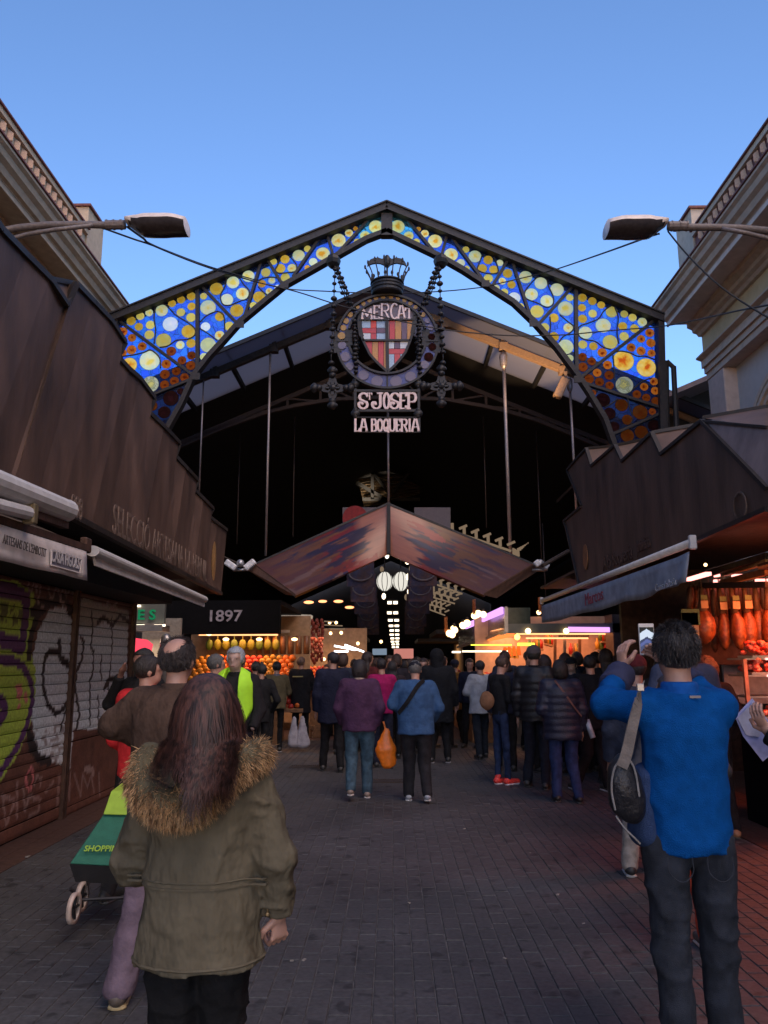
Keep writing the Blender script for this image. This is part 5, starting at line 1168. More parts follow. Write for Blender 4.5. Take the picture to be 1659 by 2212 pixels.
# ================================================================ market stalls
M_wood = MAT('stall_wood', (.22, .11, .05), .6, 0, .3, 6); M_panel = MAT('stall_back_panel', (.40, .24, .12), .7, 0, .2, 4); M_steel = MAT('stainless', (.35, .33, .32), .35, .8, .1, 6); M_blk = MAT('black_fascia', (.005, .005, .006), .8, spec=.1)
M_glassp = MAT('stall_glass', (.25, .27, .28), .12, .0, .1, 4, alpha=.35)
FR = {k: MAT('fruit_'+k, c, .45, 0, .25, 12) for k, c in dict(orange=(.65, .14, .01), red=(.38, .02, .01), yellow=(.42, .20, .015), green=(.07, .12, .015), lime=(.16, .16, .015), pink=(.65, .20, .15), brown=(.20, .08, .03)).items()}
def pile(x0, x1, y0, y1, z0, z1, r, kinds, label, name='fruit_pile', n=None, cat='fruit'):
    # a sloping bank of fruit; too many to count
    t = {k: MB() for k in kinds}
    nx = max(1, int((x1-x0)/(r*1.9))); nr = max(1, int(math.hypot(y1-y0, z1-z0)/(r*1.8)))
    for i in range(nx):
        for j in range(nr):
            u = j/max(1, nr-1); k = kinds[int((i/nx)*len(kinds)+random.random()*.35) % len(kinds)]
            s = r*random.uniform(.85, 1.1); t[k].ball((x0+(i+.5+.5*(j % 2))*(x1-x0)/nx, y0+(y1-y0)*u+random.uniform(-.01, .01), z0+(z1-z0)*u+random.uniform(-.01, .02)), (s, s, s*.95), 7, 5)
    root = empty(name, ((x0+x1)/2, (y0+y1)/2, min(z0, z1)), 0, label, cat)
    for k, mb in t.items():
        if mb.v: o = mb.build('fruit', FR[k], root, smooth=True); o['kind'] = 'stuff'
    q = MB(); q.prism([(x0-.05, y0-.08, z0-.12), (x1+.05, y0-.08, z0-.12), (x1+.05, y1+.05, z1-.12), (x0-.05, y1+.05, z1-.12)], (0, 0, .06)); q.build('tray', M_wood, root)
    return root
# ---- stall 1897
ys = 16.6
s1 = empty('market_stall', (-4, ys, 0), 0, 'fruit stall under a black fascia numbered 1897, glowing orange inside', 'stall')
a, b = aY(360, 1304, ys), aY(604, 1369, ys)
q = MB(); q.box(((a.x+b.x)/2, ys+.1, (a.z+b.z)/2), (b.x-a.x, .2, a.z-b.z)); q.build('fascia', M_blk, s1)
q = MB(); q.box(((a.x+b.x)/2, ys+2, a.z+.02), (b.x-a.x, 3.8, .1)); q.build('roof', M_blk, s1)
p = aY(446, 1342, ys-.02); pr = aY(516, 1342, ys-.02)
text_mesh('number', '1897', .33, MAT('pale_number', (.30, .27, .30), .7), s1, p, (1, 0, 0), (0, 0, 1), .01, 'LEFT', width=pr.x-p.x, bold=.015)
q = MB(); q.box(((a.x+b.x)/2, ys+3.4, 1.5), (b.x-a.x+.6, .1, 2.6)); q.build('back_wall', M_panel, s1)
q = MB(); q.box(((a.x+b.x)/2, ys+1.6, 1.15+1.2), (b.x-a.x, .04, .06)); q.build('rail', M_steel, s1)
x0 = aY(500, 1380, ys+.6).x
for i in range(9):
    c_ = aY(452+i*18, 1393, ys+1.7); q = MB(); q.ball(c_, (.09, .06, .13), 7, 5); q.tube([c_, c_+Vector((0, 0, .22))], .008, 4); q.build('hanging_bag', FR['green'] if i % 3 == 0 else FR['lime'], s1, smooth=True)
for i in range(7):
    c_ = aY(560+i*17, 1394, ys+1.9); q = MB(); q.tube([c_+Vector((0, 0, -.2)), c_+Vector((0, 0, .22))], .07, 6); q.build('hanging_jar', FR['brown'], s1, smooth=True)
q = MB(); q.box(((aY(352, 1400, ys).x+b.x)/2, ys+.5, .45), (b.x-aY(352, 1400, ys).x, .9, .9)); q.build('counter', M_wood, s1)
for i, px in enumerate((452, 488, 560, 636)):
    c_ = aY(px, 1370 if i == 0 else 1381, ys+.5); q = MB(); q.ball(c_, (.07, .05, .035), 7, 5); q.build('lamp', M_bulb, s1)
q = MB(); q.bar(aY(430, 1371, ys+.5), aY(600, 1371, ys+.5), .04, .04); q.build('tube_light', M_tubeo, s1)
cxm = (a.x+b.x)/2
lamp('stall_lamp', (cxm+.2, ys+1.3, 2.25), 16, (1, .42, .15), 1.6, rot=(0, 0, 0), sizey=1.0)
pile(a.x+.3, b.x+.1, ys+.2, ys+1.4, .95, 1.75, .075, ['yellow', 'orange', 'orange', 'red', 'yellow', 'orange'], 'sloping bank of oranges and apples in the 1897 stall')
pile(-2.75, -1.9, ys+.3, ys+1.2, .75, 1.3, .07, ['orange', 'pink', 'red', 'orange'], 'bank of oranges and peaches at the right corner of the 1897 stall')
pile(-1.3, -.55, ys+1.6, ys+2.3, .8, .95, .06, ['red', 'orange', 'pink'], 'tray of red and orange fruit behind the purple-coated shopper', cat='fruit')
q = MB(); q.box((-.95, ys+2., .4), (.75, .7, .7)); q.build('stand', M_wood, s1)
for i, (px, py) in enumerate(((470, 1399), (520, 1402), (560, 1400))): pass
# ---- ES stall at the far left
s0 = empty('market_stall', (-5.6, 15.2, 0), 0, 'stall at the far left with a grey sign reading ES in green letters', 'stall')
ye = 15.0; a, b = aY(270, 1298, ye), aY(356, 1346, ye)
q = MB(); q.box(((a.x+b.x)/2, ye, (a.z+b.z)/2), (b.x-a.x, .1, a.z-b.z)); q.build('sign_board', MAT('grey_sign', (.10, .11, .10), .5, 0, .1, 4), s0)
p = aY(296, 1338, ye-.07); pr = aY(334, 1338, ye-.07)
text_mesh('letters', 'E S', .26, EMIT('green_letters', (.01, .20, .08), .35), s0, p, (1, 0, 0), (0, 0, 1), .01, 'LEFT', width=pr.x-p.x, bold=.02)
for px, py in ((292, 1309), (300, 1351), (345, 1351)): q = MB(); q.box(aY(px, py, ye-.1), (.2, .05, .035)); q.build('tube_light', M_yelw, s0)
q = MB(); q.box(((a.x+b.x)/2, ye+1.2, 1.35), (b.x-a.x, .1, 2.4)); q.build('back_wall', MAT('pale_back', (.30, .27, .22), .7), s0)
q = MB(); q.box(((a.x+b.x)/2, ye+.1, 2.3), (b.x-a.x, .5, .12)); q.build('shelf', M_steel, s0)
q = MB()
pts = [(290, 1378), (318, 1382), (330, 1392), (327, 1405), (332, 1415), (316, 1421), (302, 1418), (288, 1424)]
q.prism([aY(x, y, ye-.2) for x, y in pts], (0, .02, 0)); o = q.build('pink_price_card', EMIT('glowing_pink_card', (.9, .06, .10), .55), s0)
lamp('stall_lamp', ((a.x+b.x)/2, ye+.4, 2.15), 10, (1, .72, .5), .5)
q = MB(); q.lathe(Vector((aY(358, 1400, 14.6).x, 14.6, .02)), [(.11, 0), (.11, 1.95), (.1, 2.08), (.06, 2.15), (0, 2.17)], 14); thing('steel_column', q, M_steel, 'rounded steel column right of the green lettered stall', 'column', smooth=True)
# ---- glass cabinet and red strings left of the aisle
s2 = empty('market_stall', (-2.2, 21, 0), 0, 'stall left of the aisle with a lit glass cabinet and red pepper strings', 'stall')
Y2 = 20.5
pc = [aY(606, 1326, Y2), aY(672, 1328, Y2), aY(664, 1392, Y2+1), aY(604, 1372, Y2)]
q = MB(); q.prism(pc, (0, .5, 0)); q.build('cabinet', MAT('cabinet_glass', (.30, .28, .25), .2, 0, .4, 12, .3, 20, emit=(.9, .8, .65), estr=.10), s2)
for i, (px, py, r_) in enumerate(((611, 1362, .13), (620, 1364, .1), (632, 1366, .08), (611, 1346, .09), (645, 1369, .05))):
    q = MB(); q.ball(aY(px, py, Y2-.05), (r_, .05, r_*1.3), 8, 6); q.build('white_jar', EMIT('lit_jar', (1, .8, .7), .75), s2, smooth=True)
for i in range(7):
    c_ = aY(652+i*7, 1385+4*math.sin(i*2.), Y2+.4); q = MB()
    for k in range(12): q.ball(c_+Vector((random.uniform(-.05, .05), random.uniform(-.05, .05), .5-k*.09)), (.05, .05, .075), 6, 4)
    q.build('pepper_string', MAT('dried_pepper', (.20, .03, .015), .5, 0, .3, 10) if i == 0 else bpy.data.materials['dried_pepper'], s2, smooth=True)
q = MB(); q.box((-2.3, Y2+2.2, 1.3), (3.2, .1, 2.6)); q.build('back_wall', M_panel, s2)
q = MB(); q.box((-2.0, Y2+.6, .5), (2.2, .8, 1.0)); q.build('counter', M_wood, s2)
for x0_, y0_, x1_, y1_ in ((722, 1395, 768, 1404), (745, 1393, 786, 1408), (722, 1407, 752, 1407), (700, 1350, 740, 1352), (712, 1358, 745, 1359), (700, 1342, 722, 1343)):
    dim = y0_ < 1370
    q = MB(); q.bar(aY(x0_, y0_, Y2+.6), aY(x1_, y1_, Y2+.6), .05, .045 if not dim else .03); q.build('tube_light', M_tubew if not dim else M_tubed, s2)
for i, (px, py) in enumerate(((737, 1367), (773, 1397-7), (714, 1382-14), (823, 1414-28), (700, 1424), (712, 1345), (726, 1345))):
    c_ = aY(px, py, Y2+.3+i*.3); q = MB(); q.ball(c_, .045, 7, 5); q.build('lamp', M_bulb, s2)
lamp('stall_lamp', (-1.9, Y2+.8, 2.3), 12, (1, .55, .28), 1.2)
pile(-2.9, -.9, Y2+.1, Y2+1.1, 1.05, 1.5, .06, ['brown', 'orange', 'red', 'yellow', 'brown'], 'heaps of nuts and fruit under the pepper strings')
# ---- the big stall right of the aisle
s3 = empty('market_stall', (4, 17, 0), 0, 'large lit stall right of the aisle with glass fascia and purple lamp', 'stall')
Y3 = 16.5
cK = lambda x, y: (976.5+.23148*x, 1305.7+.23148*y)      # crop (1780,2380)-(2480,2620)
a, b = aY(*cK(510, 180), Y3), aY(*cK(1600, 262), Y3)
q = MB(); q.box(((a.x+b.x)/2, Y3+.08, (a.z+b.z)/2), (b.x-a.x, .16, a.z-b.z)); q.build('fascia', MAT('grey_green_fascia', (.12, .13, .12), .4, .2, .1, 4), s3)
q = MB(); c0, c1 = aY(*cK(1085, 232), Y3-.04), aY(*cK(1470, 236), Y3-.04); q.bar(c0, c1, .04, .10); q.build('purple_lamp', M_purple, s3)
c0, c1 = aY(*cK(515, 30), Y3), aY(*cK(735, 180), Y3); q = MB(); q.box(((c0.x+c1.x)/2, Y3+.05, (c0.z+c1.z)/2), (c1.x-c0.x, .06, c0.z-c1.z)); q.build('upper_panel', MAT('dark_green_glass', (.03, .05, .045), .2), s3)
# slanted side running back along the aisle
sd = [aY(*cK(505, 30), Y3), aY(*cK(505, 262), Y3), aY(*cK(60, 400), 25.5), aY(*cK(60, 250), 25.5)]
q = MB(); q.prism(sd, (.04, 0, 0)); q.build('side_glass', MAT('side_fascia_glass', (.16, .13, .11), .25, .3, .3, 3, .2, 10), s3)
q = MB(); q.bar(aY(*cK(495, 55), Y3-.02)-Vector((.06, 0, 0)), aY(*cK(150, 205), 22)-Vector((.06, 0, 0)), .05, .14); q.build('purple_lamp', M_purple, s3)
for u0, u1, m in ((0, 1, M_steel),):
    q = MB(); q.bar(sd[1]-Vector((.03, 0, 0)), sd[2]-Vector((.03, 0, 0)), .06, .06); q.bar(sd[0], sd[3], .05, .05); q.bar(sd[0], sd[1], .07, .07); q.build('frame_rail', M_steel, s3)
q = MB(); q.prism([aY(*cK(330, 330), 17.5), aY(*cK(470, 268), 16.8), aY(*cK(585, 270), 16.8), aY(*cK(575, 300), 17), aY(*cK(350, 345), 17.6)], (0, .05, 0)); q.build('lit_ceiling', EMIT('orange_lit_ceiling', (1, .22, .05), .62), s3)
for (x0_, y0_, x1_, y1_, m) in ((175, 370, 555, 385, M_green), (612, 350, 770, 395, M_green), (95, 432, 520, 444, M_yelw), (0, 452, 80, 436, M_yelw), (600, 273, 1450, 277, M_tubeo), (690, 312, 1270, 318, M_tubeo)):
    p0, p1 = aY(*cK(x0_, (y0_+y1_)/2), Y3+.7), aY(*cK(x1_, (y0_+y1_)/2), Y3+.7); h = max(.03, abs(y1_-y0_)*.231*.0098)
    if m is M_green: h *= .6
    q = MB(); q.bar(p0, p1, .04, h); q.build('tube_light', m, s3)
for x0_ in (710, 1065):
    q = MB(); q.ball(aY(*cK(x0_, 248), Y3-.06), .06, 8, 6); q.build('lamp', M_bulb, s3)
q = MB(); q.ball(aY(*cK(608, 305), Y3+.2), .06, 8, 6); q.build('lamp', EMIT('green_yellow_bulb', (.8, .8, .1), 2.), s3)
bx0, bx1 = aY(*cK(560, 300), Y3).x, aY(*cK(1530, 300), Y3).x
M_bk = MAT('orange_tiled_back', (.50, .30, .19), .5, 0, .15, 3)
q = MB(); q.box(((bx0+bx1)/2+.3, Y3+2.6, 1.35), (bx1-bx0+1.6, .1, 2.7)); q.build('back_wall', M_bk, s3)
q = MB(); q.box((bx1+.12, Y3+.3, 1.3), (.35, .6, 2.6)); q.build('side_pillar', MAT('brown_pillar', (.09, .06, .055), .5), s3)
q = MB(); q.box(((bx0+bx1)/2, Y3+.5, .5), (bx1-bx0, .9, 1.0)); q.build('counter', M_steel, s3)
q = MB(); q.box((2.1, 21, .5), (.9, 8.4, 1.0)); q.build('aisle_counter', M_wood, s3)
for i, x in enumerate((720, 960, 1050, 1190)):
    p0, p1 = aY(*cK(x, 300), Y3+.9), aY(*cK(x, 560), Y3+.9); q = MB(); q.bar(p0, p1, .06, .06, up=(0, 1, 0)); q.build('post', M_wood if i % 2 else M_steel, s3)
for i, (x0_, y0_, x1_, y1_) in enumerate(((870, 370, 940, 390), (1340, 432, 1490, 440), (1380, 350, 1450, 356), (1100, 480, 1190, 484), (760, 420, 840, 425))):
    p0, p1 = aY(*cK(x0_, y0_), Y3+1.9), aY(*cK(x1_, y1_), Y3+1.9); q = MB(); q.bar(p0, p1, .35, .04); q.build('shelf', M_steel if i % 2 else M_wood, s3)
    for k in range(4):
        c_ = p0.lerp(p1, (k+.5)/4)+Vector((0, 0, .13)); q = MB(); q.lathe(c_-Vector((0, 0, .1)), [(.05, 0), (.055, .15), (.02, .2), (.02, .26)], 7); q.build('bottle', FR[('brown', 'yellow', 'green', 'red')[(k+i) % 4]], s3, smooth=True)
for i in range(18):
    c_ = aY(*cK(1000+i*16, 292), Y3+1.2); q = MB(); q.box(c_, (.03, .03, .12)); q.build('hanging_utensil', M_iron2, s3)
lamp('stall_lamp', ((bx0+bx1)/2, Y3+1.5, 2.35), 26, (1, .38, .14), 2.6, rot=(0, 0, 0), sizey=1.6)
lamp('aisle_stall_lamp', (2.6, 21, 2.2), 16, (1, .6, .3), .6, rot=(0, 0, 0), sizey=6)
pile(1.75, 2.5, 17.3, 18.6, 1.05, 1.35, .065, ['orange', 'yellow', 'red', 'orange'], 'oranges and yellow fruit heaped at the near corner of the right stall')
pile(1.7, 2.4, 19, 25, 1.05, 1.2, .07, ['red', 'orange', 'yellow', 'lime'], 'long bank of mixed fruit running down the right side of the aisle')
pile(2.9, 4.8, 16.7, 17.3, 1.05, 1.3, .06, ['orange', 'red', 'orange', 'pink', 'yellow'], 'packed fruit along the front counter of the right stall')
c_ = aY(1100, 1400, 18.5)
for i in range(7):
    cc = aY(1090+i*5, 1398+5*math.sin(i*3), 18.2); q = MB(); q.tube([cc, cc+Vector((0, 0, -.22))], [.03, .06], 6); q.build('hanging_bunch', FR['yellow'] if i % 2 else FR['orange'], s3)
# ---- deep stalls on both sides as simple lit boxes far down the aisle
for i, (x, Y, c_, w) in enumerate(((-2.6, 29, (1, .5, .25), 20), (2.9, 31, (1, .6, .3), 20), (-2.4, 38, (1, .55, .3), 25), (2.6, 42, (1, .7, .4), 25))):
    t = empty('market_stall', (x, Y, 0), 0, ('%s stall far down the %s side of the aisle, only its lit counter showing' % (('nearer', 'nearer', 'farther', 'farther')[i], ('left', 'right')[i % 2])), 'stall')
    q = MB(); q.box((x, Y, .55), (2.2, 5, 1.1)); q.build('counter', M_wood, t)
    q = MB(); q.box((x, Y, 2.7), (2.6, 5.2, .15)); q.build('canopy', M_iron2, t)
    q = MB(); q.box((x+(.9 if x > 0 else -.9), Y, 1.8), (.06, 5, 1.6)); q.build('back_wall', M_panel, t)
    q = MB()
    for k in range(60): q.ball((x-(.9 if x > 0 else -.9)+random.uniform(-.1, .5)*(1 if x > 0 else -1), Y+random.uniform(-2.3, 2.3), 1.15+random.random()*.2), .09, 6, 4)
    o = q.build('produce', FR[('orange', 'red', 'brown', 'yellow')[i]], t); o['kind'] = 'stuff'
    lamp('stall_lamp', (x, Y, 2.55), w*.35, c_, 1.6)
# red tables / signs at the end of the aisle
q = MB(); q.box(aY(872, 1412, 45), (1.1, .05, .55)); thing('aisle_sign', q, EMIT('dim_pink_sign', (.6, .22, .18), .35), 'small pinkish lit sign low at the end of the aisle', 'sign')
q = MB(); q.box(aY(820, 1408, 45), (.8, .05, .35)); thing('aisle_sign', q, EMIT('dim_blue_sign', (.20, .26, .34), .35), 'small bluish lit sign left at the end of the aisle', 'sign')

# ================================================================ ham and meat stall on the right
cM = lambda x, y: (1481.2+.11158*x, 1206.9+.11158*y)     # crop (2700,2200)-(3024,2650)
s4 = empty('meat_stall', (4.4, 8.2, 0), 0, 'butcher stall on the right with glass case glowing red', 'stall')
YM = 7.9
M_meat = MAT('raw_meat', (.55, .05, .03), .35, 0, .6, 14, .6, 30, col2=(.75, .30, .22), mix=.58); M_redc = MAT('red_counter_light', (.55, .06, .03), .4)
q = MB(); q.box((4.8, YM+.45, .52), (2.1, .9, 1.04)); q.build('counter', M_blk, s4)
q = MB(); q.box((4.5, YM+.2, 1.06), (2.35, 1.1, .04)); q.build('counter_top', M_steel, s4)
q = MB(); q.box((4.9, 11.8, 1.6), (3.0, .1, 3.0)); q.build('back_wall', M_rust, s4)
q = MB(); q.box((4.85, YM+1.6, 1.9), (1.9, .05, 1.5)); q.build('grey_panel', MAT('grey_enamel', (.20, .21, .25), .4), s4)
q = MB(); q.bar((3.42, YM-.1, 1.05), (3.42, YM-.1, 1.66), .035, .035, up=(0, 1, 0)); q.build('case_post', MAT('orange_metal', (.55, .2, .12), .4, .4), s4)
for z in (1.30, 1.50, 1.66):
    q = MB(); q.box((4.4, YM+.1, z), (1.95, .42, .015)); q.build('glass_shelf', M_steel, s4)
    q = MB(); q.bar((3.62, YM-.12, z+.0), (5.2, YM-.12, z+.0), .02, .02); q.build('lit_edge', M_strip, s4)
def tray(x0, x1, z, lab, n=70, h=.15, cols=(M_meat,)):
    t = empty('meat_tray', ((x0+x1)/2, YM, z), 0, lab, 'meat tray')
    q = MB(); q.box(((x0+x1)/2, YM+.06, z+.012), (x1-x0, .34, .024)); q.build('tray', M_steel, t)
    q = MB()
    for k in range(n):
        r_ = random.uniform(.022, .045); q.ball((random.uniform(x0+.03, x1-.03), YM+random.uniform(-.10, .18), z+random.uniform(.03, h)), (r_*1.2, r_, r_*.8), 7, 5, Matrix.Rotation(random.random()*3, 3, 'Z'))
    o = q.build('meat_pieces', M_meat, t, smooth=True); o['kind'] = 'stuff'
tray(3.5, 3.98, 1.67, 'tray heaped with red meat on top of the glass case, left one'); tray(4.0, 4.5, 1.67, 'tray heaped with red meat on top of the glass case, right one')
tray(3.48, 3.86, 1.51, 'tray of pink chops on the shelf below, left one'); tray(3.88, 4.4, 1.51, 'tray of pink chops on the shelf below, right one')
tray(3.3, 4.0, 1.09, 'red lit sausages on the counter behind the raised arm', 30, .10); tray(4.02, 4.6, 1.09, 'red lit meat at the right end of the counter', 30, .10)
for (x0_, y0_, x1_, y1_) in ((45, 405, 440, 290), (560, 330, 650, 322), (900, 328, 1230, 328), (550, 430, 760, 445), (810, 418, 940, 418), (1360, 420, 1640, 420), (1360, 455, 1640, 455)):
    q = MB(); q.bar(aY(*cM(x0_, y0_), 7.6 if x0_ < 100 else 8.8), aY(*cM(x1_, y1_), 6.7 if x0_ < 100 else 8.8), .05, .03); q.build('strip_light', M_strip, s4)
q = MB(); q.box((4.3, 9.3, 2.05), (1.6, .05, .9)); q.build('dark_backing', M_rust, s4)
for (x0_, y0_, x1_, y1_, m) in ((450, 285, 1593, -60, M_iron2), (750, 285, 1600, 30, MAT('brass_rail', (.35, .2, .1), .4, .5)), (700, 470, 1593, 250, M_wood), (300, 520, 1593, 500, M_iron2)):
    q = MB(); q.bar(aY(*cM(x0_, y0_), 8.6), aY(*cM(x1_, y1_), 7.4), .06, .06); q.build('ceiling_rail', m, s4)
q = MB(); q.box((4.6, 8.2, 3.0), (2.6, 7, .04)); 
lamp('meat_lamp', (4.3, 7.7, 2.42), 28, (1, .17, .06), 1.6, rot=(0, 0, 0), sizey=.8)
lamp('case_lamp', (4.1, YM-.2, 1.62), 3.0, (1, .22, .10), 1.2, rot=(0, 0, 0), sizey=.1)
lamp('counter_glow', (3.75, 5.8, 2.45), 9, (1, .22, .06), .9, rot=(0, R(8), 0), sizey=3.2)
q = MB(); q.box((3.85, 5.8, 2.5), (.9, 3.0, .05)); q.build('light_tray', M_strip if False else M_rust, s4)
# hams
M_ham = MAT('cured_ham', (.13, .028, .010), .42, 0, .5, 9, .5, 40, col2=(.30, .085, .022), mix=.55); M_hoof = MAT('ham_shank', (.10, .05, .03), .6, 0, .3, 20); M_tag = MAT('cream_tag', (.34, .22, .12), .7); M_tagg = MAT('green_tag', (.10, .14, .05), .7)
def ham(px_top, px_bot, w, Y, label, tagc=None, tilt=0):
    A, B = aY(*cM(*px_top), Y), aY(*cM(*px_bot), Y); t = empty('ham', A, 0, label, 'ham', 'cured hams hanging in a row')
    L_ = (B-A).length; d = (B-A)/L_; q = MB(); n = 14; pr = [(0, .35), (.1, .55), (.25, .85), (.45, 1.), (.65, .98), (.82, .75), (.93, .45), (1, .08)]
    s0_ = .38
    pts = [A+d*(L_*(s0_+(1-s0_)*u))+Vector((.01*math.sin(u*5), 0, 0)) for u, _ in pr]; q.tube(pts, [w*r_ for _, r_ in pr], 14)
    o = q.build('meat', M_ham, t, smooth=True)
    q = MB(); q.tube([A, A+d*(L_*.2), A+d*(L_*.42)], [.022, .030, w*.5], 8); q.tube([A+Vector((0, 0, .1)), A], .006, 5); q.build('shank', M_hoof, t, smooth=True)
    if tagc: c_ = A+d*(L_*.3)+Vector((0, -.07, 0)); q = MB(); q.box(c_, (.075, .006, .08), Matrix.Rotation(random.uniform(-.1, .1), 3, 'Y')); q.build('price_tag', tagc, t); q = MB(); q.box(c_+Vector((0, 0, .075)), (.07, .006, .05)); q.build('label_band', M_tagg, t)
ham((300, 560), (350, 1680), .125, 8.4, 'widest cured ham, leftmost of the row beside the green card', M_tag)
ham((520, 600), (590, 1820), .055, 8.75, 'slim dark ham low between the wide ham and its neighbour')
ham((640, 560), (790, 1780), .065, 8.5, 'narrow tilted ham, second tagged one from the left', M_tag)
ham((860, 540), (1090, 1780), .078, 8.4, 'tilted ham to the right of the narrow one, over the grey panel', M_tag)
ham((1120, 520), (1270, 1790), .078, 8.4, 'ham in the middle of the right group with dark flank', M_tag)
ham((1330, 480), (1455, 1750), .072, 8.5, 'second ham from the right edge, reddish shoulder')
ham((1560, 480), (1640, 1700), .08, 8.4, 'rightmost ham, cut off by the picture edge')
for k, (a_, b_, w_) in enumerate((((160, 520), (210, 1560), .06), ((440, 500), (470, 1500), .07), ((720, 480), (700, 1480), .06), ((960, 480), (960, 1560), .07), ((1210, 470), (1180, 1500), .06), ((1440, 440), (1380, 1460), .07), ((1560, 460), (1560, 1500), .06), ((60, 560), (80, 1300), .05))):
    ham(a_, b_, w_, 8.95, 'dark ham in the back row, %s from the left' % 'first second third fourth fifth sixth seventh last'.split()[k])
for i, (x, y) in enumerate(((90, 540), (200, 600), (340, 500), (380, 620), (480, 560), (560, 520), (620, 600), (830, 500), (910, 600), (1100, 560), (1160, 520), (1310, 520), (1360, 600), (1530, 520), (130, 560), (250, 520), (420, 560), (700, 520), (780, 560), (980, 540), (1050, 500), (1200, 470), (1250, 560), (1400, 500), (1480, 560))):
    A = aY(*cM(x, y), 8.9); B = aY(*cM(x+random.randint(-30, 30), y+random.randint(350, 520)), 8.9); q = MB(); q.tube([A, A.lerp(B, .5), B], [.018, .032, .02], 7)
    thing('dried_sausage', q, M_ham if i % 3 else M_hoof, 'dried sausage or shank crowded behind the hams', 'sausage', 'sausages crowded behind the hams', smooth=True)
q = MB(); c_ = aY(*cM(95, 1340), 7.9); q.box(c_, (.16, .01, .30)); thing('price_card', q, M_tag, 'cream price card at the left of the hams, lower half', 'card')
q = MB(); c_ = aY(*cM(95, 1130), 7.9); q.box(c_, (.18, .01, .16)); thing('price_card', q, M_tagg, 'green card above the cream price card', 'card')
lamp('ham_lamp', (3.95, 7.5, 2.2), 2.6, (1, .42, .12), .8, target=(4.0, 8.5, 2.1))
# floor mat, counter skirts and the black bin at the right
q = MB(); q.box((4.55, 6.6, .012), (1.9, 1.9, .024)); thing('floor_mat', q, MAT('dark_mat', (.03, .025, .025), .9, 0, .3, 12), 'dark mat on the ground before the butcher counter', 'mat')
# the second roof at the right, above the side post
q = MB(); z0 = aY(1455, 842, 17.6); z1 = aY(1560, 797, 17.6)
ns = empty('side_hall', (8, 19, 0), 0, 'dark neighbouring hall with rising roof edge beside the right arcade', 'building')
q = MB(); q.prism([(z0.x-.2, 17.6, z0.z-.08), (z1.x+2, 17.6, z1.z+(z1.z-z0.z)/(z1.x-z0.x)*2), (z1.x+2, 30, z1.z+1.1), (z0.x-.2, 30, z0.z-.08)], (0, 0, -.12)); q.build('roof', M_roofL, ns)
q = MB(); q.prism([(z0.x-.2, 19.2, z0.z-.15), (z1.x+2, 19.2, z1.z+1.0), (z1.x+2, 19.2, 0), (z0.x-.2, 19.2, 0)], (0, .1, 0)); q.build('wall', M_hall, ns)
for s in (-1, 1):
    q = MB(); q.box((s*7.6, 18.6, 3.0), (3.6, .2, 6.0)); thing('dark_screen_wall', q, M_hall, 'dark wall behind the %s kiosk closing the side of the hall' % ('left' if s < 0 else 'right'), 'wall')
    q = MB(); q.box((s*6.3, 13.5, 1.4), (.1, 9, 2.8)); thing('side_partition', q, M_rust, 'dark brown partition along the %s side passage' % ('left' if s < 0 else 'right'), 'wall')
# ================================================================ people: smooth blended volumes turned into one surface per body or garment
def sm(a, b, k):
    h = np.clip(.5+.5*(b-a)/k, 0, 1); return b*(1-h)+a*h-k*h*(1-h)
class Vol:
    def __init__(s, k=.03): s.p = []; s.k = k; s.cuts = []; s.dis = []; s.off = 0.
    def cone(s, a, b, ra, rb, flat=1., side=(1, 0, 0), k=None):
        a, b = np.array(a, float), np.array(b, float); w = b-a; L_ = np.linalg.norm(w)+1e-9; w = w/L_; u = np.array(side, float); u = u-w*(u@w); n = np.linalg.norm(u)
        if n < .1: u = np.array((0, 1., 0))-w*w[1]; n = np.linalg.norm(u)
        u = u/n; v = np.cross(w, u); s.p.append(('c', a, w, L_, u, v, ra, rb, flat, k or s.k)); return s
    def ell(s, c, r, M=None, k=None): s.p.append(('e', np.array(c, float), np.array(r, float), np.eye(3) if M is None else np.array(M), k or s.k)); return s
    def bounds(s):
        lo, hi = np.full(3, 9e9), np.full(3, -9e9)
        for p in s.p:
            if p[0] == 'c': e = [p[1], p[1]+p[2]*p[3]]; r_ = max(p[6], p[7])
            else: e = [p[1]]; r_ = max(p[2])
            for q_ in e: lo = np.minimum(lo, q_-r_); hi = np.maximum(hi, q_+r_)
        return lo-.04, hi+.04
    def ev(s, P):
        d = None
        for p in s.p:
            if p[0] == 'c':
                _, a, w, L_, u, v, ra, rb, fl, k = p; q_ = P-a; t = q_@w; tc = np.clip(t, 0, L_); r_ = ra+(rb-ra)*tc/L_
                dz = t-tc; e = np.sqrt((q_@u)**2+((q_@v)/fl)**2+(dz/min(1., fl+.1))**2)-r_; e = e*(fl if fl < 1 else 1)**.5
            else:
                _, c_, r3, M_, k = p; q_ = (P-c_)@M_; n = np.sqrt(((q_/r3)**2).sum(-1)); e = (n-1)*r3.min()
            d = e if d is None else sm(d, e, k)
        for f in s.dis: d = d+f(P)
        for f in s.cuts: d = np.maximum(d, f(P))
        return d
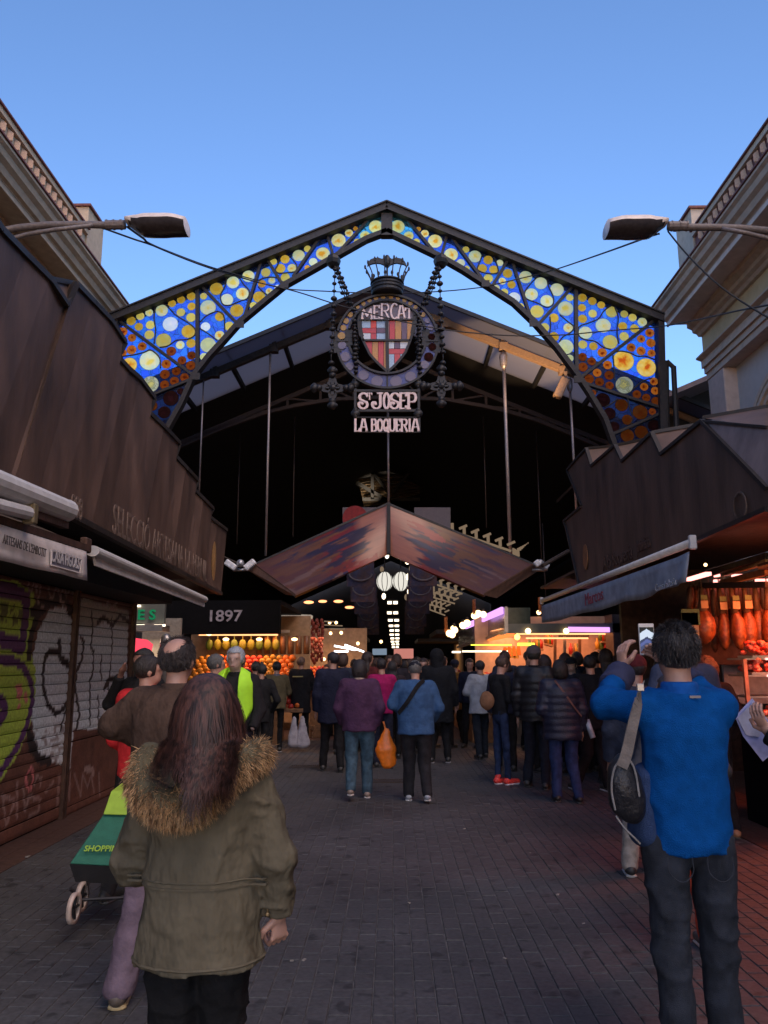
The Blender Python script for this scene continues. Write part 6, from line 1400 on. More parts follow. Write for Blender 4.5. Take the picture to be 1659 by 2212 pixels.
def surf(vol, h, name='surf'):
    lo, hi = vol.bounds(); n = np.ceil((hi-lo)/h).astype(int)+1
    ax = [lo[i]+h*np.arange(n[i]) for i in range(3)]
    P = np.stack(np.meshgrid(*ax, indexing='ij'), -1); d = vol.ev(P)
    d[0] = d[-1] = 1; d[:, 0] = d[:, -1] = 1; d[:, :, 0] = d[:, :, -1] = 1
    s = d < 0
    C8 = [(i, j_, k) for i in (0, 1) for j_ in (0, 1) for k in (0, 1)]; sh = tuple(x-1 for x in d.shape)
    sl = lambda o: tuple(slice(o[i], o[i]+sh[i]) for i in range(3))
    cnt = sum(s[sl(o)].astype(np.int8) for o in C8); act = (cnt > 0) & (cnt < 8)
    ijk = np.argwhere(act); idx = -np.ones(sh, np.int64); idx[act] = np.arange(len(ijk))
    acc = np.zeros((len(ijk), 3)); num = np.zeros(len(ijk))
    for a_ in C8:
        for ax_ in range(3):
            if a_[ax_]: continue
            b_ = list(a_); b_[ax_] = 1
            va = d[tuple((ijk+a_).T)]; vb = d[tuple((ijk+b_).T)]; m = (va < 0) != (vb < 0)
            t = np.where(m, va/(va-vb+1e-12), 0); pos = np.array(a_, float)+np.zeros((len(ijk), 3)); pos[:, ax_] += t
            acc[m] += pos[m]; num[m] += 1
    V = lo+h*(ijk+acc/num[:, None])
    F = []
    for ax_ in range(3):
        o1, o2 = [q_ for q_ in range(3) if q_ != ax_]
        A = s[tuple(slice(0, -1) if q_ == ax_ else slice(1, -1) for q_ in range(3))]; B = s[tuple(slice(1, None) if q_ == ax_ else slice(1, -1) for q_ in range(3))]
        e = np.argwhere(A != B); sg = A[tuple(e.T)]
        base = e.copy(); base[:, o1] += 1; base[:, o2] += 1
        def cell(d1, d2): c_ = base.copy(); c_[:, o1] += d1; c_[:, o2] += d2; return idx[tuple(c_.T)]
        q_ = np.stack([cell(-1, -1), cell(0, -1), cell(0, 0), cell(-1, 0)], -1)
        fl = sg if ax_ != 1 else ~sg
        q_[~fl] = q_[~fl][:, ::-1]; F.append(q_)
    F = np.concatenate(F); F = F[(F >= 0).all(1)]
    me = bpy.data.meshes.new(name); me.vertices.add(len(V)); me.vertices.foreach_set('co', V.astype(np.float32).ravel())
    me.loops.add(len(F)*4); me.loops.foreach_set('vertex_index', F.astype(np.int32).ravel()); me.polygons.add(len(F))
    me.polygons.foreach_set('loop_start', np.arange(0, len(F)*4, 4, dtype=np.int32)); me.polygons.foreach_set('loop_total', np.full(len(F), 4, np.int32))
    me.update(calc_edges=True); me.polygons.foreach_set('use_smooth', [True]*len(F)); return me
def folds(amp, fx, fy, fz, seed=0, mask=None):
    def f(P):
        if amp >= .008:
            w = vnoise(P*4., seed+20)[..., None]*np.array((.35, .2, .5)); Q = (P+w*.12)*np.array([fx, fy, fz])*np.array((.8, .8, .8)); r1 = 1-2*np.abs(vnoise(Q, seed)); r2 = 1-2*np.abs(vnoise(Q*2.2, seed+1)); return -amp*(.75*r1*np.abs(r1)+.35*r2*np.abs(r2)*(r1 > -.5))
        n = vnoise(P*np.array([fx, fy, fz]), seed)+.5*vnoise(P*np.array([fx, fy, fz])*2.1, seed+1)
        n = amp*np.sign(n)*np.abs(n)**.8
        return n if mask is None else n*mask(P)
    return f
_fab = {}
def fabric(col, kind='cloth'):
    key = (tuple(round(c, 3) for c in col), kind)
    if key not in _fab:
        nm = 'fabric_'+kind+'_%02d' % len(_fab)
        if kind == 'puffer': m = MAT(nm, col, .45, 0, .25, 5, .5, 60, spec=.4)
        elif kind == 'fleece': m = MAT(nm, col, .95, 0, .16, 9, .7, 220, spec=.05)
        elif kind == 'denim': m = MAT(nm, col, .85, 0, .4, 7, .4, 320, spec=.2)
        elif kind == 'skin': m = MAT(nm, col, .5, 0, .12, 9, .1, 60)
        elif kind == 'hair': m = MAT(nm, col, .5, 0, .5, 60, .9, 160, spec=.5, stretch=(1, 1, .22))
        elif kind == 'shoe': m = MAT(nm, col, .5, 0, .2, 14)
        elif kind == 'coat': m = MAT(nm, col, .9, 0, .22, 5, .9, 11, spec=.12, bdist=.05, stretch=(1, 1, .6))
        else: m = MAT(nm, col, .85, 0, .22, 5, .5, 26, spec=.2, bdist=.02)
        _fab[key] = m
    return _fab[key]
SKIN = (.42, .235, .175)
def rotz(a): return np.array([[math.cos(a), -math.sin(a), 0], [math.sin(a), math.cos(a), 0], [0, 0, 1]])
def rotx(a): return np.array([[1, 0, 0], [0, math.cos(a), -math.sin(a)], [0, math.sin(a), math.cos(a)]])
def hand_vol(w, d, n, curl=.6, side=1, sc=1.):
    # w wrist, d direction of the hand, n palm normal (fingers curl toward it), side +1: thumb to the d x n side
    d = np.array(d, float); d /= np.linalg.norm(d); n = np.array(n, float); n -= d*(n@d); n /= np.linalg.norm(n); x = np.cross(d, n)*side; w = np.array(w, float)
    v = Vol(.008); v.cone(w-d*.04, w+d*.02, .024*sc, .026*sc, .8, side=x)
    v.cone(w+d*.02, w+d*.075*sc, .026*sc, .032*sc, .42, side=x)
    for i, (o, L_) in enumerate(((-.028, .058), (-.0095, .074), (.0095, .078), (.028, .070))):
        p = w+d*.085*sc+x*o*sc; a = curl*.5; dd = d
        for s_, f_ in ((.45, 1.), (.32, 1.2), (.23, 1.1)):
            dd2 = dd*math.cos(a*f_)+n*math.sin(a*f_); n2 = n*math.cos(a*f_)-dd*math.sin(a*f_); e = p+dd2*L_*s_*sc
            v.cone(p, e, .0088*sc, .0080*sc, k=.004); p = e; dd = dd2; nn = n2
            n_, n = n, n2
        n = np.cross(x*side, d); n = n/np.linalg.norm(n)*1.
        if n@n_ < -2: n = -n
    p = w+d*.03*sc+x*.026*sc; e = p+(d*.6+x*.8+n*.25)*.035*sc; v.cone(p, e, .013*sc, .011*sc, k=.008); v.cone(e, e+(d*.9+x*.3+n*.4)*.034*sc, .0105*sc, .009*sc, k=.005)
    return v
def make_person(label, X, Y, face=0., H=1.72, group=None, res=.018, skin=SKIN, jacket=(.03, .03, .035), jk='cloth', hem=.86, jw=1., flare=0., trousers=(.03, .035, .06), tk='denim', tw=1.,
                shoes=(.03, .03, .03), sole=None, hair='short', hairc=(.02, .015, .012), lean=0., headrot=0., headtilt=0., arms=None, legs=None, stoop=0., hat=None, hatc=(.02, .02, .025), collar=None, parts=None, hands=False, sway=0., build=1., foldamp=.006, legcut=None, noleg=False):
    s = H/1.75; rt = empty('person', (X, Y, 0), face, label, 'person', group)
    bend = lambda p: np.array([p[0]+sway*max(0, p[2]-.9), p[1]+lean*max(0, p[2]-.9)+stoop*max(0, p[2]-1.3), p[2]])
    J = {}; B = build
    for sd, sg in (('L', -1), ('R', 1)):
        J['sh'+sd] = bend((sg*.175*B, -.005, 1.425)); J['el'+sd] = bend((sg*.235*B, -.03, 1.13)); J['wr'+sd] = bend((sg*.245*B, .05, .885))
        J['hp'+sd] = np.array((sg*.09*B, 0, .91)); J['kn'+sd] = np.array((sg*.10, .015, .50)); J['an'+sd] = np.array((sg*.105, -.02, .085))
    rr = random.Random(len(bpy.data.objects))
    if not legs:
        dy_ = rr.uniform(-.14, .14); J['anL'][1] += dy_; J['anR'][1] -= dy_; J['anL'][0] -= rr.uniform(-.02, .06); J['anR'][0] += rr.uniform(-.02, .06); J['knL'][1] += .5*dy_+.02; J['knR'][1] += .02-.5*dy_
    if not arms:
        for sd, sg in (('L', -1), ('R', 1)):
            m_ = rr.random()
            if m_ < .3: J['wr'+sd] = bend((sg*.12, .22, 1.08)); J['el'+sd] = bend((sg*.26, -.02, 1.14))
            elif m_ < .55: J['wr'+sd] = bend((sg*.19, .12, .93)); J['el'+sd] = bend((sg*.29, -.08, 1.13))
            elif m_ < .7: J['wr'+sd] = bend((sg*.08, .25, 1.28)); J['el'+sd] = bend((sg*.27, .04, 1.12))
        if headrot == 0: headrot = rr.uniform(-.7, .7); headtilt = headtilt+rr.uniform(-.2, .1)
    if arms:
        for k_, v_ in arms.items(): J[k_] = np.array(v_, float)
    if legs:
        for k_, v_ in legs.items(): J[k_] = np.array(v_, float)
    nk = bend((0, -.01, 1.47)); hc = bend((0, .015, 1.635))+np.array((0, stoop*.06, -abs(stoop)*.03)); MH = rotz(headrot)@rotx(headtilt); h_ = lambda x, y, z: hc+MH@np.array((x, y, z))
    ch, wa = bend((0, 0, 1.30)), bend((0, 0, 1.08)); sd_ = (1, 0, 0)
    sc = lambda me: [setattr(v, 'co', v.co*s) for v in me.vertices] if abs(s-1) > .004 else None
    def emitv(name, vol, mat, r=None, parent=rt):
        me = surf(vol, r or res, name)
        if abs(s-1) > .004: me.transform(Matrix.Scale(s, 4))
        return link(name, me, parent, mat)
    # body
    v = Vol(.02)
    v.ell(h_(0, -.012, .025), (.076, .096, .090), MH); v.ell(h_(0, .022, -.045), (.056, .066, .068), MH); v.ell(h_(0, .088, -.012), (.012, .020, .022), MH, k=.015)
    v.ell(h_(0, .070, .022), (.045, .02, .012), MH, k=.02); v.ell(h_(0, .082, -.062), (.022, .010, .012), MH, k=.012)
    for g_ in (-1, 1): v.ell(h_(g_*.078, -.012, -.008), (.012, .022, .034), MH, k=.008)
    v.cone(nk-[0, 0, .05], h_(0, -.015, -.05), .058, .052)
    v.cone(ch, wa, .13*B, .12*B, .62); v.cone(wa, (0, 0, .95), .12*B, .13*B, .66); v.cone(J['shL'], J['shR'], .05, .05)
    for q_ in 'LR':
        v.cone(J['sh'+q_], J['el'+q_], .045, .036); v.cone(J['el'+q_], J['wr'+q_], .034, .024)
        v.cone(J['hp'+q_], J['kn'+q_], .07*min(1, tw*.9), .048*min(1, tw*.9)); v.cone(J['kn'+q_], J['an'+q_], .045*min(1, tw*.9), .032)
        if not hands:
            dd = J['wr'+q_]-J['el'+q_]; dd = dd/np.linalg.norm(dd); v.cone(J['wr'+q_], J['wr'+q_]+dd*.09, .03, .036, .5, side=(0, 1, 0)); v.cone(J['wr'+q_]+dd*.09, J['wr'+q_]+dd*.16, .032, .02, .5, side=(0, 1, 0))
    if noleg: v.cuts.append(lambda P: .6-P[..., 2])
    emitv('body', v, fabric(skin, 'skin'), min(res, .014) if abs(face) > 1.2 else res)
    # jacket
    amp = foldamp
    v = Vol(.035); wc, ww = .185*B*jw, .175*B*jw; fl = .70 if B < 1.15 else .8
    v.cone(ch+[0, -.005, .02], wa, wc, ww, fl); v.cone(wa, (0, 0, hem-.12), ww, ww+.01+flare, fl+.02)
    v.cone(J['shL']*[.85, 1, 1]+[0, 0, -.015], J['shR']*[.85, 1, 1]+[0, 0, -.015], .072*jw, .072*jw)
    v.cone(nk+[0, 0, -.035], J['shL']*[.7, 1, 1]+[0, 0, .02], .07, .055); v.cone(nk+[0, 0, -.035], J['shR']*[.7, 1, 1]+[0, 0, .02], .07, .055)
    v.cuts.append(lambda P: hem-P[..., 2]+.006*np.sin(P[..., 0]*30)); tors = v
    v.dis.append(folds(amp, 7, 7, 9, 3))
    if jk == 'puffer': v.dis.append(lambda P: -.009*np.abs(np.sin(P[..., 2]*math.pi/.085)))
    sl2 = Vol(.03)
    for q_ in 'LR':
        sl2.cone(J['sh'+q_], J['el'+q_], .072*jw, .060*jw); sl2.cone(J['el'+q_], J['wr'+q_], .058*jw, .046*jw)
    def cuff(q_):
        w_ = J['wr'+q_]; dd = w_-J['el'+q_]; dd = dd/np.linalg.norm(dd); return lambda P: np.where(np.linalg.norm(P-w_, axis=-1) < .12, (P-w_)@dd-.005, -1.)
    for q_ in 'LR': sl2.cuts.append(cuff(q_))
    sl2.dis.append(folds(amp*1.1, 9, 9, 16, 5))
    if jk == 'puffer': sl2.dis.append(lambda P: -.008*np.abs(np.sin(P[..., 2]*math.pi/.085)))
    class J2(Vol):
        def bounds(s_): a1, b1 = tors.bounds(); a2, b2 = sl2.bounds(); return np.minimum(a1, a2), np.maximum(b1, b2)
        def ev(s_, P): return sm(tors.ev(P), sl2.ev(P), .03)
    emitv('jacket', J2(), fabric(jacket, jk))
    if collar:
        v = Vol(.012); v.cone(nk+[0, -.005, -.02], nk+[0, .0, .045], .075, .070, .95); v.cuts.append(lambda P: P[..., 2]-(nk[2]+.05)); v.dis.append(folds(.004, 12, 12, 20, 9)); emitv('collar', v, fabric(collar, 'cloth'))
    # trousers
    if not noleg:
        v = Vol(.03); v.cone((0, 0, 1.02), (0, 0, .93), .145*B, .155*B, .72)
        for q_ in 'LR':
            v.cone(J['hp'+q_], J['kn'+q_], .096*tw*B**.5, .070*tw, k=.02); v.cone(J['kn'+q_], J['an'+q_]+[0, 0, .0], .068*tw, .058*tw, k=.02)
        v.cuts.append(lambda P: P[..., 2]-min(1.03, hem+.10))
        for q_ in 'LR':
            an = J['an'+q_]; v.cuts.append(lambda P, an=an: np.where(np.linalg.norm(P-an, axis=-1) < .16, an[2]-.035-P[..., 2], -1.))
        v.dis.append(folds(amp, 10, 10, 13, 7, lambda P: np.clip(1.5-np.abs(P[..., 2]-.45)*1.5, .5, 1.3)))
        emitv('trousers', v, fabric(trousers, tk))
        for q_ in 'LR':
            an = J['an'+q_]; ang = legs.get('toe'+q_, 0) if legs else 0
            fd = np.array((math.sin(-ang), math.cos(-ang), 0)); z0 = an[2]-.085
            v = Vol(.02); hl = an+fd*-.035; tp = an+fd*.16; v.cone((hl[0], hl[1], z0+.055), (tp[0], tp[1], z0+.045), .043, .040, .95, side=np.cross(fd, (0, 0, 1))); v.cone((an[0], an[1], z0+.06), (an[0], an[1], z0+.12), .045, .045); v.cuts.append(lambda P, z0=z0: z0+.018-P[..., 2])
            so_ = emitv('shoe', v, fabric(shoes, 'shoe'), min(res, .014))
            v = Vol(.01); v.cone((hl[0], hl[1], z0+.014), (tp[0], tp[1], z0+.014), .047, .044, .35, side=np.cross(fd, (0, 0, 1))); so2 = emitv('sole', v, fabric(sole or (.05, .05, .05), 'shoe'), min(res, .012), so_)
    # hair
    if hair:
        r3 = (.089, .108, .100); v = Vol(.02); v.ell(h_(0, -.016, .030), r3, MH)
        inv = MH.T
        if hair in ('short', 'bald', 'long', 'bob', 'bun', 'curly'):
            fz = .045 if hair != 'bald' else .03
            v.cuts.append(lambda P: np.minimum(((P-hc)@MH)[..., 1]-.040, .062-((P-hc)@MH)[..., 2]))     # keeps the face free
            v.cuts.append(lambda P: (-.055 if hair in ('short', 'bald', 'bun') else -9)-((P-hc)@MH)[..., 2]) if hair in ('short', 'bald', 'bun') else None
            if hair == 'bald': v.cuts.append(lambda P: .95*.05-.05*np.sqrt((((P-hc)@MH)[..., 0]/.062)**2+((((P-hc)@MH)[..., 1]+.055)/.085)**2+((((P-hc)@MH)[..., 2]-.105)/.085)**2)+.006*vnoise(P*60, 2))
        if hair == 'bob': v.ell(h_(0, -.035, -.01), (.105, .105, .115), MH); v.ell(h_(0, -.05, -.075), (.095, .07, .06), MH)
        if hair == 'curly': v.ell(h_(0, -.04, -.02), (.13, .12, .15), MH); v.dis.append(folds(.012, 40, 40, 40, 2))
        if hair == 'long':
            v.ell(h_(0, -.035, .0), (.098, .10, .11), MH); v.cone(h_(0, -.055, -.02), hc+[0, -.10, -.22], .085, .10, .55)
        if hair == 'bun': v.ell(h_(0, -.02, .135), (.035, .035, .03), MH, k=.01)
        v.dis.append(folds(.004, 55, 55, 22, 4)); emitv('hair', v, fabric(hairc, 'hair'), min(res, .014))
    if hat == 'beanie':
        v = Vol(.01); v.ell(h_(0, -.018, .045), (.096, .112, .098), MH); v.cuts.append(lambda P: .012-((P-hc)@MH)[..., 2]); v.dis.append(folds(.003, 30, 30, 60, 1)); emitv('beanie', v, fabric(hatc), min(res, .014))
    if hat == 'cap':
        v = Vol(.01); v.ell(h_(0, -.014, .042), (.092, .108, .082), MH); v.cone(h_(0, .05, .040), h_(0, .135, .030), .062, .055, .16, side=MH@np.array((1, 0, 0))); v.cuts.append(lambda P: .028-((P-hc)@MH)[..., 2]); emitv('cap', v, fabric(hatc), min(res, .014))
    if hat == 'hood':
        v = Vol(.02); v.ell(h_(0, -.025, .02), (.115, .12, .13), MH); v.cone(h_(0, -.03, -.06), nk, .095, .10); v.cuts.append(lambda P: np.minimum(((P-hc)@MH)[..., 1]-.06, 1.)); emitv('hood', v, fabric(hatc), min(res, .014))
    if abs(face) > 1.2:
        for g_ in (-1, 1):
            q = MB(); q.ball(h_(g_*.030, .072, .006)*s, (.012*s, .008*s, .006*s), 8, 5, Matrix(MH.tolist())); me = q.mesh('eye'); link('eye', me, rt, fabric((.02, .015, .015), 'shoe'))
        q = MB(); q.ball(h_(0, .088, -.062)*s, (.022*s, .006*s, .005*s), 8, 5, Matrix(MH.tolist())); me = q.mesh('mouth'); link('mouth', me, rt, fabric((.22, .06, .05), 'skin'))
    if hands:
        hs = hands if isinstance(hands, dict) else {}
        for q_, g_ in (('L', -1), ('R', 1)):
            if q_ not in hs: continue
            d_, n_, c_, sd2 = hs[q_]; hv = hand_vol(J['wr'+q_], d_, n_, c_, sd2, 1.05); emitv('hand', hv, fabric(skin, 'skin'), .0045)
    rt['H'] = H
    J['hc'] = hc; J['MH'] = MH; J['nk'] = nk; J['s'] = s; return rt, J
def strap(rt, pts, w, mat, name='strap'):
    # a flat belt along points given in the person's frame
    P_ = spline([Vector(p) for p in pts], 5); q = MB()
    for a, b in zip(P_[:-1], P_[1:]):
        t = (b-a).normalized(); nrm = Vector((a.x, a.y*1.6, 0)).normalized() if Vector((a.x, a.y, 0)).length > .01 else Vector((0, -1, 0)); x = t.cross(nrm).normalized(); e = t*.004
        q.add([a-x*w/2-e, a+x*w/2-e, b+x*w/2+e, b-x*w/2+e, a-x*w/2+nrm*.006-e, a+x*w/2+nrm*.006-e, b+x*w/2+nrm*.006+e, b-x*w/2+nrm*.006+e], [(0, 3, 2, 1), (4, 5, 6, 7), (0, 1, 5, 4), (1, 2, 6, 5), (2, 3, 7, 6), (3, 0, 4, 7)])
    me = q.mesh(name); return link(name, me, rt, mat)
def world(rt, p): c_, s_ = math.cos(rt.rotation_euler[2]), math.sin(rt.rotation_euler[2]); return Vector((rt.location.x+p[0]*c_-p[1]*s_, rt.location.y+p[0]*s_+p[1]*c_, p[2]))
def strands(name, roots, dirs, lens, width, mat, parent, seg=5, grav=.5, curl=.0, off=(0, 0, 0), clump=0., rs=None):
    # many tapered ribbons of hair; roots/dirs (n,3)
    n = len(roots); rs = rs or np.random.default_rng(3); P = roots.copy(); D = dirs/np.linalg.norm(dirs, axis=1)[:, None]
    sv = rs.normal(size=(n, 3)); side = np.cross(D, sv); side /= np.linalg.norm(side, axis=1)[:, None]
    V = []; st = lens[:, None]/seg
    ph = rs.random(n)*6.28
    for i in range(seg+1):
        w = width*(1-.85*(i/seg)**1.5); V += [P-side*w/2, P+side*w/2]
        D = D+np.array((0, 0, -grav/seg))+curl*np.stack([np.sin(ph+i*1.3), np.cos(ph+i*1.1), 0*ph], 1)/seg+rs.normal(size=(n, 3))*clump/seg; D /= np.linalg.norm(D, axis=1)[:, None]; P = P+D*st
    V = np.stack(V, 1).reshape(-1, 3); m = 2*(seg+1); b = np.arange(n)[:, None]*m
    F = np.concatenate([b+np.array([[2*i, 2*i+1, 2*i+3, 2*i+2]]) for i in range(seg)], 0)
    me = bpy.data.meshes.new(name); me.vertices.add(len(V)); me.vertices.foreach_set('co', (V-np.array(off)).astype(np.float32).ravel()); me.loops.add(len(F)*4); me.loops.foreach_set('vertex_index', F.astype(np.int32).ravel())
    me.polygons.add(len(F)); me.polygons.foreach_set('loop_start', np.arange(0, len(F)*4, 4, dtype=np.int32)); me.polygons.foreach_set('loop_total', np.full(len(F), 4, np.int32)); me.update(calc_edges=True); me.polygons.foreach_set('use_smooth', [True]*len(F))
    return link(name, me, parent, mat)
def strand_mat(name, c1, c2, rough=.45):
    m = bpy.data.materials.new(name); m.use_nodes = True; nt = m.node_tree; nt.nodes.clear(); L = nt.links.new
    out = N(nt, 'OutputMaterial'); p = N(nt, 'BsdfPrincipled'); L(p.outputs[0], out.inputs[0]); p.inputs['Roughness'].default_value = rough
    tc = N(nt, 'TexCoord'); mp = N(nt, 'Mapping'); mp.inputs['Scale'].default_value = (1, 1, .15); L(tc.outputs['Object'], mp.inputs[0]); n = N(nt, 'TexNoise', i_Scale=60., i_Detail=3.); L(mp.outputs[0], n.inputs['Vector'])
    cr = N(nt, 'ValToRGB'); e = cr.color_ramp.elements; e[0].position = .38; e[1].position = .62; e[0].color = (*c1, 1); e[1].color = (*c2, 1); L(n.outputs['Fac'], cr.inputs[0]); L(cr.outputs[0], p.inputs['Base Color']); return m

# ---------------------------------------------------------------- the woman in the parka (nearest, seen from behind)
WX, WY = -.635, 2.78
armsW = dict(elL=(-.27, .08, 1.06), wrL=(-.12, .27, .98), elR=(.265, -.02, 1.10), wrR=(.275, .03, .885), shL=(-.165, 0, 1.36), shR=(.165, 0, 1.36))
armsW = {k: np.array(v)*np.array((1.03, 1.03, 1.02)) for k, v in armsW.items()}
olive = (.112, .096, .066)
wom, JW = make_person('woman on the left in an olive parka with fur hood and long brown hair', WX, WY, .03, 1.585, res=.0105, jacket=olive, jk='coat', hem=.775, jw=1.08, flare=.05, trousers=(.008, .008, .009), tk='cloth', tw=1.12,
    hair='long', hairc=(.030, .014, .011), arms=dict(armsW, wrR=(.280, .03, .925)), legs=dict(knL=(-.08, .0, .5), knR=(.08, .04, .5), anL=(-.09, -.1, .085), anR=(.09, .1, .085)), hands={'R': ((.05, .10, -1), (-.6, .8, 0), 1.6, -1), 'L': ((.8, .5, -.1), (0, 0, 1), .8, 1)}, foldamp=.015, hat=None)
s = JW['s']
# waist drawstring, hem piping, back seams
def ringpts(z, rx, ry, n=40, a0=0, a1=2*math.pi, cy=0., wob=.004): return [Vector((rx*math.cos(a0+(a1-a0)*i/n), cy+ry*math.sin(a0+(a1-a0)*i/n), z+wob*math.sin(i*2.3))) for i in range(n+1)]
M_olive = fabric(olive)
def proj_ring(obj, z, off=.001, n=60, a0=0, a1=2*math.pi):
    me = obj.data; co = np.array([v.co[:] for v in me.vertices]); m = np.abs(co[:, 2]-z) < .012; c_ = co[m]
    ang = np.arctan2(c_[:, 1], c_[:, 0]); r_ = np.hypot(c_[:, 0], c_[:, 1]); out = []
    for i in range(n+1):
        a = a0+(a1-a0)*i/n; dd = np.abs((ang-a+math.pi) % (2*math.pi)-math.pi); sel = dd < .12
        sel = sel & (r_ < .30)
        if sel.any(): out.append(Vector((math.cos(a)*(np.median(r_[sel])+off), math.sin(a)*(np.median(r_[sel])+off), z)))
    return out
jk_ = [c_ for c_ in wom.children if c_.name.startswith('jacket')][0]
for z, r_ in ((.775*s+.018, .005), (1.045*s, .0045), (1.065*s, .003)):
    pts = proj_ring(jk_, z, .001, 60, -math.pi*1.02, .02)
    q = MB(); q.tube(pts, r_, 5); me = q.mesh('seam_cord'); link('seam_cord', me, wom, M_olive)
zipm = MAT('brass_zip', (.45, .32, .16), .35, .7)
q = MB(); q.tube([Vector((.215, -.02, .95)), Vector((.222, -.025, .90)), Vector((.224, -.02, .85))], .003, 5); q.ball((.225, -.03, .845), .007, 6, 5); link('pocket_zip', q.mesh('pocket_zip'), wom, zipm)
# fur trimmed hood lying on the back: base roll plus strands
hood = empty('hood', (0, 0, 0)); hood.parent = wom
path = [(-0.19269999999999998, 0.03, 1.338), (-0.19269999999999998, -0.06, 1.283), (-0.1551, -0.135, 1.238), (-0.08929999999999999, -0.165, 1.2), (-0.0094, -0.172, 1.2), (0.047, -0.165, 1.238), (0.094, -0.15, 1.293), (0.1457, -0.11, 1.333), (0.188, -0.02, 1.348)]
Pf = spline([Vector(p) for p in path], 6); v = Vol(.02)
for i in range(0, len(Pf)-1, 2): v.cone(Pf[i], Pf[min(i+2, len(Pf)-1)], .044, .044)
v.cone((-.04, -.10, 1.22), (.03, -.10, 1.24), .05, .05)
v.dis.append(folds(.008, 20, 20, 20, 3)); link('hood_cloth', surf(v, .012, 'hood_cloth'), hood, fabric((.10, .085, .05)))
M_fur = strand_mat('fake_fur', (.14, .07, .03), (.56, .35, .17), .8)
rs = np.random.default_rng(5); n = 9000; t = rs.random(n)*(len(Pf)-1.001); i0 = t.astype(int); fr = (t-i0)[:, None]; PA = np.array([p[:] for p in Pf]); c_ = PA[i0]*(1-fr)+PA[i0+1]*fr; tg = PA[i0+1]-PA[i0]; tg /= np.linalg.norm(tg, axis=1)[:, None]
rv = rs.normal(size=(n, 3)); rv[:, 1] -= .9; rv -= tg*(rv*tg).sum(1)[:, None]; rv /= np.linalg.norm(rv, axis=1)[:, None]
strands('fur', c_+rv*.042, rv*.8+np.array((0, -.15, -.55))+rs.normal(size=(n, 3))*.2+tg*.25, rs.uniform(.02, .046, n), .0030, M_fur, hood, 4, .5, .15, clump=.5, rs=rs)
# long hair: ribbons from crown and back of the head down over the shoulders
M_whair = strand_mat('brown_hair', (.016, .007, .006), (.085, .034, .026), .6)
hc, MH = JW['hc']*s, JW['MH']; n = 6500; th = rs.uniform(-1, 1, n)*2.0; ph = np.arccos(rs.uniform(-.25, 1, n))
dirs = np.stack([np.sin(ph)*np.sin(th), -np.sin(ph)*np.cos(th), np.cos(ph)], 1); keep = dirs[:, 1] < .35; dirs = dirs[keep]; th = th[keep]; n = len(dirs)
roots = hc+np.array((0, -.015, .028))+dirs*np.array((.094, .112, .104))
# each strand first follows the skull, then hangs
clump0 = np.round(th*7)/7; P = roots.copy(); V = []; seg = 16; L_ = (rs.uniform(.17, .25, n)+.05*(dirs[:, 0] > .05)-.03*(dirs[:, 0] < -.35)+.03*np.sin(clump0*5))*(1-.25*(rs.random(n) < .3)); clumpc = np.round((th+rs.normal(size=n)*.05)*7)/7; ph2 = rs.random(n)*6.28
D = np.stack([dirs[:, 0]*.42, dirs[:, 1]*.6-.05, -np.ones(n)*.5+dirs[:, 2]*.3], 1); D /= np.linalg.norm(D, axis=1)[:, None]
side = np.cross(D, dirs); side /= (np.linalg.norm(side, axis=1)[:, None]+1e-9)
cen = hc+np.array((0, -.015, .028))
for i in range(seg+1):
    w = .0040*(1-.8*(i/seg)**2); V += [P-side*w/2, P+side*w/2]
    D = D+np.array((0, 0, -.33))+.30*np.stack([np.sin(clumpc*9+i*.75), np.cos(clumpc*7+i*.6)*.4, 0*ph2], 1)*(i/seg)+rs.normal(size=(n, 3))*(.035+.10*(rs.random(n) < .12))[:, None]
    D /= np.linalg.norm(D, axis=1)[:, None]; P = P+D*(L_/seg)[:, None]
    q_ = (P-cen)/np.array((.098, .116, .108)); ln = np.linalg.norm(q_, axis=1); ins = (ln < 1) & (P[:, 2] > cen[2]-.08); P[ins] = cen+(q_[ins]/ln[ins][:, None])*np.array((.098, .116, .108))
    # spread over the shoulders and the back
    low = P[:, 2] < 1.40; P[low, 1] = np.minimum(P[low, 1], -.12+rs.normal(size=low.sum())*.012-1.5*np.clip(1.40-P[low, 2], 0, .13)); P[low, 0] *= .998
V = np.stack(V, 1).reshape(-1, 3); m = 2*(seg+1); b = np.arange(n)[:, None]*m
F = np.concatenate([b+np.array([[2*i, 2*i+1, 2*i+3, 2*i+2]]) for i in range(seg)], 0)
me = bpy.data.meshes.new('hair_strands'); me.from_pydata(V.tolist(), [], F.tolist()); me.polygons.foreach_set('use_smooth', [True]*len(F)); link('hair_strands', me, wom, M_whair)

# ---------------------------------------------------------------- balding man in the brown jacket, hand on hip, seen from behind
bm_, JB = make_person('balding man in a brown jacket and lavender trousers standing behind the woman in the parka', -1.14, 4.25, -.22, 1.78, res=.012, jk='coat', jacket=(.070, .044, .033), hem=.86, jw=1.12, build=1.1, trousers=(.15, .11, .145), tk='cloth', tw=1.2,
    shoes=(.10, .08, .065), sole=(.55, .42, .22), hair='bald', hairc=(.030, .022, .022), skin=(.44, .25, .19), headtilt=.12, collar=(.070, .044, .033),
    arms=dict(elL=(-.33, -.04, 1.31), wrL=(-.20, .16, 1.20), elR=(.26, .02, 1.14), wrR=(.20, .2, .98)), legs=dict(anL=(-.19, -.08, .085), anR=(.13, .05, .085), knL=(-.15, .03, .5), toeL=.35), foldamp=.009, hands={'L': ((.6, .8, .1), (0, 0, 1), .7, 1)})
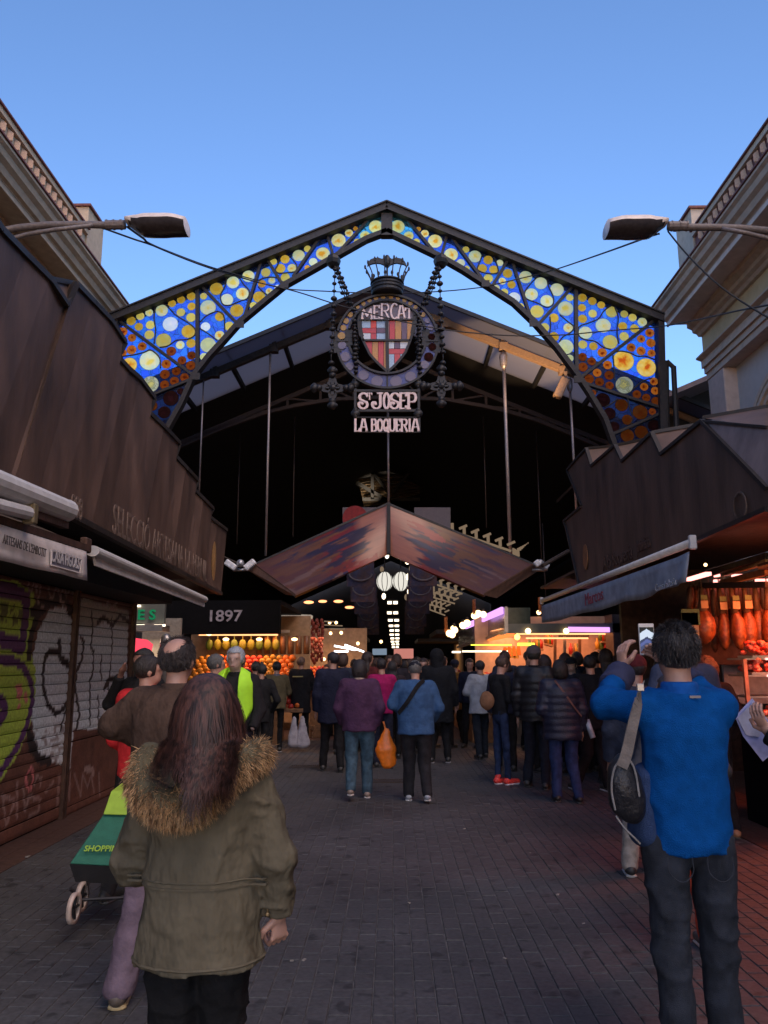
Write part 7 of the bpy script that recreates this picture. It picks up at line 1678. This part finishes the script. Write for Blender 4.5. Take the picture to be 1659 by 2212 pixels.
# ---------------------------------------------------------------- man in the red jacket
rj, _ = make_person('man in a bright red jacket half hidden behind the balding man', -1.84, 6.0, -.35, 1.70, res=.014, jacket=(.52, .025, .03), hem=.86, jw=1.1, trousers=(.03, .03, .035), hair='short', hairc=(.02, .014, .012), headrot=-.75, collar=(.52, .025, .03), lean=.03,
    arms=dict(elL=(-.27, .02, 1.13), wrL=(-.2, .2, .98)))
# green shopping trolley
M_gr = MAT('green_trolley_cloth', (.02, .13, .085), .8, 0, .15, 6, .3, 200); M_lime = MAT('lime_print', (.30, .48, .05), .8, 0, .1, 8); M_tyre = MAT('cream_wheel', (.50, .40, .34), .6)
tr_ = empty('shopping_trolley', (-1.92, 5.35, 0), 0, 'green shopping trolley leaning behind the balding man, lettered SHOPPING in lime', 'trolley')
YT_ = 5.4
f0 = [aY(228, 1752, 5.52), aY(300, 1752, 5.52), aY(320, 1875, 5.28), aY(150, 1866, 5.28)]
q = MB(); q.prism(f0, (0, .22, -.03)); q.build('bag', M_gr, tr_, bevel=.006)
q = MB(); q.prism([aY(240, 1708, 5.58), aY(300, 1708, 5.58), aY(300, 1762, 5.475), aY(222, 1760, 5.475)], (0, .2, .02)); q.build('flap', M_lime, tr_, bevel=.006)
p, pr, ptop = aY(182, 1838, 5.315), aY(246, 1841, 5.315), aY(190, 1826, 5.335)
text_mesh('lettering', 'SHOPPING', .055, M_lime, tr_, p+Vector((0, -.012, .0)), (1, 0, 0), (f0[0]-f0[3]).normalized()*Vector((0, 1, 1)), .002, 'LEFT', width=(pr.x-p.x)*1.32, bold=.02)
q = MB(); q.prism([aY(150, 1867, 5.28), aY(300, 1876, 5.28), aY(290, 1912, 5.32), aY(163, 1905, 5.32)], (0, .2, 0)); q.build('base', MAT('black_nylon', (.012, .012, .014), .7), tr_)
for k, (wx, wy, yy) in enumerate(((177, 1937, 5.3), (160, 1962, 5.12))):
    c_ = aY(wx, wy, yy); R_ = .088; q = MB(); q.lathe(Vector((c_.x, c_.y, max(c_.z, R_))), [(R_*.78, -.012), (R_, -.014), (R_, .014), (R_*.78, .012)], 22, axis='x', cap=False)
    q.add([], []); o = q.build('wheel', M_tyre, tr_, smooth=True); q = MB(); cc = Vector((c_.x, c_.y, max(c_.z, R_)))
    for a in range(5): q.bar(cc, cc+Vector((0, math.cos(a*1.257)*R_*.8, math.sin(a*1.257)*R_*.8)), .012, .012)
    q.build('spokes', M_iron, o)
q = MB(); q.tube([aY(155, 1945, 5.22), aY(300, 1937, 5.32)], .010, 6); q.tube([aY(177, 1937, 5.3), aY(180, 1890, 5.4), aY(240, 1740, 5.6)], .009, 6); q.tube([aY(152, 1920, 5.2), aY(177, 1945, 5.3)], .01, 6); q.build('frame', M_iron, tr_)

# ---------------------------------------------------------------- man in the blue fleece taking a photograph
BX, BY = 1.205, 3.42
H_ = 1.80; s = H_/1.75
def L_(x, z, dy=0.): return ((x-BX)/s, dy/s, z/s)
fl_, JF = make_person('man in a bright blue fleece holding a phone up to photograph the arch', BX, BY, .0, H_, res=.0105, jacket=(.004, .068, .26), jk='fleece', hem=.865, jw=.94, trousers=(.022, .026, .036), tw=.96, shoes=(.04, .04, .045),
    hair='short', hairc=(.014, .012, .014), headtilt=.16, build=.98, collar=(.004, .075, .32), lean=-.03, sway=0., foldamp=.012,
    arms=dict(elL=L_(.925, 1.47, .10), wrL=L_(1.065, 1.60, .31), elR=L_(1.42, 1.47, .12), wrR=L_(1.31, 1.60, .32), shL=L_(1.035, 1.455), shR=L_(1.38, 1.455)),
    legs=dict(anL=(-.10, -.06, .085), anR=(.10, .02, .085), knL=(-.10, -.015, .5), knR=(.10, .02, .5)), hands={'L': ((.12, .18, 1), (.95, .35, -.1), .75, -1), 'R': ((-.5, .4, .8), (-.7, -.3, 0), .7, 1)})
# darker forearms and side panel of the fleece
navy = fabric((.045, .05, .10), 'fleece')
for k_ in 'LR':
    a, b = JF['el'+k_], JF['wr'+k_]; v = Vol(.02); d_ = (b-a); v.cone(a+d_*.48, a+d_*1.0, .066, .058); v.cuts.append(lambda P, a=a, b=b, d_=d_: (P-b)@(d_/np.linalg.norm(d_))); v.cuts.append(lambda P, a=a, d_=d_: -((P-a-d_*.5)@(d_/np.linalg.norm(d_)))); v.dis.append(folds(.008, 14, 14, 30, 5))
    me = surf(v, .010, 'sleeve_panel'); me.transform(Matrix.Scale(s, 4)); link('sleeve_panel', me, fl_, navy)
v = Vol(.02); v.cone((-.155, .015, 1.15), (-.165, .02, .93), .045, .062, 1.5, side=(1, 0, 0)); v.cuts.append(lambda P: .85-P[..., 2]); v.dis.append(folds(.006, 10, 10, 8, 6)); me = surf(v, .011, 'side_panel'); me.transform(Matrix.Scale(s, 4)); link('side_panel', me, fl_, fabric((.035, .06, .14), 'fleece'))
# back label at the collar, jeans pockets
q = MB(); q.box((.03, -.118, 1.462*s), (.045, .006, .010)); link('collar_tag', q.mesh('collar_tag'), fl_, fabric((.22, .2, .2)))
for g_ in (-1, 1):
    q = MB(); w_, z0, z1 = .048, .79*s, .865*s; c0 = g_*.078
    pts = [Vector((c0-w_, -.118, z1)), Vector((c0-w_*.95, -.125, z0+.02)), Vector((c0, -.135, z0-.01)), Vector((c0+w_*.95, -.125, z0+.02)), Vector((c0+w_, -.118, z1))]
    q.tube(spline(pts, 4), .0022, 4); link('pocket_seam', q.mesh('pocket_seam'), fl_, fabric((.034, .038, .05), 'denim'))
# phone in the raised left hand
ph_c = aY(1397, 1381, 3.80); t = empty('phone', ph_c, 0, 'white smartphone held up by the man in blue fleece, its screen lit with the arch', 'phone')
q = MB(); q.box(ph_c, (.074, .008, .148)); q.build('case', MAT('white_phone', (.55, .50, .47), .35), t, bevel=.003)
q = MB(); q.box(ph_c+Vector((0, -.006, -.004)), (.066, .002, .122))
def screen():
    m = bpy.data.materials.new('phone_screen'); m.use_nodes = True; nt = m.node_tree; nt.nodes.clear(); L = nt.links.new
    out = N(nt, 'OutputMaterial'); e = N(nt, 'Emission', i_1=.55); tc = N(nt, 'TexCoord'); sx = N(nt, 'SeparateXYZ'); L(tc.outputs['Generated'], sx.inputs[0])
    ab = N(nt, 'Math', operation='SUBTRACT', i_1=.5); L(sx.outputs[0], ab.inputs[0]); a2 = N(nt, 'Math', operation='ABSOLUTE'); L(ab.outputs[0], a2.inputs[0]); a3 = N(nt, 'Math', operation='MULTIPLY_ADD', i_1=.35); L(a2.outputs[0], a3.inputs[0]); L(sx.outputs[2], a3.inputs[2])
    n = N(nt, 'TexNoise', i_Scale=9.); L(tc.outputs['Generated'], n.inputs['Vector']); a4 = N(nt, 'Math', operation='MULTIPLY_ADD', i_1=.12); L(n.outputs['Fac'], a4.inputs[0]); L(a3.outputs[0], a4.inputs[2])
    cr = N(nt, 'ValToRGB'); cr.color_ramp.interpolation = 'CONSTANT'; el = cr.color_ramp.elements; el[0].position = 0; el[0].color = (.02, .015, .015, 1); el[1].position = .12; el[1].color = (.06, .03, .03, 1)
    for p_, c_ in ((.30, (.05, .06, .12)), (.48, (.08, .10, .25)), (.60, (.04, .05, .10)), (.70, (.45, .52, .62)), (.99, (.02, .02, .02))): x = el.new(p_); x.color = (*c_, 1)
    L(a4.outputs[0], cr.inputs[0]); L(cr.outputs[0], e.inputs[0]); L(e.outputs[0], out.inputs[0]); return m
q.build('screen', screen(), t)
# messenger bag on its strap
bg_ = empty('shoulder_bag', aY(1345, 1715, 3.3), 0, 'black shoulder bag with grey piping hanging from the strap of the man in blue', 'bag')
bc = aY(1345, 1700, 3.26); v = Vol(.02); v.ell((0, 0, 0), (.062, .05, .125)); v.ell((.035, .01, -.045), (.055, .05, .10)); v.dis.append(folds(.004, 14, 14, 14, 2)); me = surf(v, .008, 'bag_body'); o = link('bag_body', me, bg_, fabric((.012, .012, .016), 'puffer')); o.location = bc-bg_.location
q = MB(); q.tube(spline([bc+Vector(p) for p in ((-.045, -.04, -.08), (-.052, -.03, 0), (-.035, -.035, .08), (.01, -.035, .115), (.04, -.038, .07), (.05, -.045, -.03))], 5), .004, 5); q.tube(spline([bc+Vector(p) for p in ((-.045, -.045, -.10), (-.02, -.06, -.14), (.02, -.06, -.18), (.04, -.05, -.20))], 5), .004, 5); q.build('piping', fabric((.20, .19, .19)), bg_)
strap(bg_, [Vector(p)-bg_.location for p in (aY(1385, 1480, 3.35), aY(1378, 1515, 3.24), aY(1365, 1570, 3.22), aY(1352, 1630, 3.22), aY(1343, 1655, 3.22))], .045, fabric((.16, .14, .13)))
q = MB(); p = aY(1383, 1485, 3.22); q.box(p, (.03, .012, .03)); q.build('strap_clip', M_steel, bg_, bevel=.003)

# ---------------------------------------------------------------- short hair strands for the near heads
def short_hair(rt, J, col1, col2, n=5200, L0=.016, L1=.034, bald=False, seed=1, w=.0022):
    rs = np.random.default_rng(seed); s = J['s']; hc, MH = J['hc'], J['MH']
    th = rs.uniform(-math.pi, math.pi, n*3); cz = rs.uniform(-.62, 1, n*3); sz = np.sqrt(1-cz**2)
    d = np.stack([sz*np.sin(th), -sz*np.cos(th), cz], 1); p = np.array((0, -.016, .030))+d*np.array((.086, .105, .098))
    ok = ~((p[:, 1] > .035) & (p[:, 2] < .062)) & (p[:, 2] > -.060)
    if bald: e = np.sqrt((p[:, 0]/.062)**2+((p[:, 1]+.055)/.085)**2+((p[:, 2]-.105)/.085)**2); ok &= (e > .93+rs.normal(size=len(e))*.06)
    d, p = d[ok][:n], p[ok][:n]; flow = np.stack([.35*np.sin(d[:, 2]*6+d[:, 0]*5), -d[:, 2]*.5-.1, -1.1+0*d[:, 2]], 1)+rs.normal(size=p.shape)*.3
    top = d[:, 2] > .6; flow[top] = np.stack([np.sin(p[top, 0]*30)*.6, -.7+0*p[top, 0], .1+0*p[top, 0]], 1)+rs.normal(size=(top.sum(), 3))*.35
    D = d*.75+flow*.8; P0 = (hc+(p@MH.T))*s; D = D@MH.T
    strands('hair_strands', P0, D, rs.uniform(L0, L1, len(p)), w, strand_mat('short_hair_%d' % seed, col1, col2, .5), rt, 4, .5, .2, clump=.25, rs=rs)
short_hair(fl_, JF, (.006, .005, .006), (.040, .032, .034), 6500, .012, .024, seed=11)
short_hair(bm_, JB, (.010, .008, .008), (.060, .045, .042), 5200, .012, .024, True, 12)
# ---------------------------------------------------------------- people in the middle distance
P_ = make_person
blk, dkn, jean = (.012, .012, .014), (.016, .018, .035), (.03, .05, .09)
pu, Jp = P_('person in a purple jacket and jeans carrying an orange bag, walking away', -.41, 10.15, .0, 1.68, jacket=(.060, .026, .062), hem=.84, jw=1.2, build=1.05, trousers=(.045, .085, .12), tw=1.15, shoes=(.25, .20, .17), sole=(.6, .58, .58), hair='bob', hairc=(.018, .014, .016), collar=(.28, .22, .19), stoop=.12,
    arms=dict(wrR=(.22, .02, .92), elR=(.27, -.06, 1.13), elL=(-.27, 0, 1.13), wrL=(-.22, .12, .93)), legs=dict(anL=(-.10, -.22, .16), knL=(-.1, .0, .5), anR=(.10, .06, .085), knR=(.1, .08, .5)))
q = MB()
c_ = world(pu, (.33, .02, .58)); v = Vol(.02); v.cone((0, 0, .24), (0, 0, 0), .03, .13, .45); v.cone((0, 0, 0), (.03, 0, -.17), .13, .09, .5); v.dis.append(folds(.012, 12, 12, 8, 3))
ob = empty('carrier_bag', c_, 0, 'bright orange plastic carrier bag held by the person in purple', 'bag'); link('bag_body', surf(v, .014, 'bag_body'), ob, MAT('orange_plastic', (.75, .17, .01), .4, 0, .15, 10, trans=0))
q = MB(); q.tube([c_+Vector((0, 0, .24)), c_+Vector((-.03, 0, .34))], .012, 6); q.build('handle', bpy.data.materials['orange_plastic'], ob)
ma, Jm = P_('old man in blue jacket and dark cap, strap across his back, walking away', .29, 9.9, .0, 1.66, jacket=(.035, .085, .19), hem=.83, jw=1.18, flare=.01, build=1.1, trousers=(.018, .018, .022), tw=1.15, shoes=(.30, .33, .38), sole=(.55, .55, .55), hair='short', hairc=(.10, .10, .10), hat='cap', hatc=(.015, .017, .025), stoop=.18, headtilt=-.2,
    arms=dict(elL=(-.30, .02, 1.20), wrL=(-.2, .2, 1.12), elR=(.30, .02, 1.15), wrR=(.24, .2, 1.0)), legs=dict(anL=(-.10, .10, .085), knL=(-.09, .1, .5), anR=(.13, -.12, .12), knR=(.1, .02, .5)))
strap(ma, [(.10, -.10, 1.43), (.02, -.165, 1.36), (-.10, -.165, 1.18), (-.21, -.09, 1.04)], .05, fabric(blk))
vs_, Jv = P_('grey haired man in yellow safety vest facing the camera, hand on his chest', -1.56, 8.0, math.pi-.1, 1.80, res=.013, jacket=(.014, .013, .015), hem=.9, jw=1.0, trousers=(.02, .02, .025), hair='short', hairc=(.30, .33, .38), skin=(.36, .24, .20), collar=blk,
    arms=dict(elR=(.27, .06, 1.17), wrR=(.11, .19, 1.25), elL=(-.25, 0, 1.15), wrL=(-.22, .12, 1.0)), hands={'R': ((-1, .12, .12), (0, -1, 0), .35, 1)})
v = Vol(.02); v.cone((0, 0, 1.42), (0, 0, 1.05), .215, .20, .82); v.cone((-.14, 0, 1.45), (.14, 0, 1.45), .08, .08)
v.cuts.append(lambda P: 1.0-P[..., 2]); v.cuts.append(lambda P: .075-np.abs(P[..., 0])-np.where(P[..., 1] < 0, 9, 0)); v.cuts.append(lambda P: np.abs(P[..., 0])-.20); v.cuts.append(lambda P: (1.02+np.abs(P[..., 0])*2.2-.25)-P[..., 2]); v.dis.append(folds(.006, 8, 8, 8, 2))
me = surf(v, .012, 'safety_vest'); link('safety_vest', me, vs_, MAT('fluorescent_vest', (.42, .85, .03), .7, 0, .08, 6))
dm, _ = P_('dark haired man in black standing by the shutter with a hand at his mouth', -2.36, 7.6, math.pi-.5, 1.78, jacket=blk, trousers=blk, hair='short', hairc=(.012, .01, .01), skin=(.20, .10, .075), arms=dict(elR=(.28, .12, 1.25), wrR=(.08, .2, 1.5)))
P_('grey haired man in a pale blue-grey jacket left of the yellow vest', -2.02, 9.2, -.5, 1.74, jacket=(.22, .24, .30), trousers=dkn, hair='short', hairc=(.09, .09, .09))
P_('woman all in black with tied hair right behind the yellow vest', -2.15, 13.2, .2, 1.62, jacket=blk, hem=.75, trousers=blk, hair='bun', hairc=blk, res=.02)
P_('person in a black coat close to the left of the olive jacket', -2.45, 14.4, -.2, 1.66, jacket=(.010, .011, .016), hem=.7, trousers=blk, hair='short', hairc=blk, res=.02)
ol, _ = P_('woman in an olive field jacket with a grey hood and black leggings', -2.18, 15.2, .25, 1.66, jacket=(.11, .09, .05), hem=.84, jw=1.1, trousers=blk, tw=.8, hair='short', hairc=(.010, .01, .012), hat=None, collar=(.12, .12, .15), res=.02, sole=(.4, .4, .42), arms=dict(elR=(.26, .12, 1.15), wrR=(.1, .28, 1.15)))
q = MB(); c_ = world(ol, (.35, .05, .35))
wb = empty('carrier_bag', c_, 0, 'white plastic bags hanging low beside the olive jacket', 'bag')
for dx, w_ in ((0, .12), (.16, .14)):
    v = Vol(.02); v.cone((dx, 0, .28), (dx, 0, -.2), .03, w_, .5); v.dis.append(folds(.015, 10, 10, 7, 3)); link('bag_body', surf(v, .02, 'bag_body'), wb, fabric((.38, .36, .40)))
bk, _ = P_('shaven headed man in a black jacket with a small yellow back print', -1.92, 17.0, .0, 1.76, jacket=(.010, .010, .013), hem=.6, jw=1.15, trousers=blk, hair='short', hairc=(.13, .085, .07), res=.02)
q = MB(); q.box((-.05, -.165, 1.36), (.22, .012, .025)); link('back_print', q.mesh('back_print'), bk, fabric((.35, .28, .12)))
P_('stall keeper with a reddish face looking left behind the black jacket', -1.5, 18.6, 2.5, 1.6, jacket=(.06, .04, .03), trousers=blk, hair='short', hairc=(.04, .02, .015), skin=(.40, .16, .09), res=.022)
P_('person in a dark navy coat behind the purple jacket', -.93, 12.6, .1, 1.80, jacket=(.012, .014, .032), hem=.7, jw=1.2, trousers=blk, hair='short', hairc=(.012, .012, .016), res=.02, headrot=.8)
P_('person in a magenta pink jacket between the two strolling shoppers', -.16, 13.0, .15, 1.70, jacket=(.30, .010, .09), trousers=dkn, hair='short', hairc=(.012, .010, .012), res=.02)
P_('woman with long black hair right of the magenta jacket', .02, 14.2, 0, 1.66, jacket=(.03, .02, .025), trousers=blk, hair='long', hairc=(.012, .01, .012), res=.022)
P_('shopper in a white top in the crowd over the old mans shoulder', .25, 16.5, .3, 1.68, jacket=(.35, .36, .38), trousers=dkn, hair='bob', hairc=(.015, .012, .012), res=.022)
P_('person in a long black coat with hood up right of the old man', .78, 13.6, -.1, 1.84, jacket=(.008, .009, .012), hem=.62, jw=1.2, build=1.1, trousers=blk, hair=None, hat='hood', hatc=(.008, .009, .012), sole=(.35, .34, .36), res=.02)
P_('person in a mustard coat in front of the right stall', 1.32, 16.8, .2, 1.68, jacket=(.12, .055, .01), hem=.7, trousers=blk, hair='short', hairc=(.012, .012, .02), hat='beanie', hatc=(.012, .014, .03), res=.022)
wc_, _ = P_('woman in a white quilted coat with a fur edged hood', 1.56, 14.2, .35, 1.66, jacket=(.27, .29, .33), jk='cloth', hem=.80, jw=1.2, flare=.03, trousers=(.015, .02, .03), hair='short', hairc=(.016, .012, .014), collar=(.20, .13, .09), res=.018, arms=dict(elL=(-.27, .04, 1.18), wrL=(-.16, .22, 1.2)))
rd_, Jr = P_('young woman in black top and navy jeans with bright red trainers, looking down', 1.49, 11.2, -1.05, 1.72, res=.014, jacket=(.010, .010, .012), hem=.93, jw=.85, build=.86, trousers=(.016, .028, .07), tw=.74, shoes=(.75, .05, .04), sole=(.62, .60, .62), hair='bun', hairc=(.055, .03, .022), skin=(.40, .22, .17), headtilt=-.35, stoop=.15,
    arms=dict(elL=(-.19, .02, 1.15), wrL=(-.06, .22, 1.20), elR=(.19, .02, 1.15), wrR=(.06, .22, 1.20)), legs=dict(anL=(-.06, -.02, .085), anR=(.06, .06, .085)))
v = Vol(.02); v.ell((0, 0, 0), (.10, .06, .13)); v.dis.append(folds(.003, 20, 20, 20, 1)); bp = empty('shoulder_bag', world(rd_, (-.02, -.20, 1.12)), 0, 'tan leather bag on the back of the young woman in red trainers', 'bag'); link('bag_body', surf(v, .014, 'bag_body'), bp, fabric((.20, .10, .055)))
be, _ = P_('tall man in a black leather jacket and grey knitted beanie', 1.93, 10.9, -.35, 1.84, jacket=(.012, .012, .015), jk='puffer', hem=.82, jw=1.1, trousers=(.012, .015, .025), hair='short', hairc=(.02, .02, .02), hat='beanie', hatc=(.075, .065, .07), res=.015, collar=(.01, .01, .012))
nv_, _ = P_('woman in a navy quilted jacket and blue jeans with a thin strap across her back', 2.06, 9.85, .05, 1.66, jacket=(.014, .016, .035), jk='puffer', hem=.76, jw=1.25, build=1.08, trousers=(.022, .035, .10), tw=1.05, shoes=(.012, .012, .014), hair='bob', hairc=(.012, .009, .009), res=.014, legs=dict(anR=(.14, -.10, .085), anL=(-.1, .03, .085)))
strap(nv_, [(-.10, -.13, 1.42), (-.02, -.165, 1.30), (.10, -.165, 1.12), (.20, -.12, 1.0)], .022, fabric((.14, .07, .06)))
bt = MB(); bt.tube([world(nv_, (.30, .0, .95)), world(nv_, (.36, -.02, .74))], .035, 10); thing('water_bottle', bt, MAT('bottle_plastic', (.35, .40, .48), .2), 'water bottle with a red band carried beside the navy quilted jacket', 'bottle', smooth=True)
P_('man in a plain black jacket with white soled shoes at the right of the group', 2.62, 10.6, .25, 1.72, jacket=(.009, .009, .011), hem=.8, jw=1.15, trousers=(.009, .009, .012), tw=1.1, sole=(.5, .48, .5), hair='short', hairc=(.009, .008, .009), res=.015, headrot=-.5, legs=dict(anL=(-.2, .18, .085), anR=(.14, -.05, .085)))
P_('young man in a black cap and dark jacket facing left toward the camera', 2.78, 12.4, 2.3, 1.70, jacket=(.02, .02, .028), trousers=blk, hair='short', hairc=(.012, .01, .01), hat='cap', hatc=(.012, .012, .015), skin=(.45, .30, .24), res=.015)
P_('brown haired shopper in grey behind the group at the right stall', 2.95, 13.6, .2, 1.78, jacket=(.05, .05, .06), trousers=blk, hair='bob', hairc=(.07, .035, .03), res=.02)
P_('person with dark red knitted hat left of the raised phone', 2.02, 6.7, -.1, 1.68, jacket=(.03, .035, .055), trousers=(.30, .27, .24), hem=.72, jw=1.2, hair='short', hairc=(.02, .015, .015), hat='beanie', hatc=(.075, .010, .014), res=.014, sole=(.5, .5, .5), tw=1.15)
P_('tall grey haired man whose head shows just above the man in blue fleece', 2.28, 6.3, .1, 1.90, jacket=(.04, .05, .09), trousers=dkn, hair='short', hairc=(.11, .085, .08), res=.016)
P_('curly haired woman in tan boots to the right of the man in blue fleece', 3.12, 8.0, -.3, 1.68, jacket=(.02, .012, .014), trousers=(.012, .010, .012), shoes=(.30, .15, .08), hair='curly', hairc=(.07, .022, .012), res=.014)
kd, _ = P_('person in rust red trousers standing hidden behind the man in blue fleece', 1.70, 4.95, .0, 1.56, jacket=(.05, .05, .06), hem=.8, build=.8, jw=.8, trousers=(.42, .07, .035), tw=.95, shoes=(.12, .11, .10), sole=(.62, .56, .48), hair='short', hairc=(.03, .02, .02), res=.014, legs=dict(anL=(-.10, 0, .085), anR=(.13, 0, .085)))
# person at the right edge holding papers, only an arm in view
pr_, Jq = P_('person at the right edge in a black coat holding out papers in a plastic sleeve', 2.34, 3.95, .5, 1.70, jacket=(.010, .010, .012), hem=.45, jw=1.2, build=1.05, trousers=blk, hair='short', hairc=(.02, .015, .012), res=.014,
    arms=dict(elL=(-.26, .12, 1.16), wrL=(-.36, .34, 1.33)), hands={'L': ((-.35, .3, .85), (.8, .1, .3), .7, 1)})
pp = aY(1627, 1550, 4.25)
t = empty('papers', pp, 0, 'sheaf of papers in a bluish plastic sleeve held out at the right edge', 'papers')
for k, (pts, m) in enumerate((([(1588, 1548), (1625, 1508), (1662, 1560), (1690, 1610), (1648, 1645), (1605, 1590)], MAT('plastic_sleeve', (.30, .32, .58), .25, 0, .2, 8)), ([(1593, 1551), (1626, 1518), (1648, 1566), (1640, 1592), (1612, 1588)], MAT('paper_grey', (.34, .34, .45), .6)))):
    q = MB(); q.prism([aY(x, y, 4.26-.012*k) for x, y in pts], (0, .004, 0)); q.build('sheet', m, t)
# small litter on the paving
M_lit = MAT('pale_litter', (.24, .22, .2), .8)
for k, (px, py, w_) in enumerate(((1003, 1790, .03), (1205, 1932, .035), (883, 1950, .025), (630, 2075, .02), (657, 2073, .03), (1145, 1842, .02), (1260, 1995, .02), (60, 1850, .05), (1090, 2070, .02))):
    c_ = aZ(px, py, .006); q = MB(); q.box(c_, (w_, w_*.5, .006), Matrix.Rotation(k*1.1, 3, 'Z')); thing('litter', q, M_lit, 'tiny pale scrap of litter lying on the dark paving', 'litter', 'scraps of litter on the paving')
# crates standing by the left stall
for i, (x, y) in enumerate(((-1.95, 18.2), (-1.6, 18.2))):
    cr_ = empty('crate', (x, y, 0), 0, 'low dark crate on the ground at the foot of the shaven headed man, %s one' % ('left', 'right')[i], 'crate')
    for z in (.05, .14, .23):
        for dx, dy, sx_, sy_ in ((0, -.15, .3, .015), (0, .15, .3, .015), (-.15, 0, .015, .3), (.15, 0, .015, .3)): q = MB(); q.box((x+dx, y+dy, z), (sx_, sy_, .06)); q.build('slat', M_wood, cr_)
    q = MB(); q.box((x, y, .015), (.3, .3, .02)); q.build('bottom', M_wood, cr_)
q = MB(); q.box((-1.15, 18.9, .45), (.7, .6, .75)); 
tb = empty('display_table', (-1.2, 18.3, 0), 0, 'table with red flowers and green leaves before the pepper strings', 'table')
q.build('table_body', MAT('grey_cloth_table', (.07, .06, .06), .9), tb)
for m_, n_, z_ in ((FR['red'], 26, .98), (FR['green'], 14, .86)):
    q = MB()
    for k in range(n_): q.ball((-1.15+random.uniform(-.33, .33), 18.65+random.uniform(-.1, .3), z_+random.uniform(-.05, .1)), (.07, .07, .035), 6, 4)
    o = q.build('flowers' if z_ > .9 else 'leaves', m_, tb); o['kind'] = 'stuff'
# ---------------------------------------------------------------- the crowd farther in
protos = []
mats_ = [fabric(c_) for c_ in (blk, dkn, (.03, .025, .03), (.06, .03, .02), (.05, .055, .07), (.10, .02, .02), (.025, .03, .05))]
for k, (hs_, rot) in enumerate((('short', 0), ('bob', .3), ('long', -.3), ('short', math.pi))):
    protos.append((hs_, rot))
spots = [(-.75, 16.2), (-.35, 17.4), (-1.1, 15.6), (-.05, 17.9), (.55, 17.2), (.95, 18.4), (.45, 19.5), (.0, 20.5), (-.6, 19.8), (1.2, 20.2), (.8, 22), (.1, 23.5), (-.9, 22.5), (-.4, 25), (.6, 26), (1.1, 24.4), (-.1, 28), (.9, 29), (-.8, 28.6), (.3, 32), (-.5, 34), (1.0, 36), (2.15, 15.2), (2.65, 15.5), (3.3, 14.6), (3.6, 15.6), (-3.0, 15.9), (-3.3, 14.9), (3.2, 12.6), (-.9, 14.8), (1.0, 15.8), (.6, 14.9), (1.75, 12.6), (2.35, 12.4), (3.05, 11.4), (3.45, 12.2), (2.45, 13.6), (.1, 15.4), (-.45, 15.2), (1.55, 15.9), (3.6, 10.8)]
descr = ['dark coat with short hair', 'navy coat with bobbed hair', 'dark coat with long hair', 'coat turned toward the camera']
roots_ = []
for k, (hs_, rot) in enumerate(protos):
    x, y = spots[k]; r_, _ = P_('shopper in the crowd, '+descr[k]+', in front of the aisle stalls', x, y, rot, 1.70+.03*k, jacket=(blk, dkn, (.03, .025, .03), (.06, .03, .02))[k], trousers=blk, hair=hs_, hairc=((.012, .01, .01), (.04, .02, .015), (.02, .012, .012), (.03, .02, .018))[k], res=.024, group='shoppers crowding the market aisle'); roots_.append(r_)
for i, (x, y) in enumerate(spots[4:]):
    k = i % 4; c_ = copy_tree(roots_[k]); c_.location = (x, y, 0); c_.rotation_euler[2] += random.uniform(-.6, .6); sc_ = random.uniform(.95, 1.05); c_.scale = (sc_, sc_, sc_)
    for ch in c_.children:
        if ch.name.startswith('jacket'): ch.material_slots[0].link = 'OBJECT'; ch.material_slots[0].material = mats_[(i*3+1) % len(mats_)]
    c_['label'] = ('small distant shopper far down the market aisle' if y > 19 else 'dark clothed shopper among the crowd at the mouth of the aisle')
